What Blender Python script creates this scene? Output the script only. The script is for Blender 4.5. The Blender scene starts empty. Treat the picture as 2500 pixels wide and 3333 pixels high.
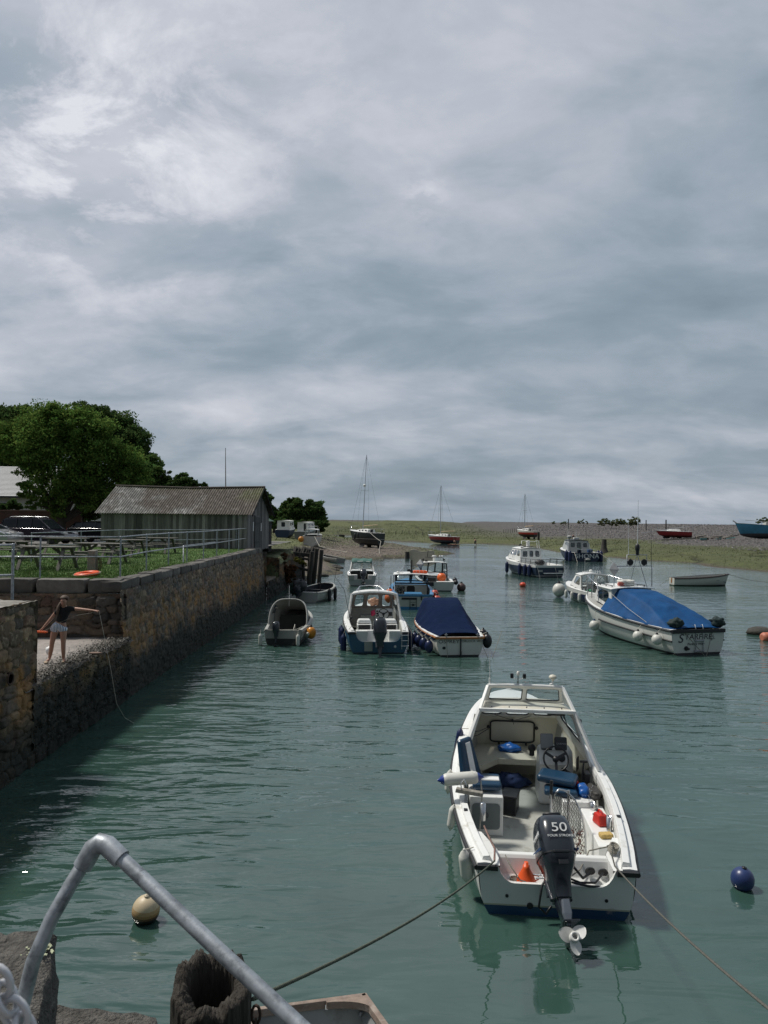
import bpy, bmesh, math, random
import numpy as np
from mathutils import Vector, Matrix, Euler, noise as mn
random.seed(7); np.random.seed(7)
sc = bpy.context.scene
COL = sc.collection
rad = math.radians
pi = math.pi

# ------------------------------------------------------------------ camera, sky, sun, exposure
F = 2400.0                                   # focal length in pixels of the 2500 x 3333 photograph
ROLL = math.atan(0.012); PITCH = math.atan(25.5/F)
_c, _s = math.cos(PITCH), math.sin(PITCH)
fw = Vector((0, _c, _s)); _u = Vector((0, -_s, _c)); _r = Vector((1, 0, 0))
rt = math.cos(ROLL)*_r + math.sin(ROLL)*_u
up = -math.sin(ROLL)*_r + math.cos(ROLL)*_u
CAM = Vector((0, 0, 5.0))
cd = bpy.data.cameras.new('camera')
cd.sensor_fit = 'HORIZONTAL'; cd.sensor_width = 36; cd.lens = 36*F/2500
cd.clip_start = 0.05; cd.clip_end = 12000
cd.dof.use_dof = True; cd.dof.focus_distance = 13; cd.dof.aperture_fstop = 13
cam = bpy.data.objects.new('camera', cd); COL.objects.link(cam)
cam.matrix_world = Matrix(((rt.x, up.x, -fw.x, CAM.x), (rt.y, up.y, -fw.y, CAM.y), (rt.z, up.z, -fw.z, CAM.z), (0, 0, 0, 1)))
sc.camera = cam

def P(x, y, z=None, Y=None):
    d = fw + rt*((x-1250)/F) + up*((1666.5-y)/F)
    k = (z-5)/d.z if z is not None else Y/d.y
    return CAM + d*k

SUN_EL, SUN_AZ = rad(58), rad(-68)           # azimuth measured from +Y towards +X
sd = Vector((math.sin(SUN_AZ)*math.cos(SUN_EL), math.cos(SUN_AZ)*math.cos(SUN_EL), math.sin(SUN_EL)))
sl = bpy.data.lights.new('sun', 'SUN'); sl.energy = 3.0; sl.angle = rad(7); sl.color = (1, .95, .87)
so = bpy.data.objects.new('sun', sl); COL.objects.link(so)
so.rotation_euler = sd.to_track_quat('Z', 'Y').to_euler(); so.location = (0, 0, 50)

W = bpy.data.worlds.new('World'); sc.world = W; W.use_nodes = True
nt = W.node_tree; nt.nodes.clear()
def N(t, ty, **kw):
    n = t.nodes.new(ty)
    for k, v in kw.items():
        if k.startswith('i_'):
            n.inputs[int(k[2:]) if k[2:].isdigit() else k[2:].replace('_', ' ')].default_value = v
        else: setattr(n, k, v)
    return n
def mathn(t, op, a, b=None, c=None, clamp=False):
    n = t.nodes.new('ShaderNodeMath'); n.operation = op; n.use_clamp = clamp
    for i, v in enumerate((a, b, c)):
        if v is None: continue
        if isinstance(v, (int, float)): n.inputs[i].default_value = v
        else: t.links.new(v, n.inputs[i])
    return n.outputs[0]
def mixc(t, f, a, b, mode='MIX'):
    n = t.nodes.new('ShaderNodeMix'); n.data_type = 'RGBA'; n.blend_type = mode; n.clamp_factor = True
    for i, v in ((0, f), (6, a), (7, b)):
        if isinstance(v, (int, float)): n.inputs[i].default_value = v
        elif isinstance(v, (tuple, list)): n.inputs[i].default_value = (*v[:3], 1)
        else: t.links.new(v, n.inputs[i])
    return n.outputs[2]
def ramp(t, f, stops, interp='LINEAR'):
    n = t.nodes.new('ShaderNodeValToRGB'); n.color_ramp.interpolation = interp
    e = n.color_ramp.elements
    while len(e) < len(stops): e.new(0.5)
    for k, (p, c) in zip(e, stops):
        k.position = p; k.color = (*c, 1) if len(c) == 3 else c
    t.links.new(f, n.inputs[0]); return n.outputs[0]
tc = N(nt, 'ShaderNodeTexCoord')
nrm = N(nt, 'ShaderNodeVectorMath', operation='NORMALIZE'); nt.links.new(tc.outputs['Generated'], nrm.inputs[0])
sep = N(nt, 'ShaderNodeSeparateXYZ'); nt.links.new(nrm.outputs[0], sep.inputs[0])
zz = mathn(nt, 'ADD', mathn(nt, 'MAXIMUM', sep.outputs[2], 0.0), 0.30)
cx = mathn(nt, 'DIVIDE', sep.outputs[0], zz); cy = mathn(nt, 'DIVIDE', sep.outputs[1], zz)
def cloudnoise(sx, sy, ang, scale, det, rough, dist=0.0, off=0.0):
    cb = N(nt, 'ShaderNodeCombineXYZ'); nt.links.new(cx, cb.inputs[0]); nt.links.new(cy, cb.inputs[1]); cb.inputs[2].default_value = off
    mp = N(nt, 'ShaderNodeMapping'); mp.inputs['Scale'].default_value = (sx, sy, 1); mp.inputs['Rotation'].default_value = (0, 0, ang)
    nt.links.new(cb.outputs[0], mp.inputs[0])
    nn = N(nt, 'ShaderNodeTexNoise'); nn.inputs['Scale'].default_value = scale; nn.inputs['Detail'].default_value = det
    nn.inputs['Roughness'].default_value = rough; nn.inputs['Distortion'].default_value = dist
    nt.links.new(mp.outputs[0], nn.inputs['Vector']); return nn.outputs[0]
def blob(px, py, sig):                        # soft patch of brighter cloud in one direction of the sky
    d = (fw + rt*((px-1250)/F) + up*((1666.5-py)/F)).normalized()
    dt = N(nt, 'ShaderNodeVectorMath', operation='DOT_PRODUCT'); nt.links.new(nrm.outputs[0], dt.inputs[0]); dt.inputs[1].default_value = d
    return mathn(nt, 'EXPONENT', mathn(nt, 'MULTIPLY', mathn(nt, 'SUBTRACT', dt.outputs['Value'], 1.0), 1.0/sig))
n1 = cloudnoise(1, 1.2, 0.5, 1.2, 6, .50, .25, 3.1)         # broad sheets
n2 = cloudnoise(1.0, 1.6, 0.45, 2.3, 8, .54, .3, 8.2)         # streaks
n3 = cloudnoise(1, 1.1, 0.2, 4.6, 10, .66, .3, 1.7)           # fine puffs
b1 = blob(430, 300, .022); b2 = blob(100, 1000, .03); b3 = blob(1375, 650, .0003); b4 = blob(250, 480, .006)
t1 = mathn(nt, 'ADD', mathn(nt, 'MULTIPLY', n1, .66), mathn(nt, 'ADD', mathn(nt, 'MULTIPLY', n2, .56), -.07))
t1 = mathn(nt, 'ADD', t1, mathn(nt, 'ADD', mathn(nt, 'MULTIPLY', mathn(nt, 'SUBTRACT', n3, .5), .10), .04))
t2 = mathn(nt, 'ADD', t1, mathn(nt, 'MULTIPLY', b1, .055))
t2 = mathn(nt, 'ADD', t2, mathn(nt, 'MULTIPLY', b2, .05))
puff = mathn(nt, 'MULTIPLY', mathn(nt, 'SUBTRACT', n3, .46, clamp=True), mathn(nt, 'ADD', mathn(nt, 'ADD', mathn(nt, 'MULTIPLY', b4, 1.3), mathn(nt, 'MULTIPLY', b1, .8)), mathn(nt, 'MULTIPLY', b3, .8)))
t2 = mathn(nt, 'ADD', t2, puff)
lowh = mathn(nt, 'SUBTRACT', 1.0, mathn(nt, 'MULTIPLY', sep.outputs[2], 5.0), clamp=True)
t2 = mathn(nt, 'SUBTRACT', t2, mathn(nt, 'MULTIPLY', lowh, .05))
cc = ramp(nt, t2, [(.36, (.168, .215, .258)), (.50, (.225, .275, .325)), (.60, (.305, .345, .400)), (.72, (.435, .455, .505)), (.90, (.60, .61, .65))])
sky = N(nt, 'ShaderNodeTexSky', sky_type='NISHITA', sun_disc=False, sun_elevation=SUN_EL, sun_rotation=SUN_AZ, air_density=1.2, dust_density=2.0)
skm = N(nt, 'ShaderNodeVectorMath', operation='SCALE'); skm.inputs[3].default_value = .09; nt.links.new(sky.outputs[0], skm.inputs[0])
fin = mixc(nt, .95, skm.outputs[0], cc)
yb_ = N(nt, 'ShaderNodeMapRange'); yb_.inputs[1].default_value = -.5; yb_.inputs[2].default_value = .35; yb_.inputs[3].default_value = .50; yb_.inputs[4].default_value = 1.0   # sky dimmed behind the camera, added to keep the facing sterns in shade
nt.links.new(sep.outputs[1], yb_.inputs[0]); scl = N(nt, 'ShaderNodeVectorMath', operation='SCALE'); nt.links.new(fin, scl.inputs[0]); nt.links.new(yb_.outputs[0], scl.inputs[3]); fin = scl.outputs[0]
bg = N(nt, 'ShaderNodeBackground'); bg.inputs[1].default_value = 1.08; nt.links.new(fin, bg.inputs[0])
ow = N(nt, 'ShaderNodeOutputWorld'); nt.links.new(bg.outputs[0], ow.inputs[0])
sc.view_settings.view_transform = 'Standard'; sc.view_settings.look = 'None'; sc.view_settings.gamma = 1
sc.view_settings.exposure = 0.22
sc.cycles.max_bounces = 6; sc.cycles.transparent_max_bounces = 12; sc.cycles.caustics_reflective = False; sc.cycles.caustics_refractive = False

# ------------------------------------------------------------------ materials
MATS = {}
def M(name, col, rough=.6, metal=0.0, v=.14, vs=3.0, bump=.15, bs=40, bd=.004, vc=False, coat=0.0, bands=None, dirt=None, dsc=1.5, dth=.55, spec=.5, coord='Object', stretch=(1, 1, 1)):
    if name in MATS: return MATS[name]
    m = bpy.data.materials.new(name); m.use_nodes = True; t = m.node_tree; t.nodes.clear()
    o = N(t, 'ShaderNodeOutputMaterial'); b = N(t, 'ShaderNodeBsdfPrincipled'); t.links.new(b.outputs[0], o.inputs[0])
    b.inputs['Metallic'].default_value = metal; b.inputs['Coat Weight'].default_value = coat; b.inputs['Specular IOR Level'].default_value = spec
    tcx = N(t, 'ShaderNodeTexCoord'); mp = N(t, 'ShaderNodeMapping'); mp.inputs['Scale'].default_value = stretch
    t.links.new(tcx.outputs[coord], mp.inputs[0]); vec = mp.outputs[0]
    def nz(s, d=5, r=.6):
        n = N(t, 'ShaderNodeTexNoise'); n.inputs['Scale'].default_value = s; n.inputs['Detail'].default_value = d; n.inputs['Roughness'].default_value = r
        t.links.new(vec, n.inputs['Vector']); return n.outputs[0]
    c = None
    if bands:                                  # paint bands by height above the boat's waterline
        sx = N(t, 'ShaderNodeSeparateXYZ'); t.links.new(tcx.outputs['Object'], sx.inputs[0])
        c = bands[0][1]
        for z0, cc_ in bands[1:]:
            c = mixc(t, mathn(t, 'GREATER_THAN', sx.outputs[2], z0), c, cc_)
    elif vc:
        a = N(t, 'ShaderNodeAttribute', attribute_name='Col'); c = mixc(t, 1.0, a.outputs['Color'], tuple(col), 'MULTIPLY')
    else: c = tuple(col)
    k = N(t, 'ShaderNodeMapRange'); k.inputs[1].default_value = .25; k.inputs[2].default_value = .75; k.inputs[3].default_value = 1-v; k.inputs[4].default_value = 1+v
    t.links.new(nz(vs), k.inputs[0])
    hs = N(t, 'ShaderNodeHueSaturation'); t.links.new(k.outputs[0], hs.inputs['Value'])
    if isinstance(c, tuple): hs.inputs['Color'].default_value = (*c[:3], 1)
    else: t.links.new(c, hs.inputs['Color'])
    c = hs.outputs[0]
    if dirt:
        f = mathn(t, 'MULTIPLY', mathn(t, 'SUBTRACT', nz(dsc, 8, .68), dth), 5.0, clamp=True)
        c = mixc(t, f, c, dirt)
    t.links.new(c, b.inputs['Base Color'])
    r = N(t, 'ShaderNodeMapRange'); r.inputs[3].default_value = max(rough-.09, .02); r.inputs[4].default_value = min(rough+.09, 1)
    t.links.new(nz(vs*2.3), r.inputs[0]); t.links.new(r.outputs[0], b.inputs['Roughness'])
    if bump:
        bn = N(t, 'ShaderNodeBump'); bn.inputs['Strength'].default_value = min(bump, 1); bn.inputs['Distance'].default_value = bd
        t.links.new(nz(bs, 4), bn.inputs['Height']); t.links.new(bn.outputs[0], b.inputs['Normal'])
    MATS[name] = m; return m
def glassmat(name='window_glass', tint=(.75, .82, .84), refl=.12):
    if name in MATS: return MATS[name]
    m = bpy.data.materials.new(name); m.use_nodes = True; t = m.node_tree; t.nodes.clear()
    o = N(t, 'ShaderNodeOutputMaterial'); mx = N(t, 'ShaderNodeMixShader')
    tr = N(t, 'ShaderNodeBsdfTransparent'); tr.inputs[0].default_value = (*tint, 1)
    gl = N(t, 'ShaderNodeBsdfGlossy'); gl.inputs['Roughness'].default_value = .04
    lw = N(t, 'ShaderNodeLayerWeight'); lw.inputs[0].default_value = .35
    nz = N(t, 'ShaderNodeTexNoise'); nz.inputs['Scale'].default_value = 5
    f = mathn(t, 'ADD', mathn(t, 'MULTIPLY', lw.outputs['Fresnel'], .6), mathn(t, 'MULTIPLY', nz.outputs[0], refl), clamp=True)
    t.links.new(f, mx.inputs[0]); t.links.new(tr.outputs[0], mx.inputs[1]); t.links.new(gl.outputs[0], mx.inputs[2]); t.links.new(mx.outputs[0], o.inputs[0])
    MATS[name] = m; return m

# ------------------------------------------------------------------ mesh building
class MB:
    def __init__(s): s.v = []; s.f = []; s.sm = []; s.c = []; s.cur = None; s.T = None
    def add(s, vs, fs, smooth=False, col=None):
        n = len(s.v)
        if s.T is not None: vs = [s.T @ Vector(p) for p in vs]
        s.v.extend([tuple(p) for p in vs]); s.f.extend([tuple(n+i for i in f) for f in fs])
        s.sm.extend([smooth]*len(fs)); s.c.extend([col or s.cur]*len(fs)); return s
    def box(s, c, d, rz=0, rx=0, ry=0, taper=(1, 1), col=None, M_=None):
        hx, hy, hz = d[0]/2, d[1]/2, d[2]/2
        R = M_ if M_ is not None else Euler((rx, ry, rz)).to_matrix()
        vs = []
        for z, t in ((-hz, 1), (hz, None)):
            tx, ty = (1, 1) if t else taper
            for x, y in ((-hx, -hy), (hx, -hy), (hx, hy), (-hx, hy)):
                vs.append(R @ Vector((x*tx, y*ty, z)) + Vector(c))
        return s.add(vs, [(3, 2, 1, 0), (4, 5, 6, 7), (0, 1, 5, 4), (1, 2, 6, 5), (2, 3, 7, 6), (3, 0, 4, 7)], False, col)
    def bar(s, a, b, w, h=None, upv=(0, 0, 1)):
        a, b = Vector(a), Vector(b); h = h or w; d = (b-a); L = d.length
        if L < 1e-6: return s
        y = d/L; u = Vector(upv)
        if abs(y.dot(u)) > .98: u = Vector((1, 0, 0))
        x = y.cross(u).normalized(); z = x.cross(y)
        return s.box((a+b)/2, (w, L, h), M_=Matrix((x, y, z)).transposed())
    def tube(s, pts, r, n=8, caps=True, smooth=True):
        pts = [Vector(p) for p in pts]; k = len(pts); rs = r if isinstance(r, (list, tuple)) else [r]*k
        vs = []; prev = None
        for i, p in enumerate(pts):
            t = (pts[min(i+1, k-1)]-pts[max(i-1, 0)])
            if t.length < 1e-9: t = Vector((0, 0, 1))
            t.normalize()
            if prev is None:
                a = Vector((0, 0, 1)) if abs(t.z) < .9 else Vector((1, 0, 0)); x = t.cross(a).normalized()
            else:
                x = (prev - t*prev.dot(t))
                x = x.normalized() if x.length > 1e-6 else t.orthogonal().normalized()
            prev = x; y = t.cross(x)
            for j in range(n):
                a = 2*pi*j/n; vs.append(p+(x*math.cos(a)+y*math.sin(a))*rs[i])
        fs = [(i*n+j, i*n+(j+1) % n, (i+1)*n+(j+1) % n, (i+1)*n+j) for i in range(k-1) for j in range(n)]
        s.add(vs, fs, smooth)
        if caps: s.add(vs[:n], [tuple(range(n-1, -1, -1))]); s.add(vs[-n:], [tuple(range(n))])
        return s
    def loft(s, rings, closed=True, caps=(True, True), smooth=True, col=None):
        n = len(rings[0]); vs = [p for r in rings for p in r]; m = n if closed else n-1
        fs = [(i*n+j, i*n+(j+1) % n, (i+1)*n+(j+1) % n, (i+1)*n+j) for i in range(len(rings)-1) for j in range(m)]
        s.add(vs, fs, smooth, col)
        if caps[0]: s.add(rings[0], [tuple(range(n-1, -1, -1))], False, col)
        if caps[1]: s.add(rings[-1], [tuple(range(n))], False, col)
        return s
    def lathe(s, prof, c=(0, 0, 0), n=24, axis='z', smooth=True, ang=0):
        c = Vector(c); rings = []
        for r, h in prof:
            ring = []
            for j in range(n):
                a = 2*pi*j/n; x, y = r*math.cos(a), r*math.sin(a)
                p = Vector((x, y, h)) if axis == 'z' else (Vector((x, h, y)) if axis == 'y' else Vector((h, x, y)))
                ring.append(c+p)
            rings.append(ring)
        return s.loft(rings, True, (prof[0][0] > 1e-4, prof[-1][0] > 1e-4), smooth)
    def ball(s, c, r, n=16, m=10, sc_=(1, 1, 1)):
        return s.lathe([(max(r*math.sin(pi*i/m), 1e-5), -r*math.cos(pi*i/m)) for i in range(m+1)], (0, 0, 0), n) if False else s._ball(c, r, n, m, sc_)
    def _ball(s, c, r, n, m, q):
        rings = [[(c[0]+q[0]*r*math.sin(pi*i/m)*math.cos(2*pi*j/n), c[1]+q[1]*r*math.sin(pi*i/m)*math.sin(2*pi*j/n), c[2]-q[2]*r*math.cos(pi*i/m)) for j in range(n)] for i in range(1, m)]
        s.loft(rings, True, (True, True), True); return s
    def quad(s, a, b, c, d, col=None): return s.add([a, b, c, d], [(0, 1, 2, 3)], False, col)
    def build(s, name, mat, parent=None, bev=0, loc=None, smooth=None, seg=2):
        me = bpy.data.meshes.new(name); me.from_pydata(s.v, [], s.f)
        me.polygons.foreach_set('use_smooth', s.sm if smooth is None else [smooth]*len(s.f))
        if any(c is not None for c in s.c):
            ca = me.color_attributes.new('Col', 'FLOAT_COLOR', 'CORNER'); arr = []
            for f, c in zip(s.f, s.c): arr.extend((*(c or (1, 1, 1)), 1)*len(f))
            ca.data.foreach_set('color', arr)
        me.materials.append(mat); me.update()
        o = bpy.data.objects.new(name, me); COL.objects.link(o)
        if parent: o.parent = parent
        if loc is not None: o.location = loc
        if bev:
            b = o.modifiers.new('bevel', 'BEVEL'); b.width = bev; b.segments = seg; b.limit_method = 'ANGLE'; b.angle_limit = rad(35)
        return o
def tag(o, label=None, cat=None, group=None, kind=None):
    if label: o['label'] = label
    if cat: o['category'] = cat
    if group: o['group'] = group
    if kind: o['kind'] = kind
    return o
def thing(name, label, cat, loc=(0, 0, 0), rz=0, group=None, rx=0, ry=0):
    o = bpy.data.objects.new(name, None); COL.objects.link(o); o.empty_display_size = .2
    o.location = loc; o.rotation_euler = (rx, ry, rz); return tag(o, label, cat, group)
def dup(root, loc, rz, label, group=None):
    r = root.copy(); COL.objects.link(r); r.location = loc; r.rotation_euler[2] = rz; r['label'] = label
    if group: r['group'] = group
    for ch in list(root.children):
        c = ch.copy(); COL.objects.link(c); c.parent = r
        for g in ch.children: d = g.copy(); COL.objects.link(d); d.parent = c
    return r
def npmesh(name, verts, faces, mat, cols=None, smooth=True, parent=None):
    me = bpy.data.meshes.new(name); verts = np.asarray(verts, np.float32); faces = np.asarray(faces, np.int32); k = faces.shape[1]
    me.vertices.add(len(verts)); me.vertices.foreach_set('co', verts.ravel())
    me.loops.add(faces.size); me.loops.foreach_set('vertex_index', faces.ravel())
    me.polygons.add(len(faces)); me.polygons.foreach_set('loop_start', np.arange(0, faces.size, k, dtype=np.int32))
    me.polygons.foreach_set('use_smooth', np.full(len(faces), smooth)); me.update(calc_edges=True); me.validate()
    if cols is not None:
        ca = me.color_attributes.new('Col', 'FLOAT_COLOR', 'POINT'); ca.data.foreach_set('color', np.c_[cols, np.ones(len(cols))].astype(np.float32).ravel())
    me.materials.append(mat); o = bpy.data.objects.new(name, me); COL.objects.link(o)
    if parent: o.parent = parent
    return o
def gridfaces(nu, nv):
    i = np.arange(nu-1)[:, None]*nv+np.arange(nv-1)[None, :]; i = i.ravel()
    return np.stack([i, i+nv, i+nv+1, i+1], 1)
def text(s, size, mat, parent, mtx, name='lettering', ext=.002, align='CENTER', xs=1.0, sp=1.0, shear=0):
    cu = bpy.data.curves.new('t', 'FONT'); cu.body = s; cu.size = size; cu.extrude = ext; cu.align_x = align; cu.align_y = 'CENTER'; cu.space_character = sp; cu.shear = shear
    to = bpy.data.objects.new('t', cu); COL.objects.link(to)
    me = bpy.data.meshes.new_from_object(to.evaluated_get(bpy.context.evaluated_depsgraph_get())); bpy.data.objects.remove(to)
    me.transform(mtx @ Matrix.Diagonal((xs, 1, 1, 1))); me.materials.clear(); me.materials.append(mat)
    o = bpy.data.objects.new(name, me); COL.objects.link(o); o.parent = parent; return o
def facing_back(x, y, z, rx=0, rz=0):         # text plane that reads from behind a boat (looking along +y)
    return Matrix.Translation((x, y, z)) @ Euler((pi/2+rx, 0, rz)).to_matrix().to_4x4()
def catenary(a, b, sag, n=14):
    a, b = Vector(a), Vector(b)
    return [a.lerp(b, i/n) - Vector((0, 0, sag*4*(i/n)*(1-i/n))) for i in range(n+1)]
def rope3(mb, pts, r, pitch=.09, n=5):         # three laid strands
    pts = [Vector(p) for p in pts]; seg = []
    for a, b in zip(pts, pts[1:]):
        k = max(2, int((b-a).length/(pitch/6)));
        seg += [a.lerp(b, i/k) for i in range(k)]
    seg.append(pts[-1]); d = 0; out = [[], [], []]
    for i, p in enumerate(seg):
        if i: d += (p-seg[i-1]).length
        t = (seg[min(i+1, len(seg)-1)]-seg[max(i-1, 0)]).normalized(); x = t.cross(Vector((0, 0, 1)));
        x = x.normalized() if x.length > .05 else Vector((1, 0, 0)); y = t.cross(x)
        for q in range(3):
            a = 2*pi*(d/pitch+q/3); out[q].append(p+(x*math.cos(a)+y*math.sin(a))*r*.5)
    for q in range(3): mb.tube(out[q], r*.58, n)
    return mb

white = M('gelcoat_white', (.76, .77, .755), .35, v=.05, vs=1.5, bump=.05, bs=8, dirt=(.40, .375, .30), dsc=3.5, dth=.57)
offw = M('gelcoat_cream', (.62, .59, .50), .4, v=.06, vs=2, bump=.05, bs=8, dirt=(.36, .32, .23), dsc=3, dth=.60)
greyw = M('weathered_grey_paint', (.36, .37, .35), .55, v=.12, vs=3, dirt=(.2, .19, .16), dsc=3, dth=.55)
floorm = M('grimy_deck', (.40, .41, .38), .6, v=.10, vs=3, dirt=(.19, .18, .14), dsc=4, dth=.56, bump=.3, bs=120)
blackp = M('black_plastic', (.012, .014, .017), .42, v=.2, bump=.1)
rubber = M('black_rubber', (.018, .02, .023), .6, v=.2)
cowlm = M('outboard_dark_paint', (.022, .028, .038), .22, v=.1, vs=2, bump=.02, coat=.4)
alu = M('aluminium', (.62, .63, .64), .3, 1.0, v=.12)
steel = M('stainless_steel', (.70, .71, .72), .22, 1.0, v=.1)
galv = M('galvanised_steel', (.34, .37, .40), .50, .55, v=.5, vs=16, bump=.3, bs=60, bd=.002, dirt=(.11, .12, .135), dsc=22, dth=.52)
glass = glassmat()
glassd = glassmat('smoked_glass', (.25, .30, .33), .2)
teak = M('varnished_wood', (.30, .12, .04), .35, v=.3, vs=5, stretch=(1, 1, 6))
greywood = M('weathered_wood', (.26, .245, .215), .85, v=.3, vs=8, bump=.6, bs=30, bd=.006, stretch=(4, 1, 1))
ropem = M('rope_grey', (.23, .22, .19), .9, v=.3, vs=30, bump=.5, bs=200)
ropew = M('rope_pale', (.55, .53, .47), .9, v=.2, vs=30)
ropeg = M('rope_weedy_green', (.085, .10, .075), .9, v=.35, vs=20, bump=.5, bs=200)
bluep = M('blue_vinyl', (.009, .042, .088), .35, v=.12, bump=.1)
orange = M('orange_plastic', (.75, .10, .02), .4, v=.12, dirt=(.4, .06, .02), dsc=8, dth=.6)
redp = M('red_plastic', (.55, .03, .02), .4, v=.12)
fendw = M('fender_white', (.62, .62, .58), .42, v=.1, vs=6, dirt=(.30, .27, .2), dsc=9, dth=.56)
fendb = M('fender_navy', (.012, .022, .075), .35, v=.15)
textd = M('lettering_dark', (.02, .02, .03), .5, v=.1, bump=0)
textw = M('lettering_white', (.75, .76, .76), .5, v=.05, bump=0)
# ------------------------------------------------------------------ water
m = bpy.data.materials.new('sea_water'); m.use_nodes = True; t = m.node_tree; t.nodes.clear()
o_ = N(t, 'ShaderNodeOutputMaterial'); b = N(t, 'ShaderNodeBsdfPrincipled'); t.links.new(b.outputs[0], o_.inputs[0])
b.inputs['Roughness'].default_value = .02; b.inputs['IOR'].default_value = 1.85
tcx = N(t, 'ShaderNodeTexCoord')
def wn(sx, sy, ang, s, d, r, dist=0.0):
    mp = N(t, 'ShaderNodeMapping'); mp.inputs['Scale'].default_value = (sx, sy, 1); mp.inputs['Rotation'].default_value = (0, 0, ang)
    t.links.new(tcx.outputs['Object'], mp.inputs[0])
    n = N(t, 'ShaderNodeTexNoise'); n.inputs['Scale'].default_value = s; n.inputs['Detail'].default_value = d; n.inputs['Roughness'].default_value = r; n.inputs['Distortion'].default_value = dist
    t.links.new(mp.outputs[0], n.inputs['Vector']); return n.outputs[0]
w1 = wn(.55, 1.6, rad(-12), 1.15, 2, .45, .6)        # ripples about 0.7 m
w2 = wn(.5, 1.5, rad(14), 2.7, 3, .5, .4)
w3 = wn(.8, 1.2, rad(-30), .38, 2, .5)
w4 = wn(.7, 1.3, rad(5), 7.5, 2, .5)
patch = wn(1, 1, .4, .09, 3, .5)
sxy = N(t, 'ShaderNodeSeparateXYZ'); t.links.new(tcx.outputs['Object'], sxy.inputs[0])
# calmer right under the near quay, livelier further out and towards the wall on the left
yy = mathn(t, 'MULTIPLY', mathn(t, 'SUBTRACT', sxy.outputs[1], 6.0), 1/16., clamp=True)
xl = mathn(t, 'MULTIPLY', mathn(t, 'SUBTRACT', .5, sxy.outputs[0]), 1/5., clamp=True)
am = mathn(t, 'ADD', mathn(t, 'ADD', .30, mathn(t, 'MULTIPLY', yy, .55)), mathn(t, 'MULTIPLY', xl, .9))
am = mathn(t, 'MULTIPLY', am, mathn(t, 'ADD', .45, mathn(t, 'MULTIPLY', mathn(t, 'MULTIPLY', mathn(t, 'SUBTRACT', patch, .35), 3.3, clamp=True), 1.0)))
far = mathn(t, 'DIVIDE', 1.0, mathn(t, 'ADD', 1.0, mathn(t, 'POWER', mathn(t, 'MULTIPLY', mathn(t, 'MAXIMUM', sxy.outputs[1], 0.0), 1/55.), 1.5)))
am = mathn(t, 'MULTIPLY', am, far)
h = mathn(t, 'ADD', mathn(t, 'MULTIPLY', w1, 1.0), mathn(t, 'MULTIPLY', mathn(t, 'MULTIPLY', w2, .40), mathn(t, 'ADD', .35, yy)))
h = mathn(t, 'ADD', h, mathn(t, 'MULTIPLY', w3, .9)); h = mathn(t, 'ADD', h, mathn(t, 'MULTIPLY', mathn(t, 'MULTIPLY', w4, .07), yy))
h = mathn(t, 'MULTIPLY', h, am)
bn = N(t, 'ShaderNodeBump'); bn.inputs['Strength'].default_value = 1.0; bn.inputs['Distance'].default_value = .114
t.links.new(h, bn.inputs['Height']); t.links.new(bn.outputs[0], b.inputs['Normal'])
cm = wn(1, 1, 0, .6, 5, .6)
cbase = mixc(t, mathn(t, 'MULTIPLY', mathn(t, 'SUBTRACT', cm, .35), 3.0, clamp=True), (.028, .066, .052), (.039, .088, .071))
fy = mathn(t, 'MULTIPLY', sxy.outputs[1], 1/160., clamp=True)
t.links.new(mixc(t, fy, cbase, (.05, .078, .080)), b.inputs['Base Color'])
wb = MB(); wb.quad((-6000, -60, 0), (6000, -60, 0), (6000, 9000, 0), (-6000, 9000, 0))
tag(wb.build('water', m), kind='structure')

# ------------------------------------------------------------------ terrain beyond the harbour
poly = np.array([(-60, 58), (-7.3, 58), (-6.2, 63), (-4.9, 68), (-4.9, 74), (-6.2, 80), (-7.6, 88), (-7.6, 94.3), (-4.5, 93), (-1.5, 94), (1, 96.5), (3.4, 99), (6.5, 103), (9.6, 111.5),
 (8.6, 117), (4.8, 133), (-.9, 160), (-7, 188), (-17, 195), (-26, 208), (-22, 228), (-9, 236), (-4, 205), (-1, 181), (5.8, 172), (15, 165), (26, 161), (30, 150), (28.5, 135), (29, 117), (32, 108),
 (33.5, 99), (38.6, 94), (37.9, 86), (40, 77), (44, 60), (58, 40), (90, 20), (700, 0), (700, 900), (-500, 900), (-500, 58)], float)
def sdist(X, Y):
    d = np.full(X.shape, 1e9); ins = np.zeros(X.shape, bool); n = len(poly)
    for i in range(n):
        ax, ay = poly[i]; bx, by = poly[(i+1) % n]; ex, ey = bx-ax, by-ay
        tt = np.clip(((X-ax)*ex+(Y-ay)*ey)/(ex*ex+ey*ey), 0, 1)
        d = np.minimum(d, np.hypot(X-ax-ex*tt, Y-ay-ey*tt))
        c = ((ay > Y) != (by > Y)) & (X < ex*(Y-ay)/(by-ay+1e-12)+ax); ins ^= c
    return np.where(ins, d, -d)
def vnoise(X, Y, s, seed=0, oct=4):
    rs = np.random.RandomState(seed); out = np.zeros(X.shape); a = 1.; tot = 0
    for k in range(oct):
        g = rs.rand(257, 257); x = X/s*(2**k)+31.7*k; y = Y/s*(2**k)+11.3*k
        xi = np.floor(x).astype(int); yi = np.floor(y).astype(int); fx = x-xi; fy_ = y-yi
        fx = fx*fx*(3-2*fx); fy_ = fy_*fy_*(3-2*fy_); xi %= 256; yi %= 256
        out += a*((g[xi, yi]*(1-fx)+g[xi+1, yi]*fx)*(1-fy_)+(g[xi, yi+1]*(1-fx)+g[xi+1, yi+1]*fx)*fy_); tot += a; a *= .5
    return out/tot
def sst(a, b, x): q = np.clip((x-a)/(b-a), 0, 1); return q*q*(3-2*q)
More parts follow.
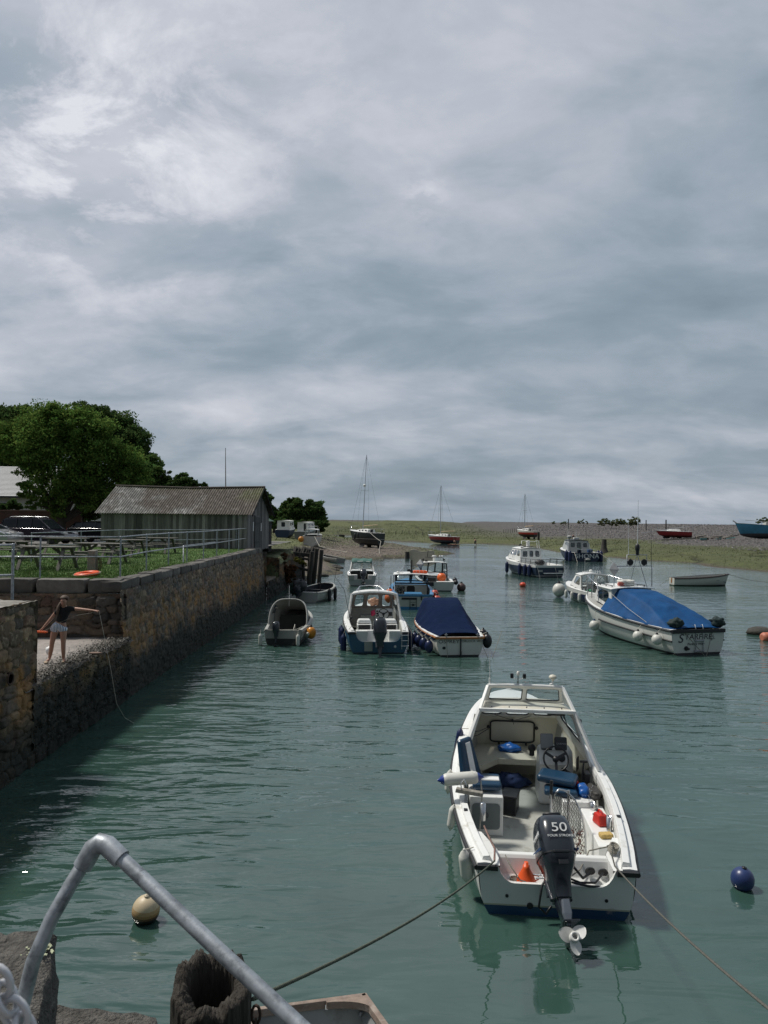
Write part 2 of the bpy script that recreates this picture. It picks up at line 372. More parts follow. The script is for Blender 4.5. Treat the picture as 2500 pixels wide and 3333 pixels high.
def ground_h(X, Y):
    d = sdist(X, Y) + (vnoise(X, Y, 5, 1)-.5)*2.2
    w = sst(18, 48, X)
    hm = .75*sst(0, 5, d)+.35*sst(5, 60, d)
    crest = 320+25*(vnoise(X, Y*0, 60, 5)-.5)
    ridge = sst(-60, 0, Y-crest)*(1-sst(0, 60, Y-crest))
    hm = hm + 3.65*ridge - 3*sst(10, 80, Y-crest)
    dr = np.clip(d, 0, None)
    hr = .75*sst(0, 5, dr)+.4*sst(3, 20, dr)+1.7*sst(12, 75, dr)+1.75*sst(60, 150, dr)-7.5*sst(165, 320, dr)
    h = hm*(1-w)+hr*w
    # the spit and the left bank
    spit = (Y < 200) & (X < 12)
    d2_ = d+1.3; hs = np.where(d2_ > 0, .42*sst(0, 2.5, d2_)+.22*sst(3, 9, d2_), -.01)
    left = 1-sst(-12, -8, X)
    hs = hs + left*(.55*sst(0, 12, d)+1.0*sst(8, 40, d))
    h = np.where(spit, hs, h)
    near = (X < -5) & (Y < 84)
    h = np.where(near, h + 1.1*sst(1, 6, d)*(1-sst(70, 84, Y)), h)
    h = h + (vnoise(X, Y, 1.6, 8)-.5)*.22*sst(1, 6, d) + (vnoise(X, Y, 9, 9)-.5)*.35*sst(2, 12, d)
    return np.where(d < np.where(spit, -1.3, 0), np.maximum(d*.35, -1.5), h), np.where(spit, d+1.3, d)
nY, nX = 430, 420
ys = 57*(620/57.)**np.linspace(0, 1, nY)
ss = np.linspace(-.75, .80, nX)
YY, SS = np.meshgrid(ys, ss, indexing='ij'); XX = SS*YY
HH, DD = ground_h(XX, YY)
nz1 = vnoise(XX, YY, 14, 21); nz2 = vnoise(XX, YY, 3, 22); nz3 = vnoise(XX, YY, .9, 23)
grass = np.array([.085, .110, .034]); grass2 = np.array([.125, .132, .048]); gravel = np.array([.125, .102, .084]); shing = np.array([.088, .080, .079]); mud = np.array([.075, .062, .045])
g = grass[None, None]*(1-nz2[..., None])+grass2[None, None]*nz2[..., None]
g = g*(.42+.62*nz1[..., None])
shw = sst(18, 48, XX)*sst(16, 30, DD+(nz1-.5)*26+(nz2-.5)*8)                         # right-hand beach
shw = np.maximum(shw, sst(308, 322, YY+(nz1-.5)*24)*(YY > 200))                  # ridge
spw = ((YY < 200) & (XX < 12))*sst(-13, -9, XX)*sst(.5, 2, DD+(nz2-.5)*2)
tipg = sst(1.5, 4.5, XX+(nz2-.5)*5)*((YY < 125) & (YY > 90)) + ((XX > 1) & (DD < 3.2) & (YY < 112))*sst(.4, .55, nz2)
tipg = np.maximum(tipg, sst(114, 128, YY+(nz1-.5)*20)*((YY < 200) & (XX < 12)))
spw = spw*np.clip(1-tipg, 0, 1)*sst(.22, .40, nz2+.12)
c = g*(1-spw[..., None])+(gravel*(.7+.7*nz3[..., None]))*spw[..., None]
c = c*(1-shw[..., None])+(shing*(.68+.62*nz3[..., None]))*shw[..., None]
mw = (1-sst(.2, 1.6, DD+(nz2-.5)*1.5))
c = c*(1-mw[..., None])+mud*mw[..., None]
cr = np.abs(vnoise(XX, YY, 26, 31, 5)-.5); crk = (1-sst(.0, .016, cr))*(1-shw)*(1-spw)*(YY > 90)      # drainage creeks
c = c*(1-.7*crk[..., None]); HH = HH-.3*crk*(DD > 2)
terr = M('marsh_ground', (1, 1, 1), .92, v=.4, vs=1.3, bump=1, bs=4, bd=.22, vc=True)
o = npmesh('marsh', np.stack([XX, YY, HH], -1).reshape(-1, 3), gridfaces(nY, nX)[:, ::-1], terr, c.reshape(-1, 3))
tag(o, kind='structure')
def gz(x, y): return float(ground_h(np.array([float(x)]), np.array([float(y)]))[0][0])
# pebbles and tussocks give the banks an uneven skin
def scatter(name, n, xr, yr, cond, size, mat, colf, flat=.5, seed=1, upright=False, minz=None):
    rs = np.random.RandomState(seed); X = rs.uniform(*xr, n); yl = rs.uniform(0, 1, n); Y = yr[0]*(yr[1]/yr[0])**yl
    H, D = ground_h(X, Y); k = cond(X, Y, D, H) & (H > .02); X, Y, H = X[k], Y[k], H[k]; n = len(X)
    s = rs.uniform(*size, n)*(Y/100.)**.5
    V = np.zeros((n, 8 if not upright else 3, 3)); a = rs.uniform(0, 2*pi, n)
    if upright:
        dx = np.cos(a)*s*.4; dy = np.sin(a)*s*.4
        V[:, 0] = np.stack([X-dx, Y-dy, H-.05], 1); V[:, 1] = np.stack([X+dx, Y+dy, H-.05], 1); V[:, 2] = np.stack([X+rs.uniform(-.3, .3, n)*s, Y, H+s], 1)
        Fc = np.arange(n*3).reshape(n, 3)
    else:
        q = 0
        for z in (0, 1):
            for i in range(4):
                r = s*(1 if z == 0 else .55)*rs.uniform(.7, 1.2, n); an = a+i*pi/2
                V[:, q] = np.stack([X+np.cos(an)*r, Y+np.sin(an)*r, H-.05+z*s*flat+.03], 1); q += 1
        base = np.arange(n)[:, None]*8
        Fc = np.concatenate([base+np.array([f]) for f in ((4, 5, 6, 7), (0, 1, 5, 4), (1, 2, 6, 5), (2, 3, 7, 6), (3, 0, 4, 7))])
    cc_ = np.repeat(colf(rs, n), V.shape[1], 0)
    return npmesh(name, V.reshape(-1, 3), Fc, mat, cc_, smooth=False)
pebm = M('pebbles', (1, 1, 1), .85, v=.15, bump=.2, vc=True)
tag(scatter('beach_pebbles', 26000, (28, 190), (75, 300), lambda X, Y, D, H: (D > 22+8*np.sin(X*.3)) & (X/Y > .2) & (X/Y < .62), (.07, .26), pebm, lambda r, n: (r.uniform(.06, .22, n)[:, None]*np.array([1.03, .97, .96]))), kind='stuff', label='pinkish grey shingle stones strewn over the beach', cat='pebbles')
tag(scatter('spit_gravel', 9000, (-12, 9), (90, 160), lambda X, Y, D, H: (D > .3) & (X < 7), (.04, .15), pebm, lambda r, n: (r.uniform(.06, .30, n)[:, None]*np.array([1.1, .95, .82])), seed=3), kind='stuff', label='brown gravel on the spit around the dark sailboat', cat='gravel')
grm = M('marsh_grass_blades', (1, 1, 1), .8, v=.2, bump=0, vc=True)
tag(scatter('marsh_grass', 60000, (-70, 110), (62, 290), lambda X, Y, D, H: (np.abs(X/Y) < .58) & (D > .6) & (~((X > -8) & (X < 6) & (Y < 150))) & (~((X > 36) & (D > 20))), (.07, .19), grm, lambda r, n: (r.uniform(.9, 1.7, n)[:, None]*np.array([.075, .098, .032])), seed=5, upright=True), kind='stuff', label='short green saltmarsh grass across the flats', cat='grass')

# ------------------------------------------------------------------ stone walls with individually raised stones
def stone_wall(name, label, cat, A, B, z0, z1, lean=0.0, res=.04, sw=(.28, .62), sh=(.15, .30), seed=1, zones=True, depth=.05, big=False, tint=(1, 1, 1), parent=None):
    rs = np.random.RandomState(seed); A = np.array(A, float); B = np.array(B, float); L = np.hypot(*(B-A)); e = (B-A)/L; nrm_ = np.array([e[1], -e[0]])
    H = z1-z0; rows = []; z = z0-.2; seeds = []
    while z < z1+.2:
        hh = rs.uniform(*sh); u = -rs.uniform(0, .4)
        while u < L+.4:
            w_ = rs.uniform(*sw); seeds.append((u+w_/2, z+hh/2+rs.uniform(-.04, .04), w_, hh)); u += w_
        z += hh
    S = np.array(seeds); nu = int(L/res)+2; nv = int(H/res)+2
    U, V = np.meshgrid(np.linspace(0, L, nu), np.linspace(z0, z1, nv), indexing='ij'); Uf, Vf = U.ravel(), V.ravel()
    Ud = Uf+(vnoise(Uf, Vf, .35, seed+3)-.5)*.26; Vd = Vf+(vnoise(Uf, Vf, .3, seed+4)-.5)*.20+(vnoise(Uf, Vf*0, 3, seed+7)-.5)*.3
    d1 = np.full(Uf.shape, 9.); d2 = np.full(Uf.shape, 9.); id1 = np.zeros(Uf.shape, int)
    order = np.argsort(Uf, kind='stable'); us = Uf[order]
    for k, (su, sv, w_, hh) in enumerate(S):
        lo, hi = np.searchsorted(us, [su-1.1, su+1.1]); ix = order[lo:hi]
        if not len(ix): continue
        ix = ix[np.abs(Vd[ix]-sv) < .8]
        du = np.abs(Ud[ix]-su)/w_; dv = np.abs(Vd[ix]-sv)/hh
        dd = (du**3.2+dv**3.2)**(1/3.2)
        a = dd < d1[ix]; d2[ix] = np.where(a, d1[ix], np.minimum(d2[ix], dd)); id1[ix] = np.where(a, k, id1[ix]); d1[ix] = np.where(a, dd, d1[ix])
    edge = np.clip((d2-d1)/.30, 0, 1); prof = 1-(1-edge)**2.5
    st = rs.rand(len(S)); st2 = rs.rand(len(S)); ext = rs.rand(len(S))
    disp = depth*(prof*(.55+.9*ext[id1])-.5)+(vnoise(Uf, Vf, .22, seed+9)-.5)*depth*.9+(vnoise(Uf, Vf, .07, seed+19)-.5)*depth*.35
    base = np.array([[.115, .10, .085], [.155, .125, .095], [.10, .095, .090], [.145, .105, .085], [.20, .165, .125], [.085, .085, .083]])
    ci = (st*6).astype(int) % 6; col = base[ci][id1]*(.62+.75*st2[id1])[:, None]
    mort = np.array([.21, .195, .165]); mk = (1-np.clip(edge*2.6, 0, 1))[:, None]*(vnoise(Uf, Vf, .5, seed+5) > .46)[:, None]
    dk = (1-np.clip(edge*2.6, 0, 1))[:, None]
    col = col*(1-dk*.6); col = col*(1-mk)+mort*mk
    n5 = vnoise(Uf, Vf, 1.2, seed+6, 5); n6 = vnoise(Uf, Vf, .25, seed+8, 4)
    if zones:                                   # tide marks: ochre lichen above, black weed below
        oc = sst(1.0, 1.5, Vf+(n5-.5)*1.1)*(1-sst(2.0, 2.8, Vf+(n5-.5)*1.4)); oc = oc*sst(.44, .62, n6*.5+n5*.5)*.8
        col = col*(1-.75*oc[:, None])+np.array([.26, .150, .048])*(.5+n6[:, None])*.75*oc[:, None]
        wd = 1-sst(.75, 1.5, Vf+(n5-.5)*1.2)
        col = col*(1-.93*wd[:, None])+np.array([.014, .020, .017])*(.5+n6[:, None])*.86*wd[:, None]
        sp = (vnoise(Uf, Vf, .06, seed+12, 2) > .74)*sst(1.6, 2.6, Vf); col = col+sp[:, None]*np.array([.13, .13, .11])
    col = col*np.array(tint)*np.array([1.06, .98, .88])
    off = disp-lean*(Vf-z0)/H
    X = A[0]+e[0]*Uf+nrm_[0]*off; Y = A[1]+e[1]*Uf+nrm_[1]*off
    mat = M('quay_stone', (1, 1, 1), .88, v=.28, vs=9, bump=.8, bs=28, bd=.02, vc=True)
    f = gridfaces(nu, nv)
    o = npmesh(name, np.stack([X, Y, Vf], 1), f, mat, col, smooth=True, parent=parent)
    if label: tag(o, label, cat)
    return o
def rough_block(mb, c, d, rz=0, amp=.02, n=6, seed=0, cut=None):
    hx, hy, hz = [q/2 for q in d]; R = Matrix.Rotation(rz, 3, 'Z')
    nx, ny, nz_ = [max(2, min(16, int(q*n))) for q in d]
    def face(o, a, b_, na, nb):
        vs = []
        for i in range(na+1):
            for j in range(nb+1):
                p = Vector(o)+Vector(a)*(i/na)+Vector(b_)*(j/nb)
                q = p.copy(); r0 = .06*min(d)                   # worn arrises
                k = sum(1 for w, hh in ((p.x, hx), (p.y, hy), (p.z, hz)) if abs(abs(w)-hh) < 1e-6)
                if k >= 2: q *= (1-.035*k)
                nn = mn.noise_vector((p+Vector((seed*3.1, seed*1.7, 0)))*4)*amp+mn.noise_vector((p+Vector((0, seed, 0)))*13)*amp*.4
                vs.append(R @ (q+nn)+Vector(c))
        fs = [(i*(nb+1)+j, (i+1)*(nb+1)+j, (i+1)*(nb+1)+j+1, i*(nb+1)+j+1) for i in range(na) for j in range(nb)]
        mb.add(vs, fs, True)
    face((-hx, -hy, hz), (2*hx, 0, 0), (0, 2*hy, 0), nx, ny); face((-hx, -hy, -hz), (0, 2*hy, 0), (2*hx, 0, 0), ny, nx)
    face((-hx, -hy, -hz), (2*hx, 0, 0), (0, 0, 2*hz), nx, nz_); face((hx, hy, -hz), (-2*hx, 0, 0), (0, 0, 2*hz), nx, nz_)
    face((hx, -hy, -hz), (0, 2*hy, 0), (0, 0, 2*hz), ny, nz_); face((-hx, hy, -hz), (0, -2*hy, 0), (0, 0, 2*hz), ny, nz_)
copem = M('coping_stone', (1, 1, 1), .85, v=.35, vs=5, bump=.9, bs=35, bd=.012, vc=True, dirt=(.30, .30, .27), dsc=7, dth=.62)
def coping(parent, A, B, z, w, h, lmin, lmax, seed, inset=.0, amp=.02):
    rs = random.Random(seed); A = Vector((*A, 0)); B = Vector((*B, 0)); L = (B-A).length; e = (B-A)/L; nn = Vector((e.y, -e.x, 0)); u = 0; mb = MB(); a = math.atan2(e.y, e.x)
    while u < L-.05:
        l = min(rs.uniform(lmin, lmax), L-u); k = rs.uniform(.07, .15)
        mb.cur = (k*1.08, k, k*.9)
        rough_block(mb, A+e*(u+l/2)-nn*(w/2-inset+rs.uniform(-.02, .02))+Vector((0, 0, z-h/2+rs.uniform(-.02, .02))), (l-.015, w, h), a, amp, 7, seed+int(u*10))
        u += l
    return mb.build('coping', copem, parent)
# main quay wall, running away from the viewer on the left
qw = thing('quay_wall', 'long rubble stone quay wall with ochre and black tide marks running away on the left', 'quay wall', (-7, 32, 0))
def rel(o, p): o.parent = p; o.matrix_parent_inverse = Matrix.Translation(-p.location); return o
rel(stone_wall('stone_face', None, None, (-6.98, 20.2), (-7.05, 44.6), -.4, 2.98, .22, .038, sw=(.18, .46), sh=(.10, .21), seed=11), qw)
rel(coping(None, (-7.22, 20.4), (-7.3, 44.6), 3.22, .62, .30, .7, 1.5, 4), qw)
rel(stone_wall('stone_face', None, None, (-7.05, 44.55), (-12, 44.9), -.4, 3.0, .05, .1, seed=12), qw)
# landing: back wall and side
bw = thing('landing_back_wall', 'dark stone wall with large coping blocks behind the girl on the landing', 'stone wall', (-11, 20.5, 0))
rel(stone_wall('stone_face', None, None, (-16, 19.9), (-7.1, 20.45), 1.6, 2.86, .03, .03, sw=(.26, .7), sh=(.12, .26), seed=21, zones=False, depth=.09, tint=(.85, .82, .84)), bw)
rel(coping(None, (-16, 19.98), (-7.3, 20.5), 3.24, .6, .40, 1.0, 1.7, 9), bw)
# landing ledge
ld = thing('stone_landing', 'low stone landing covered in weed that the girl stands on', 'landing', (-8, 17.6, 0))
rel(stone_wall('weedy_face', None, None, (-6.96, 14.7), (-6.98, 20.35), -.4, 1.60, .0, .035, seed=31, depth=.07, tint=(.62, .66, .62)), ld)
nu, nv = 130, 150
U, V = np.meshgrid(np.linspace(-14, -6.93, nu), np.linspace(14.4, 20.6, nv), indexing='ij')
ed = sst(-8.1, -6.95, U+(vnoise(U, V, .8, 41)-.5)*.5)
Z = 1.66+(vnoise(U, V, .5, 42)-.5)*.05+ed*((vnoise(U, V, .16, 43, 3)-.5)*.06)-.10*sst(-7.05, -6.93, U)
cl = np.array([.30, .27, .25])*(.7+.6*vnoise(U, V, .4, 44, 5)[..., None]); cl = cl*(1-ed[..., None]*.72)+np.array([.13, .12, .10])*vnoise(U, V, .1, 45, 2)[..., None]*ed[..., None]*.8
rel(npmesh('landing_top', np.stack([U, V, Z], -1).reshape(-1, 3), gridfaces(nu, nv), M('landing_stone', (1, 1, 1), .9, v=.25, vs=10, bump=.8, bs=40, bd=.015, vc=True), cl.reshape(-1, 3)), ld)
rs = np.random.RandomState(5); n = 9000
X = -6.9-np.abs(rs.normal(0, .30, n)); Yv = rs.uniform(14.8, 20.3, n); s_ = rs.uniform(.008, .026, n); a = rs.uniform(0, 6.28, n)
onf = rs.rand(n) < .45; Zb = np.where(onf, rs.uniform(.1, 1.66, n), 1.66+rs.uniform(-.01, .06, n)); X = np.where(onf, -6.93+rs.uniform(-.02, .05, n), X)
V3 = np.stack([np.stack([X+np.cos(a+q)*s_*rs.uniform(.6, 1.4, n), Yv+np.sin(a+q)*s_*rs.uniform(.6, 1.4, n), Zb+rs.uniform(-.02, .03, n)], 1) for q in (0, 2.1, 4.2)], 1)
cw = np.repeat(np.where(onf[:, None], rs.uniform(.3, 1.3, n)[:, None]*np.array([.016, .022, .018]), rs.uniform(.3, 1.5, n)[:, None]*np.array([.075, .068, .055])), 3, 0)
o = npmesh('seaweed', V3.reshape(-1, 3), np.arange(n*3).reshape(n, 3), M('seaweed', (1, 1, 1), .6, v=.2, vc=True, bump=0), cw, smooth=False); tag(o, 'dark seaweed and mussels crusting the edge of the stone landing', 'seaweed', kind='stuff')
# near wall with the rough top
nw = thing('near_quay_wall', 'nearer quay wall of mortared stone with ochre lichen at the left edge', 'quay wall', (-7, 11, 0))
rel(stone_wall('stone_face', None, None, (-6.9, 6), (-6.96, 14.95), -.4, 3.30, .10, .024, sw=(.2, .52), sh=(.12, .26), seed=51, depth=.07, tint=(1.1, 1.04, .95)), nw)
rel(stone_wall('stone_face', None, None, (-6.98, 14.93), (-9, 14.93), -.4, 3.28, .02, .06, seed=52), nw)
nu, nv = 60, 160; U, V = np.meshgrid(np.linspace(-9, -6.99, nu), np.linspace(6, 14.97, nv), indexing='ij')
Z = 3.29+(vnoise(U, V, .5, 61)-.5)*.10; cl = np.array([.26, .245, .22])*(.5+.9*vnoise(U, V, .3, 62, 5)[..., None])
rel(npmesh('wall_top', np.stack([U, V, Z], -1).reshape(-1, 3), gridfaces(nu, nv), copem, cl.reshape(-1, 3)), nw)
mb = MB(); mb.lathe([(.105, -.016), (.125, 0), (.105, .016), (.085, 0), (.105, -.016)], (0, 0, 0), 20, 'x')
mb.tube([(-.06, 0, .1), (.02, 0, .1)], .02)
tag(mb.build('mooring_ring', M('rusty_iron', (.07, .045, .035), .8, .3, v=.4), loc=(-6.86, 13.65, 1.98)), 'rusty iron mooring ring on the near quay wall', 'mooring ring')
# far, lower wall with a recess and hanging growth
fwl = thing('ruined_quay_wall', 'low crumbling stone wall with a recessed ledge beyond the main quay wall', 'stone wall', (-7, 54, 0))
rel(stone_wall('stone_face', None, None, (-6.95, 49.0), (-6.6, 61), -.4, 2.3, .3, .09, seed=71, tint=(.62, .6, .6), depth=.10), fwl)
rel(stone_wall('stone_face', None, None, (-7.05, 44.6), (-6.95, 49.0), -.4, 1.15, .0, .08, seed=72, tint=(.6, .6, .6), depth=.10), fwl)
rel(stone_wall('stone_face', None, None, (-8.6, 44.6), (-8.3, 49.2), 1.0, 2.5, .0, .09, seed=73, tint=(.75, .7, .7), depth=.10), fwl)
rel(stone_wall('stone_face', None, None, (-8.4, 49.05), (-6.9, 49.0), 1.0, 2.4, .0, .09, seed=74, tint=(.7, .65, .65), depth=.10), fwl)
mb = MB(); mb.cur = (.17, .14, .11)
rough_block(mb, (-7.9, 46.8, 1.0), (1.7, 4.6, .4), 0, .06, 3, 3)
rel(mb.build('ledge', copem), fwl)
nu, nv = 40, 60; U, V = np.meshgrid(np.linspace(-16, -6.95, nu), np.linspace(44.8, 63, nv), indexing='ij')
Z = 2.42+.5*sst(-8.5, -12, U)*0+(vnoise(U, V, 1.2, 81)-.5)*.35-1.6*sst(-8.5, -8.2, U)*(V < 49)-.5*sst(-7.3, -6.95, U)*(V >= 49)+.6*(1-sst(-16, -9.5, U)); cl = np.array([.07, .085, .035])*(.5+1.0*vnoise(U, V, .8, 82, 5)[..., None])
tag(npmesh('rough_bank', np.stack([U, V, Z], -1).reshape(-1, 3), gridfaces(nu, nv), terr, cl.reshape(-1, 3)), kind='structure')

# lawn and yard on top of the quay
lawnm = M('lawn_grass', (.065, .130, .024), .9, v=.35, vs=1.1, bump=1, bs=22, bd=.05, dirt=(.10, .115, .04), dsc=.9, dth=.55)
mb = MB(); zl = 3.19
mb.add([(-7.75, 20.9, zl), (-7.8, 43.5, zl), (-60, 43.5, zl), (-60, 17.2, zl), (-16, 20.3, zl)], [(0, 1, 2, 3, 4)])
tag(mb.build('lawn', lawnm), kind='structure')
mb = MB(); mb.add([(-7.7, 43.5, zl-.004), (-7.7, 62, zl-.1), (-90, 62, zl-.1), (-90, 43.5, zl-.004)], [(0, 1, 2, 3)])
tag(mb.build('car_park', M('car_park_gravel', (.15, .145, .14), .9, v=.25, vs=2, bump=.6, bs=40, bd=.02)), kind='structure')
mb = MB(); mb.add([(-40, -40, 2.9), (12, -40, 2.9), (12, .9, 2.9), (-40, .9, 2.9)], [(0, 1, 2, 3)])
tag(mb.build('quay_ground', M('dark_setts', (.12, .115, .105), .9)), kind='structure')
rs = np.random.RandomState(9); n = 52000
Yb = 20.9*(43.4/20.9)**rs.rand(n); Xb = -7.7-rs.rand(n)**1.0*(Yb*.60-7.7).clip(2)
kk = (vnoise(Xb, Yb, .7, 91) > .25); Xb, Yb = Xb[kk], Yb[kk]; n = len(Xb); a = rs.uniform(0, 6.28, n); hb_ = rs.uniform(.025, .085, n)*np.where(rs.rand(n) < .03, 2.0, 1); wb_ = .010
V3 = np.stack([np.stack([Xb-np.cos(a)*wb_, Yb-np.sin(a)*wb_, np.full(n, zl-.01)], 1), np.stack([Xb+np.cos(a)*wb_, Yb+np.sin(a)*wb_, np.full(n, zl-.01)], 1), np.stack([Xb+rs.normal(0, .025, n), Yb+rs.normal(0, .025, n), zl+hb_], 1)], 1)
cg = np.repeat(rs.uniform(.7, 1.5, n)[:, None]*np.where((rs.rand(n) < .12)[:, None], np.array([.15, .14, .05]), np.array([.085, .165, .030])), 3, 0)
tag(npmesh('grass', V3.reshape(-1, 3), np.arange(n*3).reshape(n, 3), grm, cg, smooth=False), 'short mown grass on the quay around the picnic tables', 'grass', kind='stuff')

# ------------------------------------------------------------------ foreground quay corner
stonem = M('lichened_stone', (.105, .098, .088), .92, v=.6, vs=16, bump=1, bs=45, bd=.05, dirt=(.42, .42, .38), dsc=16, dth=.63)
fq = thing('foreground_quay', 'rough lichened grey stone quay corner at the bottom left', 'quay', (-1.6, 2.6, 2.9))
def rough_prism(name, top, z0, z1, amp, seed, res=.035):
    # top: polygon in plan; a dense noise-displaced slab
    mb = MB(); bm = bmesh.new(); vs = [bm.verts.new((x, y, z0)) for x, y in top]; f = bm.faces.new(vs)
    r = bmesh.ops.extrude_face_region(bm, geom=[f]); ev = [q for q in r['geom'] if isinstance(q, bmesh.types.BMVert)]
    for q in ev: q.co.z = z1
    bmesh.ops.recalc_face_normals(bm, faces=bm.faces)
    bmesh.ops.bevel(bm, geom=[e for e in bm.edges], offset=.03, segments=2, affect='EDGES', profile=.6)
    bmesh.ops.triangulate(bm, faces=bm.faces)
    for _ in range(7):
        ee = [e for e in bm.edges if e.calc_length() > res*1.6]
        if not ee: break
        bmesh.ops.subdivide_edges(bm, edges=ee, cuts=1, use_grid_fill=False); bmesh.ops.triangulate(bm, faces=[q for q in bm.faces if len(q.verts) > 3])
    for q in bm.verts:
        p = q.co+Vector((seed, 0, 0)); q.co += mn.noise_vector(p*3)*amp+mn.noise_vector(p*9)*amp*.5+mn.noise_vector(p*28)*amp*.40
    me = bpy.data.meshes.new(name); bm.to_mesh(me); bm.free(); me.polygons.foreach_set('use_smooth', [True]*len(me.polygons)); me.materials.append(stonem)
    o = bpy.data.objects.new(name, me); COL.objects.link(o); return o
zt = 3.40
a1 = P(-60, 3008, zt); a2 = P(196, 3036, zt); a3 = P(176, 3200, zt); a4 = P(150, 3500, zt)
o = rough_prism('corner_stone', [(a1.x, a1.y), (-2.6, 1.2), (a4.x, 1.9), (a3.x-.02, a3.y), (a2.x, a2.y)], 2.2, zt, .035, 3); rel(o, fq)
c1 = P(200, 3262, 2.98); c2 = P(530, 3292, 2.98)
o = rough_prism('lower_stone', [(c1.x-.5, c1.y+.0), (c1.x-.5, 1.4), (c2.x+.05, 1.4), (c2.x+.02, c2.y-.1), (c2.x-.03, c2.y)], 1.6, 2.98, .03, 8, .045); rel(o, fq)
# lichen patch
mb = MB(); lc = P(140, 3082, zt+.01); rsn = random.Random(4)
for i in range(160):
    aa = rsn.uniform(0, 6.28); r_ = abs(rsn.gauss(0, .022)); x = lc.x+math.cos(aa)*r_; y = lc.y+math.sin(aa)*r_*1.1-.02; s0 = rsn.uniform(.002, .007)
    mb.ball((x, y, zt+.012+rsn.uniform(-.004, .006)), s0, 5, 3, (1, 1, .5))
rel(mb.build('lichen_patch', M('pale_lichen', (.42, .45, .30), .9, v=.3, vs=80)), fq)
# hollow old timber pile
pc = P(690, 3180, 2.82); pc = Vector((pc.x, 3.52, 0)); mb = MB(); n = 150; rr = random.Random(3)
prof = [(-2.9, 1.03), (-1.5, 1.0), (-.7, 1.0), (-.35, 1.0), (-.15, 1.0), (-.05, .99), (0, .96)]
rings = []
ro, ri = .183, .108
def jag(j, k=1.0): return .05*math.sin(j)*k-.05*k+(mn.noise(Vector((math.cos(j)*2.2, math.sin(j)*2.2, 1.3)))*.05+mn.noise(Vector((math.cos(j)*9, math.sin(j)*9, 5)))*.022+mn.noise(Vector((math.cos(j)*26, math.sin(j)*26, 9)))*.018)*k
def rad_(j, z, r0): return r0*(1+.05*mn.noise(Vector((math.cos(j)*2, math.sin(j)*2, z*.4)))+.055*mn.noise(Vector((math.cos(j)*13, math.sin(j)*13, z*1.1)))+.03*mn.noise(Vector((math.cos(j)*34, math.sin(j)*34, z*3))))
levels = [-2.9, -2, -1.2, -.8, -.55, -.4, -.3, -.22, -.15, -.10, -.06, -.03, -.01]
for z in levels: rings.append([(pc.x+rad_(2*pi*j/n, z, ro)*math.cos(2*pi*j/n), pc.y+rad_(2*pi*j/n, z, ro)*math.sin(2*pi*j/n), 2.84+z+jag(2*pi*j/n)*(1+z/2.9)) for j in range(n)])
for k in (.94, .82, .72): rings.append([(pc.x+rad_(2*pi*j/n, 0, ro*k)*math.cos(2*pi*j/n), pc.y+rad_(2*pi*j/n, 0, ro*k)*math.sin(2*pi*j/n), 2.85+jag(2*pi*j/n)+.025*mn.noise(Vector((j*.9, k*30, 0)))) for j in range(n)])
for z in (-.04, -.10, -.2, -.35, -.6, -1.0, -1.6): rings.append([(pc.x+rad_(2*pi*j/n+1, z*2, ri)*math.cos(2*pi*j/n), pc.y+rad_(2*pi*j/n+1, z*2, ri)*math.sin(2*pi*j/n), 2.84+z+jag(2*pi*j/n)*.5) for j in range(n)])
mb.loft(rings, True, (True, True), True)
tag(mb.build('hollow_timber_pile', M('rotten_pile_wood', (.040, .034, .028), .85, v=.5, vs=6, bump=1, bs=26, bd=.02, stretch=(3, 3, .35), dirt=(.10, .09, .08), dsc=6, dth=.58)), 'rotten blackened timber pile with a hollow jagged top beside the handrail', 'timber pile')
mb = MB()
for q in range(5):
    mb.lathe([(.012, -.004), (.016, 0), (.012, .004), (.008, 0), (.012, -.004)], (0, 0, 0), 5) if False else None
    pts = [(pc.x+.215+.02*math.cos(a_), pc.y-.02, 2.66-q*.065+.045*math.sin(a_)) if q % 2 == 0 else (pc.x+.215, pc.y-.02+.02*math.cos(a_), 2.66-q*.065+.045*math.sin(a_)) for a_ in [i*2*pi/12 for i in range(13)]]
    mb.tube(pts, .007, 6, False)
tag(mb.build('short_chain', M('rusty_iron', (.07, .045, .035), .8, .3, v=.4)), 'short dark chain hanging on the right side of the hollow timber pile', 'chain')
# galvanised handrail
hr = thing('galvanised_handrail', 'sloping galvanised pipe handrail with an elbow close to the camera', 'handrail', (-.9, 1.8, 3.4))
E1 = P(322, 2748, Y=2.0)
lp = [P(40, 3460, Y=1.86), P(66, 3300, Y=1.87), P(108, 3130, Y=1.89), P(170, 2985, Y=1.92), P(236, 2870, Y=1.96), P(276, 2805, Y=1.99)]
mb = MB(); mb.tube(lp, .0185, 20); rel(mb.build('post', galv), hr)
rp = [P(385, 2785, Y=1.98), P(700, 3082, Y=1.84), P(1010, 3372, Y=1.70), P(1200, 3560, Y=1.62)]
mb = MB(); mb.tube(rp, .0185, 20); rel(mb.build('top_rail', galv), hr)
el = [P(268, 2822, Y=1.985), P(285, 2793, Y=1.99), P(302, 2762, Y=1.998), P(326, 2745, Y=2.0), P(350, 2753, Y=1.995), P(372, 2774, Y=1.985), P(396, 2797, Y=1.975)]
mb = MB(); mb.tube(el, [.0255, .0255, .026, .0265, .026, .0255, .0255], 20)
rel(mb.build('elbow_fitting', galv), hr)
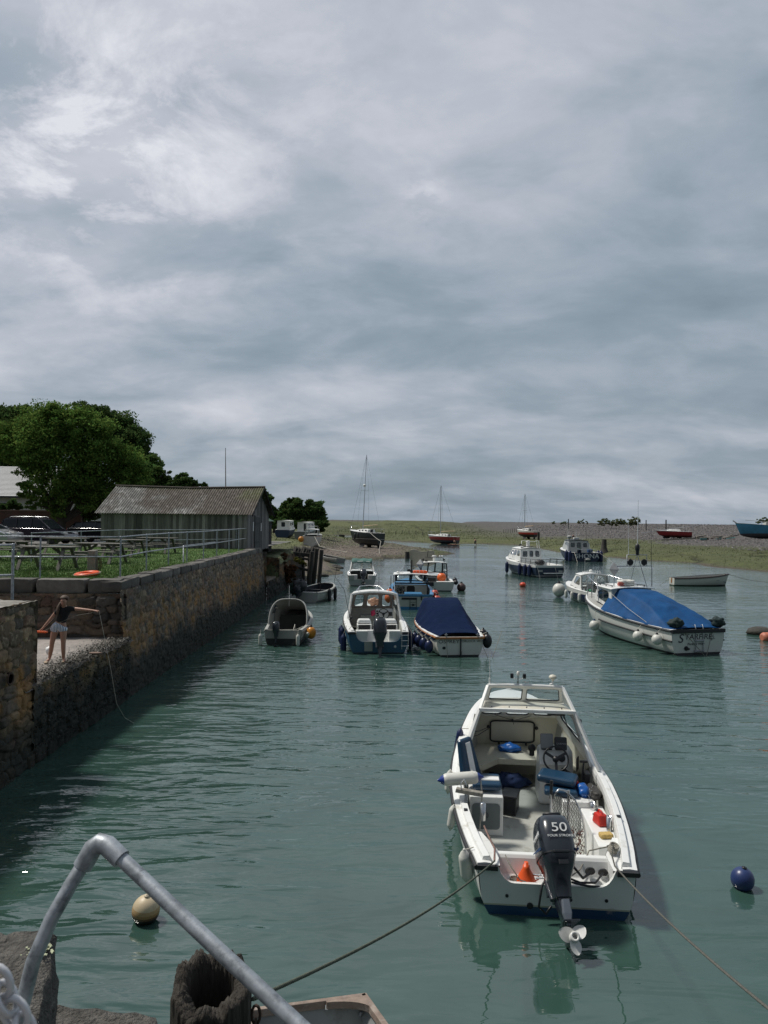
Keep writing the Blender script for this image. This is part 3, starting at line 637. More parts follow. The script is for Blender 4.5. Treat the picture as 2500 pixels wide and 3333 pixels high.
# chain close to the lens
ch = thing('galvanised_chain', 'blurred pale galvanised chain in the extreme bottom left corner', 'chain', (-.47, .95, 4.3))
cpts = [(-6, 3195), (22, 3250), (50, 3300), (82, 3352), (118, 3405)]
for i, (x, y) in enumerate(cpts):
    c0 = P(x, y, Y=.93); mb = MB(); dv = (P(30, 60, Y=.93)-P(0, 0, Y=.93)).normalized(); al = dv; sd_ = Vector((0, 1, 0)).cross(al).normalized() if i % 2 == 0 else Vector((.25, 1, .1)).normalized()
    pts = []
    for k in range(17):
        a_ = 2*pi*k/16; pts.append(c0+al*(.0205*math.sin(a_))+sd_*(.0125*math.cos(a_))*(1.15 if i % 2 == 0 else 1))
    mb.tube(pts, .0045, 8, False); rel(mb.build('link', M('bright_galvanised', (.62, .62, .64), .45, .4, v=.15, vs=30)), ch)
# ------------------------------------------------------------------ trees
leafm = bpy.data.materials.new('leaves'); leafm.use_nodes = True; t = leafm.node_tree; t.nodes.clear()
o_ = N(t, 'ShaderNodeOutputMaterial'); df = N(t, 'ShaderNodeBsdfDiffuse'); tl = N(t, 'ShaderNodeBsdfTranslucent'); mx = N(t, 'ShaderNodeMixShader'); mx.inputs[0].default_value = .35
at = N(t, 'ShaderNodeAttribute', attribute_name='Col')
for q in (df, tl): t.links.new(at.outputs['Color'], q.inputs[0])
t.links.new(df.outputs[0], mx.inputs[1]); t.links.new(tl.outputs[0], mx.inputs[2]); t.links.new(mx.outputs[0], o_.inputs[0])
barkm = M('bark', (.05, .042, .033), .9, v=.35, vs=4, bump=1, bs=12, bd=.05, stretch=(3, 3, .5))
def tree(name, label, cat, Y, base, z0, lobes, n, leaf, colr, seed=0, group=None, trunk=.2, depth=.8, branches=True):
    rs = np.random.RandomState(seed); b0 = P(*base, Y=Y); b0.z = z0
    T = thing(name, label, cat, (b0.x, Y, z0), 0, group); k = Y/F; L = []
    for (px, py, r) in lobes:
        c = P(px, py, Y=Y); L.append((c.x-b0.x, rs.uniform(-.5, .5)*r*k*depth*1.5, c.z-z0, r*k))
    A = np.array([l[3]**2 for l in L]); A = A/A.sum(); V = []; C = []
    ncl = max(30, n//55)
    idx = rs.choice(len(L), ncl, p=A)
    dirs = rs.normal(size=(ncl, 3)); dirs /= np.linalg.norm(dirs, axis=1)[:, None]
    rr_ = rs.uniform(.30, 1.22, ncl)**.6
    LL = np.array(L); cen = LL[idx, :3]+dirs*(LL[idx, 3]*rr_)[:, None]*np.array([1, depth, .92])
    crad = LL[idx, 3]*rs.uniform(.16, .42, ncl); cb = rs.uniform(.55, 1.35, ncl)
    per = int(n*1.15)//ncl; ci = np.repeat(np.arange(ncl), per); m_ = len(ci)
    off = rs.normal(size=(m_, 3)); off *= (rs.rand(m_)**.45/np.linalg.norm(off, axis=1))[:, None]
    p = cen[ci]+off*crad[ci][:, None]*np.array([1.25, 1.25, .75])
    nn = rs.normal(size=(m_, 3))+np.array([0, 0, .6]); nn /= np.linalg.norm(nn, axis=1)[:, None]
    a = np.cross(nn, rs.normal(size=(m_, 3))); a /= np.linalg.norm(a, axis=1)[:, None]; b_ = np.cross(nn, a)
    s = leaf*rs.uniform(.6, 1.3, m_)[:, None]
    V = np.stack([p-a*s, p+b_*s*.55, p+a*s, p-b_*s*.55], 1)
    c = np.array(colr)[None]*(cb[ci]*rs.uniform(.75, 1.3, m_))[:, None]; c[:, 0] *= rs.uniform(.8, 1.35, m_)
    npmesh('crown', V.reshape(-1, 3), np.arange(m_*4).reshape(m_, 4), leafm, np.repeat(c, 4, 0), smooth=False, parent=T)
    mb = MB(); h0 = min(l[2]-l[3]*.6 for l in L); h0 = max(h0, .4)
    mb.tube([(0, 0, -.3), (.03, 0, h0*.5), (.0, .05, h0+.4)], [trunk*1.2, trunk, trunk*.8], 9)
    if branches:
        for l in L:
            mid = Vector((l[0]*.45, l[1]*.45, h0+.2+(l[2]-h0)*.45))
            mb.tube([(0, 0, h0*.75), mid, (l[0], l[1], l[2]), (l[0]*1.1, l[1], l[2]+l[3]*.5)], [trunk*.55, trunk*.34, trunk*.18, .02], 6)
    mb.build('trunk', barkm, T); return T
G1 = (.12, .21, .052); G2 = (.07, .125, .042); G3 = (.09, .16, .05)
tree('broadleaf_tree', 'big mid green broadleaf tree spreading over the parked cars and white bungalow', 'tree', 57, (203, 1740), 3.1,
 [(45, 1440, 70), (110, 1385, 75), (190, 1352, 50), (165, 1420, 90), (260, 1395, 75), (320, 1430, 70), (120, 1490, 72), (210, 1510, 100), (320, 1510, 85), (400, 1500, 60), (430, 1560, 55), (370, 1585, 70), (465, 1590, 32), (30, 1480, 40), (120, 1590, 42), (175, 1640, 45), (240, 1590, 60), (300, 1620, 50), (110, 1640, 22), (205, 1668, 26)], 90000, .105, G1, 1, trunk=.24)
tree('broadleaf_tree', 'thin stemmed smaller tree between the big tree and the shed', 'tree', 59, (268, 1745), 3.1,
 [(270, 1600, 45), (300, 1550, 50), (335, 1640, 40), (300, 1665, 30), (370, 1640, 42)], 16000, .11, G2, 2, trunk=.12)
tree('broadleaf_tree', 'dark rounded tree rising behind the big tree and stepping down towards the shed', 'tree', 74, (400, 1720), 3.1,
 [(330, 1370, 52), (380, 1400, 60), (430, 1440, 55), (470, 1470, 22), (445, 1500, 45), (400, 1470, 60), (280, 1350, 40), (460, 1545, 40)], 42000, .14, G2, 3, trunk=.3)
tree('broadleaf_tree', 'dark tree at the left edge behind the big tree and the bungalow', 'tree', 78, (0, 1700), 3.1,
 [(-40, 1400, 90), (25, 1370, 50), (70, 1350, 32), (60, 1420, 60), (-30, 1500, 80), (20, 1470, 60)], 30000, .15, G2, 4, trunk=.3)
for i, (lab, Y, bx, lobes, nn_, cc_) in enumerate([
 ('dense tree just left of the shed ridge with a light green top', 70, 500, [(490, 1510, 30), (500, 1545, 34), (530, 1570, 34), (505, 1590, 40), (545, 1550, 20)], 14000, G3),
 ('low dark pine behind the middle of the shed roof', 66, 590, [(590, 1560, 22), (612, 1572, 26), (575, 1580, 26), (600, 1590, 30), (628, 1582, 16)], 9000, G2),
 ('tiny spiky tree tip above the shed ridge near the flagpole', 66, 664, [(664, 1580, 12), (668, 1594, 13), (655, 1596, 10)], 2500, G2),
 ('dark bush showing at the right end of the shed', 58, 862, [(862, 1610, 18), (868, 1635, 22), (858, 1660, 22), (872, 1655, 14), (866, 1690, 22)], 7000, G2)]):
    tree('broadleaf_tree' if i != 1 else 'pine_tree', lab, 'tree', Y, (bx, 1720), 3.0, lobes, nn_, .12, cc_, 10+i, trunk=.15)
for i, (lab, Y, bx, lobes, nn_) in enumerate([
 ('rightmost dark tree of the clump beyond the timber piles', 142, 1020, [(985, 1650, 28), (1015, 1655, 32), (1035, 1680, 26), (1000, 1690, 34), (1045, 1700, 18), (1030, 1715, 22), (965, 1665, 22)], 16000),
 ('tall dark tree left of the rightmost tree beyond the white cabin boats', 145, 948, [(945, 1648, 24), (960, 1640, 18), (930, 1660, 20), (950, 1680, 30), (925, 1690, 22)], 11000),
 ('low dark tree at the left of the clump beyond the shed', 147, 892, [(885, 1668, 20), (905, 1665, 16), (890, 1690, 26), (915, 1695, 22), (872, 1690, 20)], 9000)]):
    tree('broadleaf_tree', lab, 'tree', Y, (bx, 1725), 2.4, lobes, nn_, .26, G2, 20+i, trunk=.25, group=None)
tree('hedge', 'long clipped dark hedge under the trees beyond the shed', 'hedge', 138, (930, 1722), 2.4, [(x, 1704+(x % 3)*2, 14) for x in range(872, 1066, 11)], 12000, .2, G2, 31, trunk=.05, branches=False)
bl = [('leftmost tiny round bush on the shingle ridge', 300, 1803, [(1803, 1701, 5), (1799, 1702, 4)], 500), ('small flat bush on the ridge right of the tiny round one', 290, 1834, [(1828, 1702, 5), (1838, 1701, 6), (1845, 1703, 4)], 800),
 ('sparse dark bush on the ridge above the dark blue workboat', 260, 1900, [(1886, 1700, 6), (1898, 1697, 7), (1909, 1701, 6)], 1200), ('long grey green scrub bush on the shingle ridge, largest of the ridge bushes', 230, 1990, [(1948, 1702, 9), (1966, 1700, 11), (1985, 1702, 10), (2005, 1700, 12), (2025, 1701, 11), (1972, 1694, 7)], 6000),
 ('taller bush at the right end of the scrub on the ridge', 225, 2062, [(2052, 1698, 12), (2066, 1696, 13), (2074, 1702, 9), (2062, 1690, 7)], 3500), ('green bush behind the blue wreck at the right edge', 175, 2480, [(2470, 1697, 8), (2486, 1694, 9), (2500, 1696, 10)], 1800)]
for i, (lab, Y, bx, lobes, nn_) in enumerate(bl):
    bx_ = P(bx, 1700, Y=Y); tree('bush', lab, 'bush', Y, (bx, 1712), gz(bx_.x, Y)-.3, lobes, nn_, .16, (.16, .20, .10), 40+i, trunk=.05, branches=False, group='scrub bushes on the shingle ridge')
tree('hanging_plants', 'reddish brown dead growth hanging over the crumbling wall', 'plants', 52.5, (935, 1860), .6, [(915, 1840, 16), (925, 1812, 14), (935, 1860, 20), (948, 1885, 18), (930, 1890, 15), (950, 1850, 14)], 9000, .05, (.11, .065, .04), 50, trunk=.02, branches=False)
tree('grass_tuft', 'pale grass tuft on top of the crumbling wall beside the timber piles', 'plants', 55.5, (975, 1830), 1.9, [(965, 1822, 8), (980, 1828, 9), (992, 1836, 7)], 3000, .05, (.16, .17, .05), 51, trunk=.02, branches=False)
tree('broadleaf_tree', 'bright green shrub behind the brick wall under the big tree', 'shrub', 63, (262, 1700), 3.6, [(258, 1655, 14), (270, 1668, 14)], 2500, .1, (.12, .17, .03), 52, trunk=.04, branches=False)
tree('bush', 'dark bushes in front of the bungalow window above the brick wall', 'bush', 62.5, (40, 1660), 4.4, [(10, 1650, 14), (40, 1642, 16), (60, 1650, 12)], 5000, .1, G2, 53, trunk=.04, branches=False)

# ------------------------------------------------------------------ shed
sh = thing('boat_shed', 'long grey weathered timber shed with a mossy corrugated roof', 'shed', (-8.0, 43.2, 3.15), rad(-4))
plank = M('weathered_planks', (1, 1, 1), .85, v=.35, vs=3, bump=.7, bs=14, bd=.02, vc=True, stretch=(5, 5, .5))
rr = random.Random(5)
def plankwall(mb, A, B, z0, ztop, w=.17, th=.03):
    A, B = Vector((*A, 0)), Vector((*B, 0)); L = (B-A).length; e = (B-A)/L; a = math.atan2(e.y, e.x); u = 0; i = 0
    while u < L:
        ww = min(rr.uniform(.8, 1.2)*w, L-u+.01); k = rr.uniform(.055, .15) if rr.random() < .85 else rr.uniform(.16, .22); zt_ = ztop(u+ww/2)
        n_ = Vector((e.y, -e.x, 0))*((.012 if i % 2 else -.006)+rr.uniform(-.004, .004)); zb = z0+rr.uniform(-.03, .06)
        mb.box(A+e*(u+ww/2)+n_+Vector((0, 0, (zb+zt_)/2)), (ww-.006, th, zt_-zb), a, rx=0, ry=0, col=(k*1.6, k*1.5, k*1.45)); u += ww; i += 1
LS, WS = 8.8, 5.4; ez, rz_ = 2.12, 3.72
mb = MB(); plankwall(mb, (-LS, 0), (0, 0), -.1, lambda u: ez-.02); mb.build('front_wall', plank, sh)
mb = MB(); gt = lambda u: ez+(rz_-ez)*(1-abs(u-WS/2)/(WS/2))-.06; plankwall(mb, (0.02, 0.02), (0.02, WS), -.1, gt, .19); mb.build('gable_wall', plank, sh)
mb = MB(); plankwall(mb, (-LS, WS), (-LS, 0), -.1, gt, .19); plankwall(mb, (0, WS), (-LS, WS), -.1, lambda u: ez-.02); mb.build('rear_wall', plank, sh)
roofm = M('mossy_corrugated_roof', (1, 1, 1), .85, v=.3, vs=5, bump=.5, bs=20, bd=.02, vc=True)
for side in (0, 1):
    nx_, ny_ = 620, 22; xs = np.linspace(-LS-.35, .4, nx_); vv = np.linspace(-.09, 1.0, ny_)
    Xg, Vg = np.meshgrid(xs, vv, indexing='ij'); sag = -.10*np.sin((Xg+LS)/LS*pi)*Vg
    Yg = (WS/2)*Vg if side == 0 else WS-(WS/2)*Vg
    Zg = ez+(rz_-ez)*Vg+.026*np.sin(Xg*2*pi/.152)+sag+.06+.02*(Vg < .48)
    n1_ = vnoise(Xg+50, Vg*3.2+9, .9, 101, 5); n2_ = vnoise(Xg+50, Vg*3.2, .12, 102, 3); n3_ = vnoise(Xg+40, Vg*3, 2.5, 103)
    col = np.array([.15, .148, .14])*(.35+1.3*n2_[..., None])
    mossf = sst(.38, .62, n1_*.6+n3_*.25+.30*sst(-LS, 0, Xg)*1.0+.12*(Vg-.4)-.02)
    col = col*(1-.8*mossf[..., None])+np.array([.060, .043, .030])*(.5+n2_[..., None])*.8*mossf[..., None]
    gm = sst(-.9, .1, Xg+(n1_-.5)*2.4)*sst(.25, .8, Vg); gm = np.maximum(gm, sst(.90, .98, Vg+(n1_-.5)*.15)*.6); col = col*(1-.8*gm[..., None])+np.array([.075, .085, .025])*.8*gm[..., None]
    wh = (n2_ > .66)[..., None]*(1-mossf[..., None]*.6); col = col+wh*.13
    npmesh('roof', np.stack([Xg, Yg, Zg], -1).reshape(-1, 3), gridfaces(nx_, ny_)[:, ::-1] if side == 0 else gridfaces(nx_, ny_), roofm, col.reshape(-1, 3), parent=sh)
mb = MB(); mb.tube([(-LS-.35, WS/2, rz_+.07), (-LS/2, WS/2, rz_-.03), (.4, WS/2, rz_+.07)], .08, 8); mb.build('ridge_cap', M('dark_moss_ridge', (.06, .05, .04), .9, v=.4), sh)
mb = MB()
for y0, y1, z0_, z1_ in ((-.25, WS/2, ez-.10, rz_+.02), (WS/2, WS+.25, rz_+.02, ez-.10)): mb.bar((.36, y0, z0_), (.36, y1, z1_), .035, .16)
mb.build('bargeboard', plank, sh)
mb = MB(); mb.cur = (.075, .08, .08)
for i in range(6): mb.box((.06, 1.65+.19*i, .95), (.03, .18, 1.95))
mb.cur = (.05, .055, .055); mb.box((.09, 2.15, 1.55), (.03, 1.1, .1)); mb.box((.09, 2.15, .4), (.03, 1.1, .1)); mb.build('door', plank, sh)
mb = MB(); mb.bar((.06, 1.5, 2.0), (.06, 2.75, 1.93), .06, .07); mb.bar((.06, 1.56, -.05), (.06, 1.56, 2.0), .06, .08); mb.build('door_frame', blackp, sh)
mb = MB(); mb.box((.05, 1.25, 1.35), (.01, .16, .55)); mb.build('notice', textw, sh)
mb = MB(); mb.box((.05, 3.25, 1.3), (.01, .14, .5)); mb.build('notice', textw, sh)
mb = MB(); mb.tube([P(735, 1640, Y=50), P(734, 1458, Y=50)], [.045, .02], 8)
tag(mb.build('flagpole', greywood), 'bare dark flagpole rising behind the shed roof', 'flagpole')
ht = thing('kiosk', 'small green hipped roof hut at the end of the shed', 'hut', (-9.3, 53.5, 2.6))
mb = MB(); mb.box((.3, 0, 1.1), (1.5, 1.6, 2.2)); mb.build('wall', plank, ht)
mb = MB(); mb.add([(-.6, -1, 2.2), (1.2, -1, 2.2), (1.2, 1, 2.2), (-.6, 1, 2.2), (.3, 0, 2.75)], [(0, 1, 4), (1, 2, 4), (2, 3, 4), (3, 0, 4)]); mb.build('roof', M('green_felt', (.05, .10, .075), .8), ht)

# ------------------------------------------------------------------ bungalow and brick wall
hx = P(268, 1700, Y=68).x
hs = thing('bungalow', 'white rendered bungalow with a pale slate roof behind the brick wall', 'house', (hx, 68, 3.1))
rend = M('white_render', (.62, .62, .58), .85, v=.06, vs=1, bump=.3, bs=30)
mb = MB(); mb.box((-3.3, 0, 1.85), (6.6, .3, 3.7)); mb.box((-9.6, .35, 1.85), (6.1, .3, 3.7)); mb.box((-6.4, 3.5, 1.8), (12.8, 6, 3.6)); mb.build('wall', rend, hs)
slate = M('slate_tiles', (.30, .31, .32), .5, v=.12, vs=2, bump=.3, bs=10)
mb = MB(); nrow = 24
for i in range(nrow):                              # overlapping slate courses
    v0 = i/nrow; v1 = (i+1)/nrow+.01; y0 = -.6+4.4*v0; y1 = -.6+4.4*v1; z0_ = 3.66+3.0*v0+.02; z1_ = 3.66+3.0*v1
    xr = -3.1+.0*i; mb.add([(-14, y0, z0_), (xr, y0, z0_), (xr, y1, z1_-.02), (-14, y1, z1_-.02), (-14, y0, z0_-.035), (xr, y0, z0_-.035)], [(0, 1, 2, 3), (4, 5, 1, 0)])
mb.build('roof', slate, hs)
mb = MB(); mb.add([(-14, 8, 3.6), (-3.1, 8, 3.6), (-3.1, 3.8, 6.66), (-14, 3.8, 6.66)], [(3, 2, 1, 0)])
mb.box((-1.6, 3, 3.75), (3.3, 6.3, .12)); mb.build('roof', slate, hs)
mb = MB(); mb.box((-8, -.68, 3.58), (12, .12, .13)); mb.build('gutter', blackp, hs)
for x_, w_ in ((-7.0, 2.0), (-9.5, 1.6)):
    mb = MB(); mb.box((x_, .16, 2.65), (w_, .06, .95)); f = mb.build('window', textw, hs)
    mb = MB()
    for k in (-1, 1): mb.box((x_+k*w_/4, .125, 2.65), (w_/2-.1, .03, .8))
    mb.build('pane', M('dark_window', (.02, .025, .03), .1, v=.1, bump=0), f)
mb = MB()
mb.box((-14.5, 60.5, 0), (1, 1, 1)) if False else None
brickm = bpy.data.materials.new('red_brick'); brickm.use_nodes = True; t = brickm.node_tree; bb = t.nodes['Principled BSDF']; bb.inputs['Roughness'].default_value = .9
bt = N(t, 'ShaderNodeTexBrick'); bt.inputs['Scale'].default_value = 2.2; bt.inputs['Color1'].default_value = (.105, .045, .032, 1); bt.inputs['Color2'].default_value = (.065, .035, .028, 1); bt.inputs['Mortar'].default_value = (.09, .07, .06, 1); bt.inputs['Mortar Size'].default_value = .02
tcx = N(t, 'ShaderNodeTexCoord'); mp = N(t, 'ShaderNodeMapping'); mp.inputs['Rotation'].default_value = (pi/2, 0, 0); t.links.new(tcx.outputs['Object'], mp.inputs[0]); t.links.new(mp.outputs[0], bt.inputs['Vector'])
nz_ = N(t, 'ShaderNodeTexNoise'); nz_.inputs['Scale'].default_value = 1.1; nz_.inputs['Detail'].default_value = 6; t.links.new(tcx.outputs['Object'], nz_.inputs['Vector'])
t.links.new(mixc(t, .55, bt.outputs[0], ramp(t, nz_.outputs[0], [(.3, (.5, .5, .5)), (.7, (1.2, 1.2, 1.2))]), 'MULTIPLY'), bb.inputs['Base Color'])
bwl = thing('brick_wall', 'old red brick garden wall behind the parked cars', 'brick wall', (-24, 60.3, 3.05))
bxr = P(278, 1700, Y=60.3).x+24
mb = MB(); mb.box(((-22+bxr)/2, 0, 1.15), (22+bxr, .3, 2.3)); mb.build('wall', brickm, bwl)
mb = MB(); mb.box(((-22+bxr)/2, 0, 2.35), (22+bxr+.1, .4, .1)); mb.build('coping', M('brick_coping', (.14, .09, .07), .9), bwl)
mb = MB(); mb.box((-16, 61, 3.8), (9, .12, 1.5)); tag(mb.build('timber_fence', plank), 'dark timber fence between the brick wall and the shed', 'fence')

# ------------------------------------------------------------------ railings
def railing(name, label, pts, zb, ht_, mid, r=.026, posts=True, group=None):
    T = thing(name, label, 'railing', (pts[0][0], pts[0][1], zb), 0, group); o0 = Vector((pts[0][0], pts[0][1], 0))
    P_ = [Vector((x, y, 0))-o0 for x, y in pts]
    if posts:
        for p in P_:
            mb = MB(); mb.tube([p+Vector((0, 0, -.05)), p+Vector((0, 0, ht_))], r, 8); mb.ball(p+Vector((0, 0, ht_)), r*1.35, 8, 6); mb.ball(p+Vector((0, 0, mid)), r*1.35, 8, 6); mb.build('post', galv, T)
    for nm, h_ in (('top_rail', ht_), ('middle_rail', mid)):
        mb = MB(); mb.tube([p+Vector((0, 0, h_)) for p in P_], r*.85, 8); mb.build(nm, galv, T)
    return T
main = [P(-260, 1880, 3.22), P(130, 1881, 3.22), P(391, 1879, 3.22), P(476, 1854, 3.22), P(548, 1838, 3.22), P(608, 1827, 3.22), P(662, 1818, 3.22), P(705, 1808, 3.22), P(745, 1799, 3.22), P(776, 1791, 3.22), P(803, 1785, 3.22)]
railing('metal_railing', 'galvanised two rail railing along the edge of the quay', [(p.x, p.y) for p in main], 3.22, 1.18, .60)
back = [P(103, 1735, 4.33), P(270, 1729, 4.33), P(388, 1725, 4.33)]
railing('metal_railing', 'second galvanised railing behind the picnic tables, near the cars', [(back[0].x, back[0].y), ((back[0].x+back[2].x)/2, (back[0].y+back[2].y)/2), (back[2].x, back[2].y), (-8.6, 43)], 3.2, 1.13, .58, .022)
q0 = P(40, 1942, 3.30); T = railing('metal_railing', 'short end of a railing standing on the nearer quay wall at the left edge', [(q0.x, q0.y), (q0.x-1.6, q0.y-1.2), (q0.x-3.2, q0.y-2.4)], 3.28, 1.10, .47, .03)
mb = MB(); a = P(597, 1777, 3.85); b_ = P(603, 1860, Y=a.y-.1); mb.tube([P(700, 1765, 3.84), a, (a.x+.02, a.y-.05, a.z-.6), (a.x+.05, a.y-.3, 3.0), (a.x+.0, a.y-.5, 2.95)], .024, 8)
tag(mb.build('ladder_handrail', galv), 'bent pipe grab rail of the quay ladder below the railing', 'grab rail')

# ------------------------------------------------------------------ picnic tables
tabw = M('table_wood', (.15, .142, .125), .85, v=.3, vs=8, bump=.6, bs=30, bd=.006, stretch=(1, 4, 1))
def picnic():
    T = thing('picnic_table', 'grey weathered picnic table nearest the water, left of the life ring post', 'picnic table', (0, 0, 0), 0, 'picnic tables on the quay lawn')
    mb = MB()
    for i in range(5): mb.box((0, -.30+.15*i, .75), (1.95, .138, .04))
    mb.build('table_top', tabw, T, .006)
    for s in (-1, 1):
        mb = MB(); mb.box((0, s*.72, .45), (1.95, .13, .04)); mb.box((0, s*.72+s*.145, .45), (1.95, .13, .04)); mb.build('bench', tabw, T, .006)
    for x in (-.68, .68):
        for s in (-1, 1):
            mb = MB(); mb.bar((x, s*.25, .73), (x, s*.70, -.02), .045, .11, (1, 0, 0)); mb.build('leg', tabw, T)
        mb = MB(); mb.box((x*.94, 0, .40), (.045, 1.62, .11)); mb.box((x*.94, 0, .69), (.045, .7, .08)); mb.bar((x*.9, 0, .42), (x*.25, 0, .72), .045, .09); mb.build('brace', tabw, T)
    return T
pt = picnic(); c = P(152, 1780, 3.95); pt.location = (c.x, c.y+.1, 3.2); pt.rotation_euler[2] = rad(-3)
for (px, py, a, lab) in [(330, 1769, -8, 'second picnic table, just right of the one nearest the water'), (405, 1757, -10, 'picnic table behind the life ring post near the shed'), (512, 1751, -6, 'picnic table farthest right, in front of the shed wall'), (20, 1762, -4, 'picnic table cut off by the left edge'), (215, 1752, -5, 'picnic table in front of the dark parked car')]:
    c = P(px, py, 3.95); dup(pt, (c.x, c.y, 3.2), rad(a), lab)
bp = thing('mooring_post', 'squat grey timber mooring post on the lawn edge above the landing', 'post', (0, 0, 0)); c = P(296, 1868, 3.2); bp.location = (c.x, c.y+.12, 3.15)
mb = MB(); mb.box((0, 0, .39), (.255, .255, .78), taper=(.96, .96)); mb.build('post', greywood, bp, .02)
mb = MB(); mb.tube([(-.15, -.15, .62), (.15, -.15, .62), (.15, .15, .62), (-.15, .15, .62), (-.15, -.15, .62)], .008, 6); mb.build('wire_band', blackp, bp)
mb = MB()
for k in range(5):
    mb.tube([(.17+.02*k+.06*math.cos(a_), -.05, .36+.20*math.sin(a_)) for a_ in [i*2*pi/14 for i in range(15)]], .007, 5, False)
tag(mb.build('rope_coil', M('rope_brown', (.12, .09, .05), .9), loc=bp.location), 'brown rope coil hanging on the mooring post', 'rope')
lr = thing('life_ring', 'orange life ring lying against the foot of the mooring post', 'life ring', (0, 0, 0)); c = P(283, 1873, 3.22); lr.location = (c.x, c.y, 3.27); lr.rotation_euler = (rad(4), rad(-5), .2)
mb = MB(); mb.lathe([(.29+.075*math.cos(a_), .055*math.sin(a_)) for a_ in [i*2*pi/12 for i in range(13)]], n=36); mb.build('ring', orange, lr)
mb = MB(); mb.tube([(.39*math.cos(a_)*(1+.02*math.sin(5*a_)), .39*math.sin(a_), .01) for a_ in [i*2*pi/40 for i in range(41)]], .006, 5); mb.build('grab_line', ropew, lr)

# ------------------------------------------------------------------ parked cars (side on, bonnet towards the right)
def car(label, loc, rz, paint, L=4.5, W_=1.8, H=1.68, mpv=True):
    T = thing('parked_car', label, 'car', loc, rz); hl = L/2; w = W_/2
    low = [(-hl, .32), (-hl-.02, .62), (-hl+.03, .98), (-hl+.2, 1.03), (.85, 1.02), (1.1, .99), (hl-.35, .80), (hl-.02, .62), (hl, .35), (hl-.1, .24), (-hl+.15, .24)]
    mb = MB(); rings = []
    for y, k in ((-w, .93), (-w*.985, .99), (-w*.5, 1), (w*.5, 1), (w*.985, .99), (w, .93)): rings.append([(x*(1 if abs(y) < w*.98 else .985), y, .62+(z-.62)*k) for x, z in low])
    mb.loft(rings, True, (True, True), True); mb.build('body', paint, T)
    if mpv: up_ = [(-hl+.05, 1.0), (-hl+.18, H-.18), (-hl+.4, H-.03), (-.2, H), (.45, H-.08), (1.25, .99)]
    else: up_ = [(-hl+.1, .98), (-hl+.55, H-.1), (-.4, H), (.3, H-.05), (1.15, .97)]
    mb = MB(); rings = []
    for y, k in ((-w*.93, 0), (-w*.78, 1), (w*.78, 1), (w*.93, 0)):
        rings.append([(x*(.97 if k else 1), y if k else y, z) for x, z in up_] if k else [(x, y, min(z, 1.0) if i not in (0, len(up_)-1) else z) for i, (x, z) in enumerate(up_)])
    mb.loft(rings, True, (True, True), False); mb.build('windows', M('car_glass', (.012, .016, .02), .08, v=.3, bump=0), T)
    mb = MB(); rings = []
    for y in (-w*.80, -w*.4, w*.4, w*.80): rings.append([(x*.975, y, z+.012+(.015 if abs(y) < w*.6 else 0)) for x, z in up_[1:-1]]+[(up_[-2][0]*.975, y, up_[-2][1]-.05), (up_[1][0]*.975, y, up_[1][1]-.05)])
    mb.loft(rings, True, (True, True), True); mb.build('roof', paint, T)
    for s in (-1, 1):
        mb = MB()
        for xa, xb in ((up_[0], up_[1]), (up_[-2], up_[-1])): mb.bar((xa[0], s*w*.93 if xa[1] < 1.1 else s*w*.79, xa[1]), (xb[0]*.97, s*w*.79 if xb[1] > 1.1 else s*w*.93, xb[1]), .09, .05)
        for xp in (-1.05, -.05): mb.bar((xp, s*w*.935, 1.0), (xp, s*w*.80, H-.04), .08, .04)
        mb.build('pillar', paint, T)
        if mpv:
            mb = MB(); mb.tube([(-1.6, s*w*.74, H-.0), (-1.5, s*w*.74, H+.06), (.1, s*w*.74, H+.07), (.25, s*w*.74, H+.0)], .022, 6); mb.build('roof_rail', alu, T)
        for xw in (-hl+.85, hl-.9):
            mb = MB(); mb.lathe([(.20, -.1), (.31, -.1), (.325, -.06), (.325, .06), (.31, .1), (.20, .1)], (xw, s*(w-.09), .32), 24, 'y'); o = mb.build('wheel', rubber, T)
            mb = MB(); mb.lathe([(.001, .05), (.21, .06), (.21, -.06), (.001, -.05)], (xw, s*(w-.06), .32), 16, 'y'); mb.build('rim', alu, o)
        mb = MB(); mb.box((hl-.16, s*(w-.28), .72), (.25, .38, .13), ry=.25); mb.build('headlight', M('headlamp_glass', (.5, .52, .55), .1, .3, v=.1, bump=0), T, .03)
        mb = MB(); mb.box((-hl+.03, s*(w-.12), 1.15 if mpv else .85), (.1, .14, .42 if mpv else .2)); mb.build('tail_light', M('tail_lamp', (.30, .03, .03), .2, bump=0), T, .02)
        mb = MB(); mb.ball((.85, s*(w+.06), 1.08), .09, 8, 6, (1, .8, .8)); mb.build('wing_mirror', paint, T)
    return T
pd = M('car_paint_plum', (.016, .010, .026), .16, .2, v=.1, coat=.8, bump=0); pk = M('car_paint_black', (.012, .013, .016), .16, .2, v=.1, coat=.8, bump=0); pw = M('car_paint_silver', (.38, .39, .40), .25, .4, v=.05, coat=.5, bump=0)
c = P(206, 1765, 3.18); car('dark plum people carrier with silver roof rails parked beside the lawn', (c.x, 47.5, 3.18), rad(-6), pd, 4.5)
car('black hatchback parked just behind the dark people carrier', (c.x+2.3, 52, 3.15), rad(-8), pk, 4.3, H=1.5, mpv=False)
c = P(-55, 1765, Y=44.5); car('silver car mostly cut off by the left edge', (c.x, 44.5, 3.18), rad(-4), pw, 4.2, H=1.45, mpv=False)

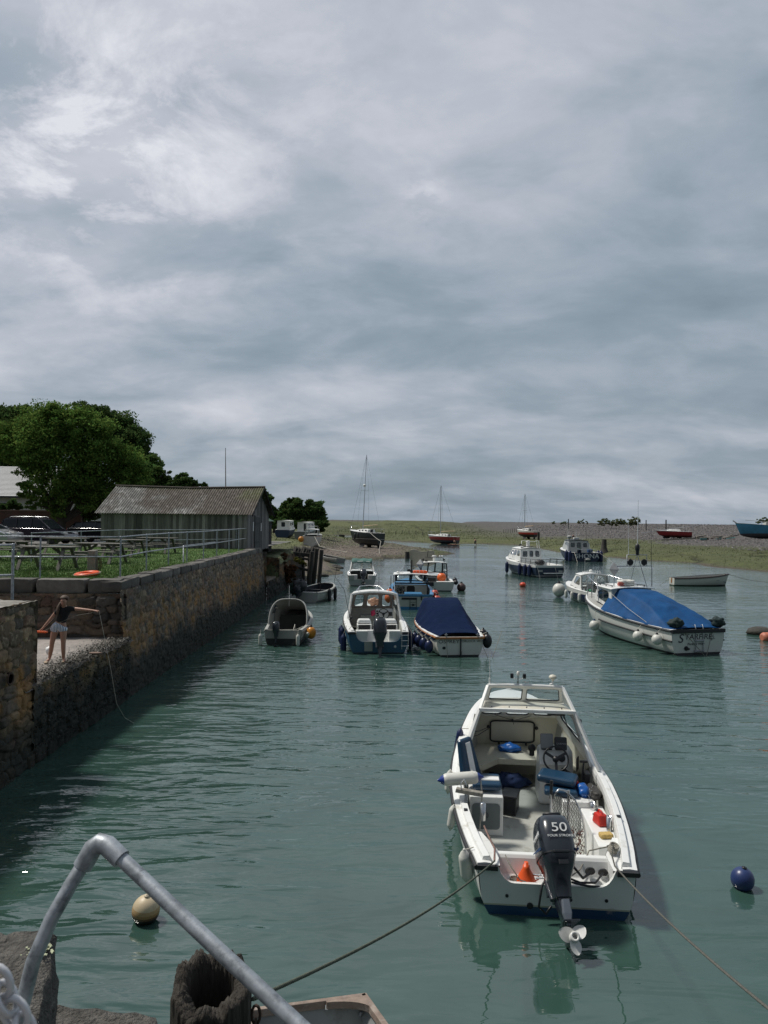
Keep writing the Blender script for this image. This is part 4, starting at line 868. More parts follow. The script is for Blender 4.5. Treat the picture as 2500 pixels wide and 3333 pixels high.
# ------------------------------------------------------------------ timber piles and jetty remains
oldw = M('dark_wet_timber', (.045, .042, .038), .85, v=.4, vs=4, bump=1, bs=12, bd=.04, stretch=(3, 3, .5))
labs = ['rightmost thick dark timber pile of the old jetty', 'dark timber pile second from the right in the old jetty', 'third timber pile from the right in the old jetty', 'fourth timber pile from the right in the old jetty', 'fifth timber pile from the right in the old jetty', 'leftmost slanting timber pile of the old jetty']
for i, (px0, py0, px1, Y, r) in enumerate([(1047, 1790, 1036, 57, .17), (1031, 1786, 1018, 57.5, .19), (1016, 1795, 1004, 56.5, .17), (1008, 1788, 1003, 58.5, .13), (985, 1792, 990, 60, .13), (962, 1788, 957, 61, .12)]):
    a = P(px0, py0, Y=Y); b_ = P(px1, 1892, Y=Y); b_.z = -.6; mb = MB(); mb.tube([b_, a.lerp(b_, .5), a], [r, r, r*.95], 10)
    tag(mb.build('timber_pile', oldw), labs[i], 'timber pile', 'piles of the old timber jetty')
for i, (xa, ya, xb, yb, Y, w_, lab) in enumerate([(955, 1802, 1018, 1808, 57.8, .3, 'upper horizontal beam of the old jetty'), (950, 1812, 1015, 1822, 57.6, .18, 'lower horizontal beam of the old jetty'), (960, 1845, 1010, 1858, 57.4, .2, 'fallen beam low between the jetty piles')]):
    mb = MB(); mb.bar(P(xa, ya, Y=Y), P(xb, yb, Y=Y), .2, w_); tag(mb.build('jetty_beam', oldw, bev=.02), lab, 'beam')
mb = MB()
for i in range(9):
    x = 955+i*9; mb.bar(P(x-4, 1812, Y=59), P(x+8, 1779+(i % 3)*3, Y=59.4), .28, .06)
tag(mb.build('plank_fence', oldw), 'ragged row of slanting dark planks behind the jetty beams', 'plank fence')
rr = random.Random(8)
for i, (px, py, s, lab) in enumerate([(1103, 1850, .5, 'dark rock standing alone in the water right of the green bank'), (1062, 1867, .55, 'dark rock at the foot of the green bank by the piles'), (1082, 1860, .5, 'middle rock along the green bank'), (1090, 1845, .45, 'farthest rock along the green bank'), (1046, 1876, .5, 'rock against the rightmost jetty pile'), (2474, 2064, .55, 'weed covered rock beside the orange barrel buoy')]):
    c = P(px, py, 0); mb = MB(); mb.ball((0, 0, 0), s, 12, 8, (1.2, .8, .45)); mb.v = [tuple(Vector(v)*(1+.35*mn.noise(Vector(v)*3+Vector((i*5, 0, 0))))) for v in mb.v]
    tag(mb.build('rock', M('wet_rock', (.045, .042, .035), .75, v=.4, bump=1, bs=10, bd=.03), loc=(c.x, c.y, .06)), lab, 'rock')
# ------------------------------------------------------------------ boat building kit
class Hull:
    def __init__(s, L, B, s0, s1, d=.22, tr=.8, tm=.42, p=2.3, e0=.42, rake=.5, tab=None, sp=1.8):
        s.L, s.B, s.s0, s.s1, s.d, s.tr, s.tm, s.p, s.e0, s.rake, s.tab, s.sp = L, B, s0, s1, d, tr, tm, p, e0, rake, tab, sp
    def hb(s, t):
        if s.tab: return float(np.interp(t, [a for a, b in s.tab], [b for a, b in s.tab]))
        if t < s.tm: return s.B/2*(s.tr+(1-s.tr)*math.sin(pi/2*t/s.tm))
        return s.B/2*max(0, 1-((t-s.tm)/(1-s.tm))**s.p)**.85
    def sh(s, t): return s.s0+(s.s1-s.s0)*t**s.sp
    def pt(s, t, u, side=1):
        th = u*pi/2; e = s.e0+(1.15-s.e0)*t**2.2; sh = s.sh(t); d = s.d*(1-t**5)
        x = s.hb(t)*max(math.cos(th), 0)**e; z = sh-(sh+d)*math.sin(th)**(.9+.25*t)
        y = s.L*t-s.rake*((sh-z)/(sh+s.d))*t**4
        return (side*x, y, z)
    def xat(s, t, z):
        pts = [s.pt(t, i/24.) for i in range(25)]; return float(np.interp(-z, [-p[2] for p in pts], [p[0] for p in pts]))
    def T(s, y): return min(max(y/s.L, 0), 1)
def boat(name, label, loc, rz, H, mh, mg, mi, cat='boat', td=.6, fl=.1, gw=.12, top=None, rub=None, rubr=.028, deckm=None, camber=.06, group=None, t0=0.0, bulk=True, rx=0, thick=.05, zs=1):
    T = thing(name, label, cat, loc, rz, group, rx=rx); T.scale = (1, 1, zs); nt_, nu_ = 40, 14; ts = [(i/nt_)**.9 for i in range(nt_+1)]
    mb = MB()
    rings = []
    for t in ts: rings.append([H.pt(t, 1-i/nu_, 1) for i in range(nu_+1)][::-1]+[H.pt(t, i/nu_, -1) for i in range(nu_-1, -1, -1)])
    mb.loft([r[::-1] for r in rings], False, (False, False), True)
    top = top or (lambda x: H.sh(0)); n = 48; w = H.hb(0); sec = [H.pt(0, i/30.) for i in range(31)]
    def zb(x): return float(np.interp(-abs(x), [-p[0] for p in sec], [p[2] for p in sec]))
    xs = [-w+2*w*i/n for i in range(n+1)]; fo, ba = [], []
    for x in xs: zt_ = top(x); z0_ = min(zb(x), zt_); fo.append(((x, -.0, z0_), (x, -.0, zt_))); ba.append(((x, thick, z0_), (x, thick, zt_)))
    for i in range(n):
        mb.quad(fo[i][0], fo[i+1][0], fo[i+1][1], fo[i][1]); mb.quad(ba[i+1][0], ba[i][0], ba[i][1], ba[i+1][1]); mb.quad(fo[i][1], fo[i+1][1], ba[i+1][1], ba[i][1])
    mb.build('hull', mh, T)
    mb = MB()
    for sd_ in (1, -1):
        rings = []
        for t in ts:
            hb = H.hb(t); z = H.sh(t); y = H.L*t; k = max(hb-gw, 0.0)
            rings.append([(sd_*(hb+.012), y, z-.03), (sd_*(hb+.012), y, z+.018), (sd_*(hb-gw*.5), y, z+.03), (sd_*k, y, z+.022), (sd_*k, y, z-.03)])
        mb.loft(rings if sd_ < 0 else [r[::-1] for r in rings], False, (True, True), False)
    mb.build('gunwale', mg, T)
    if rub:
        mb = MB()
        for sd_ in (1, -1): mb.tube([(sd_*(H.hb(t)+.02), H.L*t, H.sh(t)-.045) for t in ts], rubr, 8)
        mb.build('rubbing_strake', rub, T)
    mb = MB(); tl = [td*i/20 for i in range(21)]; tl[0] = max(t0, .012)
    for sd_ in (1, -1):
        rings = [[(sd_*max(H.hb(t)-gw, 0), H.L*t, H.sh(t)), (sd_*max(min(H.hb(t)-gw-.02, H.xat(t, fl+.15)-.05), .02), H.L*t, fl+.12), (sd_*max(min(H.hb(t)-gw-.06, H.xat(t, fl)-.1), .02), H.L*t, fl)] for t in tl]
        mb.loft(rings if sd_ > 0 else [r[::-1] for r in rings], False, (False, False), False)
    mb.loft([[(-max(min(H.hb(t)-gw-.06, H.xat(t, fl)-.1), .02), H.L*t, fl), (max(min(H.hb(t)-gw-.06, H.xat(t, fl)-.1), .02), H.L*t, fl)] for t in tl], False, (False, False), False)
    if bulk and td < .98:
        t = td; mb.add([(-(H.hb(t)-gw), H.L*t, H.sh(t)), (H.hb(t)-gw, H.L*t, H.sh(t)), (H.hb(t)-gw-.06, H.L*t, fl), (-(H.hb(t)-gw-.06), H.L*t, fl)], [(0, 1, 2, 3)])
    mb.build('cockpit_liner', mi, T)
    if td < .98:
        mb = MB(); rings = []
        for i in range(17):
            t = td+(1-td)*(i/16.)**.85; hb = H.hb(t)-.01
            rings.append([(hb*q, H.L*t-.01, H.sh(t)+.012+camber*(1-q*q)*min(1, hb*1.6)) for q in [j/5.-1 for j in range(11)]])
        mb.loft(rings, False, (False, False), True); mb.build('foredeck', deckm or mg, T)
    return T
def rrect(q, u0, u1, v0, v1, r=.18, n=4):
    pts = []
    for (cu, cv, a0) in ((u1, v1, 0), (u0, v1, 90), (u0, v0, 180), (u1, v0, 270)):
        ru, rv = r*(u1-u0), r*(v1-v0)
        ou = cu-ru if cu == u1 else cu+ru; ov = cv-rv if cv == v1 else cv+rv
        for i in range(n+1): a = rad(a0+90*i/n); pts.append(q(ou+ru*math.cos(a), ov+rv*math.sin(a)))
    return pts
def panel(T, name, quad, holes, mat, th=.03, frame=rubber, fr=.014, gl=None, r=.2):
    A, B, C, D = [Vector(p) for p in quad]
    q = lambda u, v: (A*(1-u)+B*u)*(1-v)+(D*(1-u)+C*u)*v
    nn = (B-A).cross(D-A).normalized()*th/2
    us = sorted({0, 1}|{h[0] for h in holes}|{h[1] for h in holes}); vs = sorted({0, 1}|{h[2] for h in holes}|{h[3] for h in holes})
    inh = lambda u, v: any(h[0] < u < h[1] and h[2] < v < h[3] for h in holes)
    mb = MB(); ok = {}
    for i in range(len(us)-1):
        for j in range(len(vs)-1):
            ok[i, j] = not inh((us[i]+us[i+1])/2, (vs[j]+vs[j+1])/2)
    for (i, j), s_ in ok.items():
        if not s_: continue
        c = [q(us[i], vs[j]), q(us[i+1], vs[j]), q(us[i+1], vs[j+1]), q(us[i], vs[j+1])]
        mb.quad(*[p+nn for p in c]); mb.quad(*[p-nn for p in c][::-1])
        for (di, dj, a, b_) in ((0, -1, 0, 1), (1, 0, 1, 2), (0, 1, 2, 3), (-1, 0, 3, 0)):
            if not ok.get((i+di, j+dj), False): mb.quad(c[a]-nn, c[b_]-nn, c[b_]+nn, c[a]+nn)
    for h in holes:                              # rounded corners of the openings
        pts = rrect(q, *h, r=r); k = len(pts)//4
        for ci, (cu, cv) in enumerate(((h[1], h[3]), (h[0], h[3]), (h[0], h[2]), (h[1], h[2]))):
            cp = q(cu, cv)
            for i in range(k-1):
                a, b_ = pts[ci*k+i], pts[ci*k+i+1]; mb.add([cp+nn, a+nn, b_+nn, cp-nn, a-nn, b_-nn], [(0, 1, 2), (5, 4, 3)])
    o = mb.build(name, mat, T)
    for h in holes:
        pts = rrect(q, *h, r=r); mb = MB(); mb.tube(pts+[pts[0]], fr, 6, False); f = mb.build('window', frame, T)
        mb = MB(); mb.add(pts, [tuple(range(len(pts)))]); mb.build('pane', gl or glass, f)
    return o
def roofslab(T, quad, th, camber, mat, name='cabin_roof', n=8, over=0):
    A, B, C, D = [Vector(p) for p in quad]; mb = MB(); rings = []
    for i in range(n+1):
        v = i/n; a = A.lerp(D, v); b_ = B.lerp(C, v); tp = [a.lerp(b_, j/10)+Vector((0, 0, camber*(1-(j/5-1)**2))) for j in range(11)]
        rings.append(tp+[p-Vector((0, 0, th)) for p in tp[::-1]])
    mb.loft(rings, True, (True, True), True); return mb.build(name, mat, T, .008)
def outboard(T, x, y, z, tilt, k=1.0, cow=None, txt=None, prop=None, white_prop=False, cover=None, shaft=1.0, turn=0):
    cow = cow or cowlm; Mx = Matrix.Translation((x, y, z)) @ Matrix.Rotation(rad(turn), 4, 'Z') @ Matrix.Rotation(rad(tilt), 4, 'X') @ Matrix.Diagonal((k, k, k, 1))
    def ring(hx, hy, cy, zz_, n=28, e=.62): return [(hx*math.copysign(abs(math.cos(a))**e, math.cos(a)), cy+hy*math.copysign(abs(math.sin(a))**e, math.sin(a)), zz_) for a in [2*pi*i/n for i in range(n)]]
    mb = MB(); mb.T = Mx
    mb.loft([ring(.11, .13, -.24, -.36), ring(.13, .17, -.25, -.16), ring(.185, .25, -.27, -.03), ring(.215, .285, -.28, .06), ring(.222, .293, -.28, .10)], True, (True, True), True)
    mb.loft([ring(.10, .12, -.22, -.34, 20), ring(.06, .12, -.24, -.52, 20), ring(.04, .11, -.26, -.70*shaft, 20), ring(.032, .10, -.27, -.84*shaft, 20)], True, (True, True), True)
    mb.add([(-.10, -.52, -.70*shaft), (.10, -.52, -.70*shaft), (.07, -.16, -.70*shaft), (-.07, -.16, -.70*shaft), (-.10, -.52, -.715*shaft), (.10, -.52, -.715*shaft), (.07, -.16, -.715*shaft), (-.07, -.16, -.715*shaft)], [(0, 1, 2, 3), (7, 6, 5, 4), (0, 4, 5, 1), (1, 5, 6, 2), (2, 6, 7, 3), (3, 7, 4, 0)])
    zc = -.90*shaft
    mb.lathe([(.004, -.10), (.035, -.14), (.052, -.24), (.052, -.36), (.045, -.42)], (0, 0, zc), 16, 'y')
    mb.loft([[(-.012, -.22, zc-.03), (.012, -.22, zc-.03), (.006, -.38, zc-.03), (-.006, -.38, zc-.03)], [(-.004, -.30, zc-.22), (.004, -.30, zc-.22), (.003, -.40, zc-.20), (-.003, -.40, zc-.20)]], True, (True, True), False)
    mb.box((0, -.02, -.10), (.24, .10, .34)); mb.box((0, -.10, -.22), (.16, .12, .3)); mb.tube([(-.14, -.03, .02), (.14, -.03, .02)], .035, 10)
    mb.tube([(-.11, -.06, -.1), (-.11, -.2, -.36)], .03, 8); mb.tube([(.11, -.06, -.1), (.11, -.2, -.36)], .03, 8)
    o = mb.build('outboard_motor', cow, T)
    mb = MB(); mb.T = Mx
    mb.loft([ring(.226, .297, -.28, .105), ring(.232, .303, -.28, .16), ring(.230, .300, -.28, .34), ring(.215, .28, -.275, .47), ring(.185, .24, -.265, .56), ring(.13, .17, -.25, .60), ring(.05, .07, -.25, .612)], True, (False, True), True)
    c_ = mb.build('cowling', cover or cow, o)
    mb = MB(); mb.T = Mx; mb.loft([ring(.229, .300, -.28, .092), ring(.229, .300, -.28, .108)], True, (False, False), True)
    mb.tube([(-.10, -.40, .60), (-.085, -.47, .585), (.085, -.47, .585), (.10, -.40, .60)], .018, 8); mb.build('seam_and_grip', blackp, o)
    mb = MB(); mb.T = Mx; n = 14
    mb.lathe([(.052, -.42), (.060, -.44), (.055, -.545), (.030, -.545), (.030, -.46)], (0, 0, zc), 20, 'y')
    for b0 in (rad(38), rad(158), rad(272)):
        vs = []
        for i in range(9):
            r_ = .045+.135*(i/8.); w_ = .098*math.sin(pi*min(.22+.76*(i/8.), .995))**.7+.004; pit = rad(34-20*(i/8.))
            for s_ in (-1, -.5, 0, .5, 1):
                tang = s_*w_*math.cos(pit); ax = s_*w_*math.sin(pit)*.8+.006*(1-s_*s_)
                a = b0+tang/r_*.9; vs.append((r_*math.cos(a), -.49+ax, zc+r_*math.sin(a)))
        fs = [(i*5+j, i*5+j+1, i*5+5+j+1, i*5+5+j) for i in range(8) for j in range(4)]
        mb.add(vs, fs, True); mb.add([(a, b_+.006, c2_) for a, b_, c2_ in vs], [f[::-1] for f in fs], True)
    mb.build('propeller', M('white_propeller', (.62, .62, .60), .35, v=.06) if white_prop else blackp, o)
    return o, c_, Mx
def ballfender(name, c, r, mat, label, cat='fender', group=None, top=None, sq=1.1, neck=blackp):
    T = thing(name, label, cat, c, 0, group); mb = MB(); mb.ball((0, 0, 0), r, 22, 14, (1, 1, sq)); mb.build('body', mat, T)
    mb = MB(); mb.lathe([(r*.34, r*sq*.92), (r*.22, r*sq*1.1), (r*.16, r*sq*1.28)], n=12); mb.build('neck', neck, T)
    if top is not None:
        mb = MB(); mb.tube([(0, 0, r*sq*1.2), Vector(top)-Vector(c)], .010, 5); mb.build('lanyard', ropew, T)
    return T
def tubefender(c, r, L_, mat, label, group=None, top=None, end=None, rx=0, ry=0, rz=0):
    T = thing('fender', label, 'fender', c, rz, group, rx=rx, ry=ry); mb = MB(); h = L_/2
    mb.lathe([(r*.8, -h+r*.5), (r*.95, -h+r*.75), (r, -h+r*1.1), (r, h-r*1.1), (r*.95, h-r*.75), (r*.8, h-r*.5)], n=20); mb.build('body', mat, T)
    for s_ in (-1, 1): MB().lathe([(r*.82, s_*(h-r*.55)), (r*.6, s_*(h-r*.1)), (r*.25, s_*(h+r*.25)), (r*.16, s_*(h+r*.5))], n=16).build('end_cap', end or mat, T)
    if top is not None:
        mb = MB(); mb.tube([(0, 0, h+r*.3), Vector(top)-Vector(c)], .008, 5); mb.build('lanyard', ropew, T)
    return T
def wheel(T, c, r=.19, tilt=-35, mat=blackp, spokes=3):
    mb = MB(); mb.T = Matrix.Translation(c) @ Matrix.Rotation(rad(90+tilt), 4, 'X')
    mb.tube([(r*math.cos(a), r*math.sin(a), 0) for a in [i*2*pi/28 for i in range(29)]], .016, 8, False)
    for k in range(spokes): a = pi/2+2*pi*k/spokes+pi; mb.bar((0, 0, -.02), (r*math.cos(a), r*math.sin(a), 0), .045, .014)
    mb.lathe([(.055, -.03), (.05, .012), (.001, .02)], n=16); mb.tube([(0, 0, -.03), (0, 0, -.16)], .03, 8)
    return mb.build('steering_wheel', mat, T)
def W2(T, p):                                      # boat-local point to world
    return Matrix.LocRotScale(T.location, T.rotation_euler, T.scale) @ Vector(p)
def rail(T, pts, stan, r=.014, mat=steel, name='guard_rail'):
    mb = MB(); mb.tube(pts, r, 8)
    for a, b_ in stan: mb.tube([a, b_], r*.9, 6)
    return mb.build(name, mat, T)

# ------------------------------------------------------------------ 1. white cuddy boat in the foreground
tabA = [(0, .975), (.08, 1.09), (.18, 1.19), (.28, 1.26), (.39, 1.29), (.5, 1.25), (.6, 1.17), (.72, 1.04), (.82, .89), (.90, .70), (.95, .50), (.98, .30), (1, 0.0)]
# smooth the beam table
tt = np.linspace(0, 1, 60); hh_ = np.interp(tt, [a for a, b in tabA], [b for a, b in tabA]); ker = np.array([1, 2, 3, 2, 1])/9.; hs_ = np.convolve(np.pad(hh_, 2, 'edge'), ker, 'same')[2:-2]; hs_[-3:] = hh_[-3:]
tabA = list(zip(tt.tolist(), hs_.tolist()))
HA = Hull(7.0, 2.58, .62, 1.28, .18, rake=1.1, tab=tabA, e0=.36)
def topA(x):                                     # low cut-out in the transom with rounded corners
    a = abs(x)
    if a >= .72: return .62
    if a >= .52: k = (a-.52)/.20; return .40+.22*(1-math.sqrt(max(0, 1-k*k)))
    return .40
hullA = M('hull_white_blue_boot', (1, 1, 1), .3, v=.04, vs=1.5, bump=.04, bs=6, bands=[(-9, (.015, .055, .13)), (.115, (.46, .45, .36)), (.135, (.74, .75, .73))], dirt=(.40, .37, .29), dsc=2.4, dth=.62)
TA = boat('cuddy_boat', 'white open cuddy boat with raised black outboard and white propeller, nearest the camera', (2.24, 9.38, 0), rad(-4.6), HA, hullA, white, floorm, td=.765, fl=.10, gw=.17, top=topA, rub=rubber, rubr=.034, deckm=white, camber=.05, t0=.05, bulk=False)
mb = MB()                                         # moulded splash well
mb.loft([[(x, y, z) for (y, z) in ((.05, .40-.0), (.06, .33), (.20, .31), (.30, .37), (.36, .56), (.39, .60), (.47, .60), (.49, .56), (.50, .10))] for x in (-.71, -.3, 0, .3, .71)], False, (False, False), False)
for s in (-1, 1):
    pr = lambda x, y, z: (s*x, y, z)
    mb.add([pr(.71, .05, .40), pr(.71, .06, .33), pr(.71, .20, .31), pr(.71, .30, .37), pr(.71, .36, .56), pr(.71, .39, .605), pr(.71, .05, .605)], [tuple(range(7)) if s > 0 else tuple(range(6, -1, -1))])
    mb.add([pr(.71, .02, .607), pr(.71, .47, .607), pr(.72, .50, .607), pr(.90, .95, .64), pr(1.0, .95, .64), pr(.95, .04, .607)], [tuple(range(6)) if s < 0 else tuple(range(5, -1, -1))])
    mb.add([pr(.71, .49, .605), pr(.90, .95, .64), pr(.90, .95, .1), pr(.71, .49, .1)], [(0, 1, 2, 3) if s > 0 else (3, 2, 1, 0)])
mb.build('splash_well', white, TA, .012)
mb = MB()
for s in (-1, 1):                                   # raised coaming along each side deck
    rings = []
    for i in range(14):
        t = .01+.52*i/13; hb = HA.hb(t); z = HA.sh(t); y = HA.L*t
        rings.append([(s*(hb-.06), y, z+.02), (s*(hb-.075), y, z+.075), (s*(hb-.16), y, z+.085), (s*(hb-.18), y, z+.02), (s*(hb-.18), y, z-.06)])
    mb.loft(rings if s < 0 else [r[::-1] for r in rings], False, (True, True), False)
mb.build('side_coaming', white, TA, .006)
mb = MB()
for s in (-1, 1):
    mb.bar((s*.76, -.035, .60), (s*1.0, -.035, .60), .05, .055); mb.bar((s*.74, -.035, .60), (s*.83, -.035, .60), .054, .06)
mb.build('corner_fender_strip', rubber, TA)
mb = MB()
for x in (-.62, .62): mb.lathe([(.022, -.005), (.022, .0)], (x, -.004, .24), 12, 'y')
mb.lathe([(.03, -.012), (.04, -.004), (.03, .0)], (-.33, -.004, .13), 14, 'y'); mb.build('drain_fitting', blackp, TA)
for k in range(3):
    c = (.47+.17*k, .27+.02*k, .47-.02*k)
    mb = MB(); mb.T = Matrix.Translation(c) @ Matrix.Rotation(rad(-65), 4, 'X'); mb.lathe([(.065, 0), (.062, .018), (.03, .026), (.001, .026)], n=18); mb.build('cable_boot', blackp, TA)
mb = MB(); mb.tube([(.47, .24, .47), (.35, .12, .45), (.22, .05, .62), (.1, .05, .66)], .017, 6); mb.tube([(.63, .26, .46), (.5, .08, .42), (.3, .02, .44), (.15, 0, .5)], .014, 6)
mb.tube([(.80, .26, .43), (.62, .06, .38), (.4, -.02, .42), (.18, -.02, .46)], .015, 6); mb.tube([(-.12, .0, .50), (-.2, -.12, .44), (-.24, -.16, .2), (-.15, -.16, .12), (-.08, -.12, .2)], .016, 6); mb.build('control_cable', blackp, TA)
mb = MB(); mb.tube([(-.35, .22, .42), (-.1, .14, .45), (.1, .1, .45)], .013, 6); mb.tube([(-.25, .1, .43), (-.05, .06, .46)], .012, 6); mb.build('steering_rod', steel, TA)
ob, cowl, MX = outboard(TA, -.05, -.02, .55, -42, .99, white_prop=True, turn=7, shaft=.92)
def OT(s_, size, p, rz_=0, nm='lettering', side=0, **kw):
    m_ = MX @ (Matrix.Translation(p) @ Matrix.Rotation(pi/2, 4, 'X') @ Matrix.Rotation(rz_, 4, 'Z') if not side else Matrix.Translation(p) @ Matrix.Rotation(-pi/2*side, 4, 'Z') @ Matrix.Rotation(pi/2, 4, 'X') @ Matrix.Rotation(rz_, 4, 'Z'))
    return text(s_, size, textw, cowl, m_, nm, **kw)
OT('50', .155, (.02, -.590, .375), xs=1.35); OT('FOUR STROKE', .040, (.02, -.593, .275), xs=1.25)
OT('YAMAHA', .085, (-.238, -.37, .31), rz_=.05, side=1, xs=1.0, shear=.2); OT('YAMAHA', .085, (.238, -.37, .31), rz_=-.05, side=-1, xs=1.0, shear=.2)
mb = MB(); mb.T = MX
for s in (-1, 1): mb.add([(s*.2375, -.52, .13), (s*.2375, -.10, .20), (s*.2375, -.10, .215), (s*.2375, -.52, .165)], [(0, 1, 2, 3), (3, 2, 1, 0)])
mb.build('blue_stripe', M('blue_stripe', (.02, .12, .35), .3, bump=0), cowl)
mb = MB(); mb.T = MX; mb.box((0, -.600, -.04), (.12, .02, .055)); mb.box((0, -.59, .09), (.2, .03, .03)); mb.build('latch', blackp, ob, .006)
mb = MB(); mb.T = MX; mb.loft([[(-.05, -.37, -.40), (.05, -.37, -.40), (.04, -.42, -.40), (-.04, -.42, -.40)], [(-.06, -.35, -.55), (.06, -.35, -.55), (.05, -.41, -.55), (-.05, -.41, -.55)], [(-.03, -.36, -.68), (.03, -.36, -.68), (.02, -.39, -.68), (-.02, -.39, -.68)]], True, (True, True), False)
mb.build('shaft_cover', M('grey_motor_paint', (.13, .15, .18), .35, v=.1), ob, .008)
# cuddy
cx0, cz0, cx1, cz1 = 1.05, .86, .80, 1.70
panel(TA, 'cabin_side', [(-1.07, 3.3, .84), (-.78, 5.3, 1.14), (-.66, 4.2, 1.70), (-.80, 3.45, 1.70)], [(.16, .84, .34, .86)], white)
panel(TA, 'cabin_side', [(.78, 5.3, 1.14), (1.07, 3.3, .84), (.80, 3.45, 1.70), (.66, 4.2, 1.70)], [(.16, .84, .34, .86)], white)
panel(TA, 'front_screen', [(-.78, 5.3, 1.14), (.78, 5.3, 1.14), (.66, 4.2, 1.70), (-.66, 4.2, 1.70)], [(.04, .30, .14, .88), (.35, .65, .12, .88), (.70, .96, .14, .88)], white)
roofslab(TA, [(-.83, 3.42, 1.71), (.83, 3.42, 1.71), (.70, 4.22, 1.73), (-.70, 4.22, 1.73)], .035, .03, offw)
panel(TA, 'raised_screen', [(-.70, 4.0, 1.75), (.70, 4.0, 1.75), (.645, 3.78, 2.06), (-.645, 3.78, 2.06)], [(.04, .475, .10, .92), (.525, .96, .10, .92)], white, r=.12, fr=.016)
mb = MB()
for s in (-1, 1):
    mb.bar((s*1.16, 3.05, .86), (s*.815, 3.42, 1.72), .06, .05); mb.bar((s*.815, 3.42, 1.71), (s*.655, 3.76, 2.07), .055, .045)
    mb.add([(s*.80, 3.45, 1.74), (s*.65, 3.78, 2.05), (s*.70, 4.0, 1.75)], [(0, 1, 2), (2, 1, 0)])
mb.bar((-.83, 3.41, 1.725), (.83, 3.41, 1.725), .05, .06); mb.tube([(-.66, 3.77, 2.07), (-.3, 3.76, 2.085), (.3, 3.76, 2.085), (.66, 3.77, 2.07)], .03, 8)
mb.build('cabin_frame', white, TA, .008)
mb = MB()
for i in range(5): mb.lathe([(.011, 0), (.009, .018), (.001, .02)], (-.6+.3*i, 3.47, 1.765-.002*abs(i-2)), 8)
mb.build('canopy_stud', blackp, TA)
mb = MB(); mb.box((.52, 3.60, 1.66), (.30, .16, .055)); mb.tube([(.62, 3.56, 1.66), (.72, 3.6, 1.45), (.86, 3.5, 1.32), (.93, 3.4, 1.30), (.93, 3.38, 1.5)], .009, 6); mb.box((.90, 3.42, 1.55), (.05, .06, .12)); mb.tube([(.66, 3.6, 1.64), (.74, 3.8, 1.4), (.95, 3.5, 1.16)], .008, 6); mb.build('vhf_radio', blackp, TA, .006)
# bulkhead, berth platform, hatch
mb = MB(); mb.add([(-.86, 5.35, .55), (.86, 5.35, .55), (.82, 5.30, 1.16), (-.82, 5.30, 1.16)], [(0, 1, 2, 3)])
for s in (-1, 1): mb.add([(s*1.0, 3.9, .50), (s*.86, 5.35, .55), (s*.82, 5.3, 1.16), (s*1.06, 3.3, .86)], [(0, 1, 2, 3), (3, 2, 1, 0)])
mb.build('cabin_lining', offw, TA)
mb = MB()
slab = [(-.42, 4.42), (.42, 4.42), (.75, 4.1), (.98, 3.9), (.98, 4.6), (.86, 5.36), (-.86, 5.36), (-.98, 4.6), (-.98, 3.8), (-.72, 4.0)]
for z0_, z1_ in ((.50, .555),):
    n = len(slab); vs = [(x, y, z0_) for x, y in slab]+[(x, y, z1_) for x, y in slab]
    mb.add(vs, [tuple(range(n-1, -1, -1)), tuple(range(n, 2*n))]+[(i, (i+1) % n, n+(i+1) % n, n+i) for i in range(n)])
for a, b_ in (((-.72, 4.02), (-.98, 3.82)), ((.75, 4.12), (.98, 3.92))): mb.add([(a[0], a[1], .1), (b_[0], b_[1], .1), (b_[0], b_[1], .5), (a[0], a[1], .5)], [(0, 1, 2, 3), (3, 2, 1, 0)])
mb.bar((-.44, 4.42, .52), (.44, 4.42, .52), .04, .10); mb.bar((-.43, 4.42, .52), (-.74, 4.0, .52), .04, .10); mb.bar((.43, 4.42, .52), (.77, 4.1, .52), .04, .10)
mb.add([(-.95, 5.0, .1), (.95, 5.0, .1), (.95, 5.0, .5), (-.95, 5.0, .5)], [(0, 1, 2, 3)])
mb.build('berth_platform', offw, TA)
mb = MB(); pts = rrect(lambda u, v: Vector((-.50+.86*u, 5.318-.035*v, .62+.42*v)), 0, 1, 0, 1, .12, 4); mb.tube(pts+[pts[0]], .016, 8, False)
for q in ((-.33, 5.30, .60), (.20, 5.30, .60), (-.07, 5.26, 1.06)): mb.box(q, (.035, .03, .06))
mb.ball((.40, 5.27, .92), .035, 10, 8); mb.ball((-.54, 5.27, .92), .035, 10, 8); mb.build('hatch_seal', rubber, TA)
mb = MB(); mb.add([(-.40+.0, 5.31, .62), (.26, 5.31, .62), (.26, 5.28, 1.03), (-.40, 5.28, 1.03)], [(0, 1, 2, 3)])
mb = MB(); mb.tube([(-.50, 5.22, 1.2), (-.30, 5.1, 1.17), (-.07, 5.05, 1.12)], .006, 5); mb.tube([(.36, 5.22, 1.2), (.15, 5.1, 1.17), (-.07, 5.05, 1.12), (-.07, 5.05, 1.04)], .006, 5); mb.tube([(-.95, 3.7, 1.25), (-.75, 4.5, 1.05), (-.55, 5.2, .93)], .008, 5); mb.tube([(-.98, 3.7, 1.15), (-.78, 4.5, .97), (-.55, 5.2, .90)], .008, 5); mb.build('cord', blackp, TA)
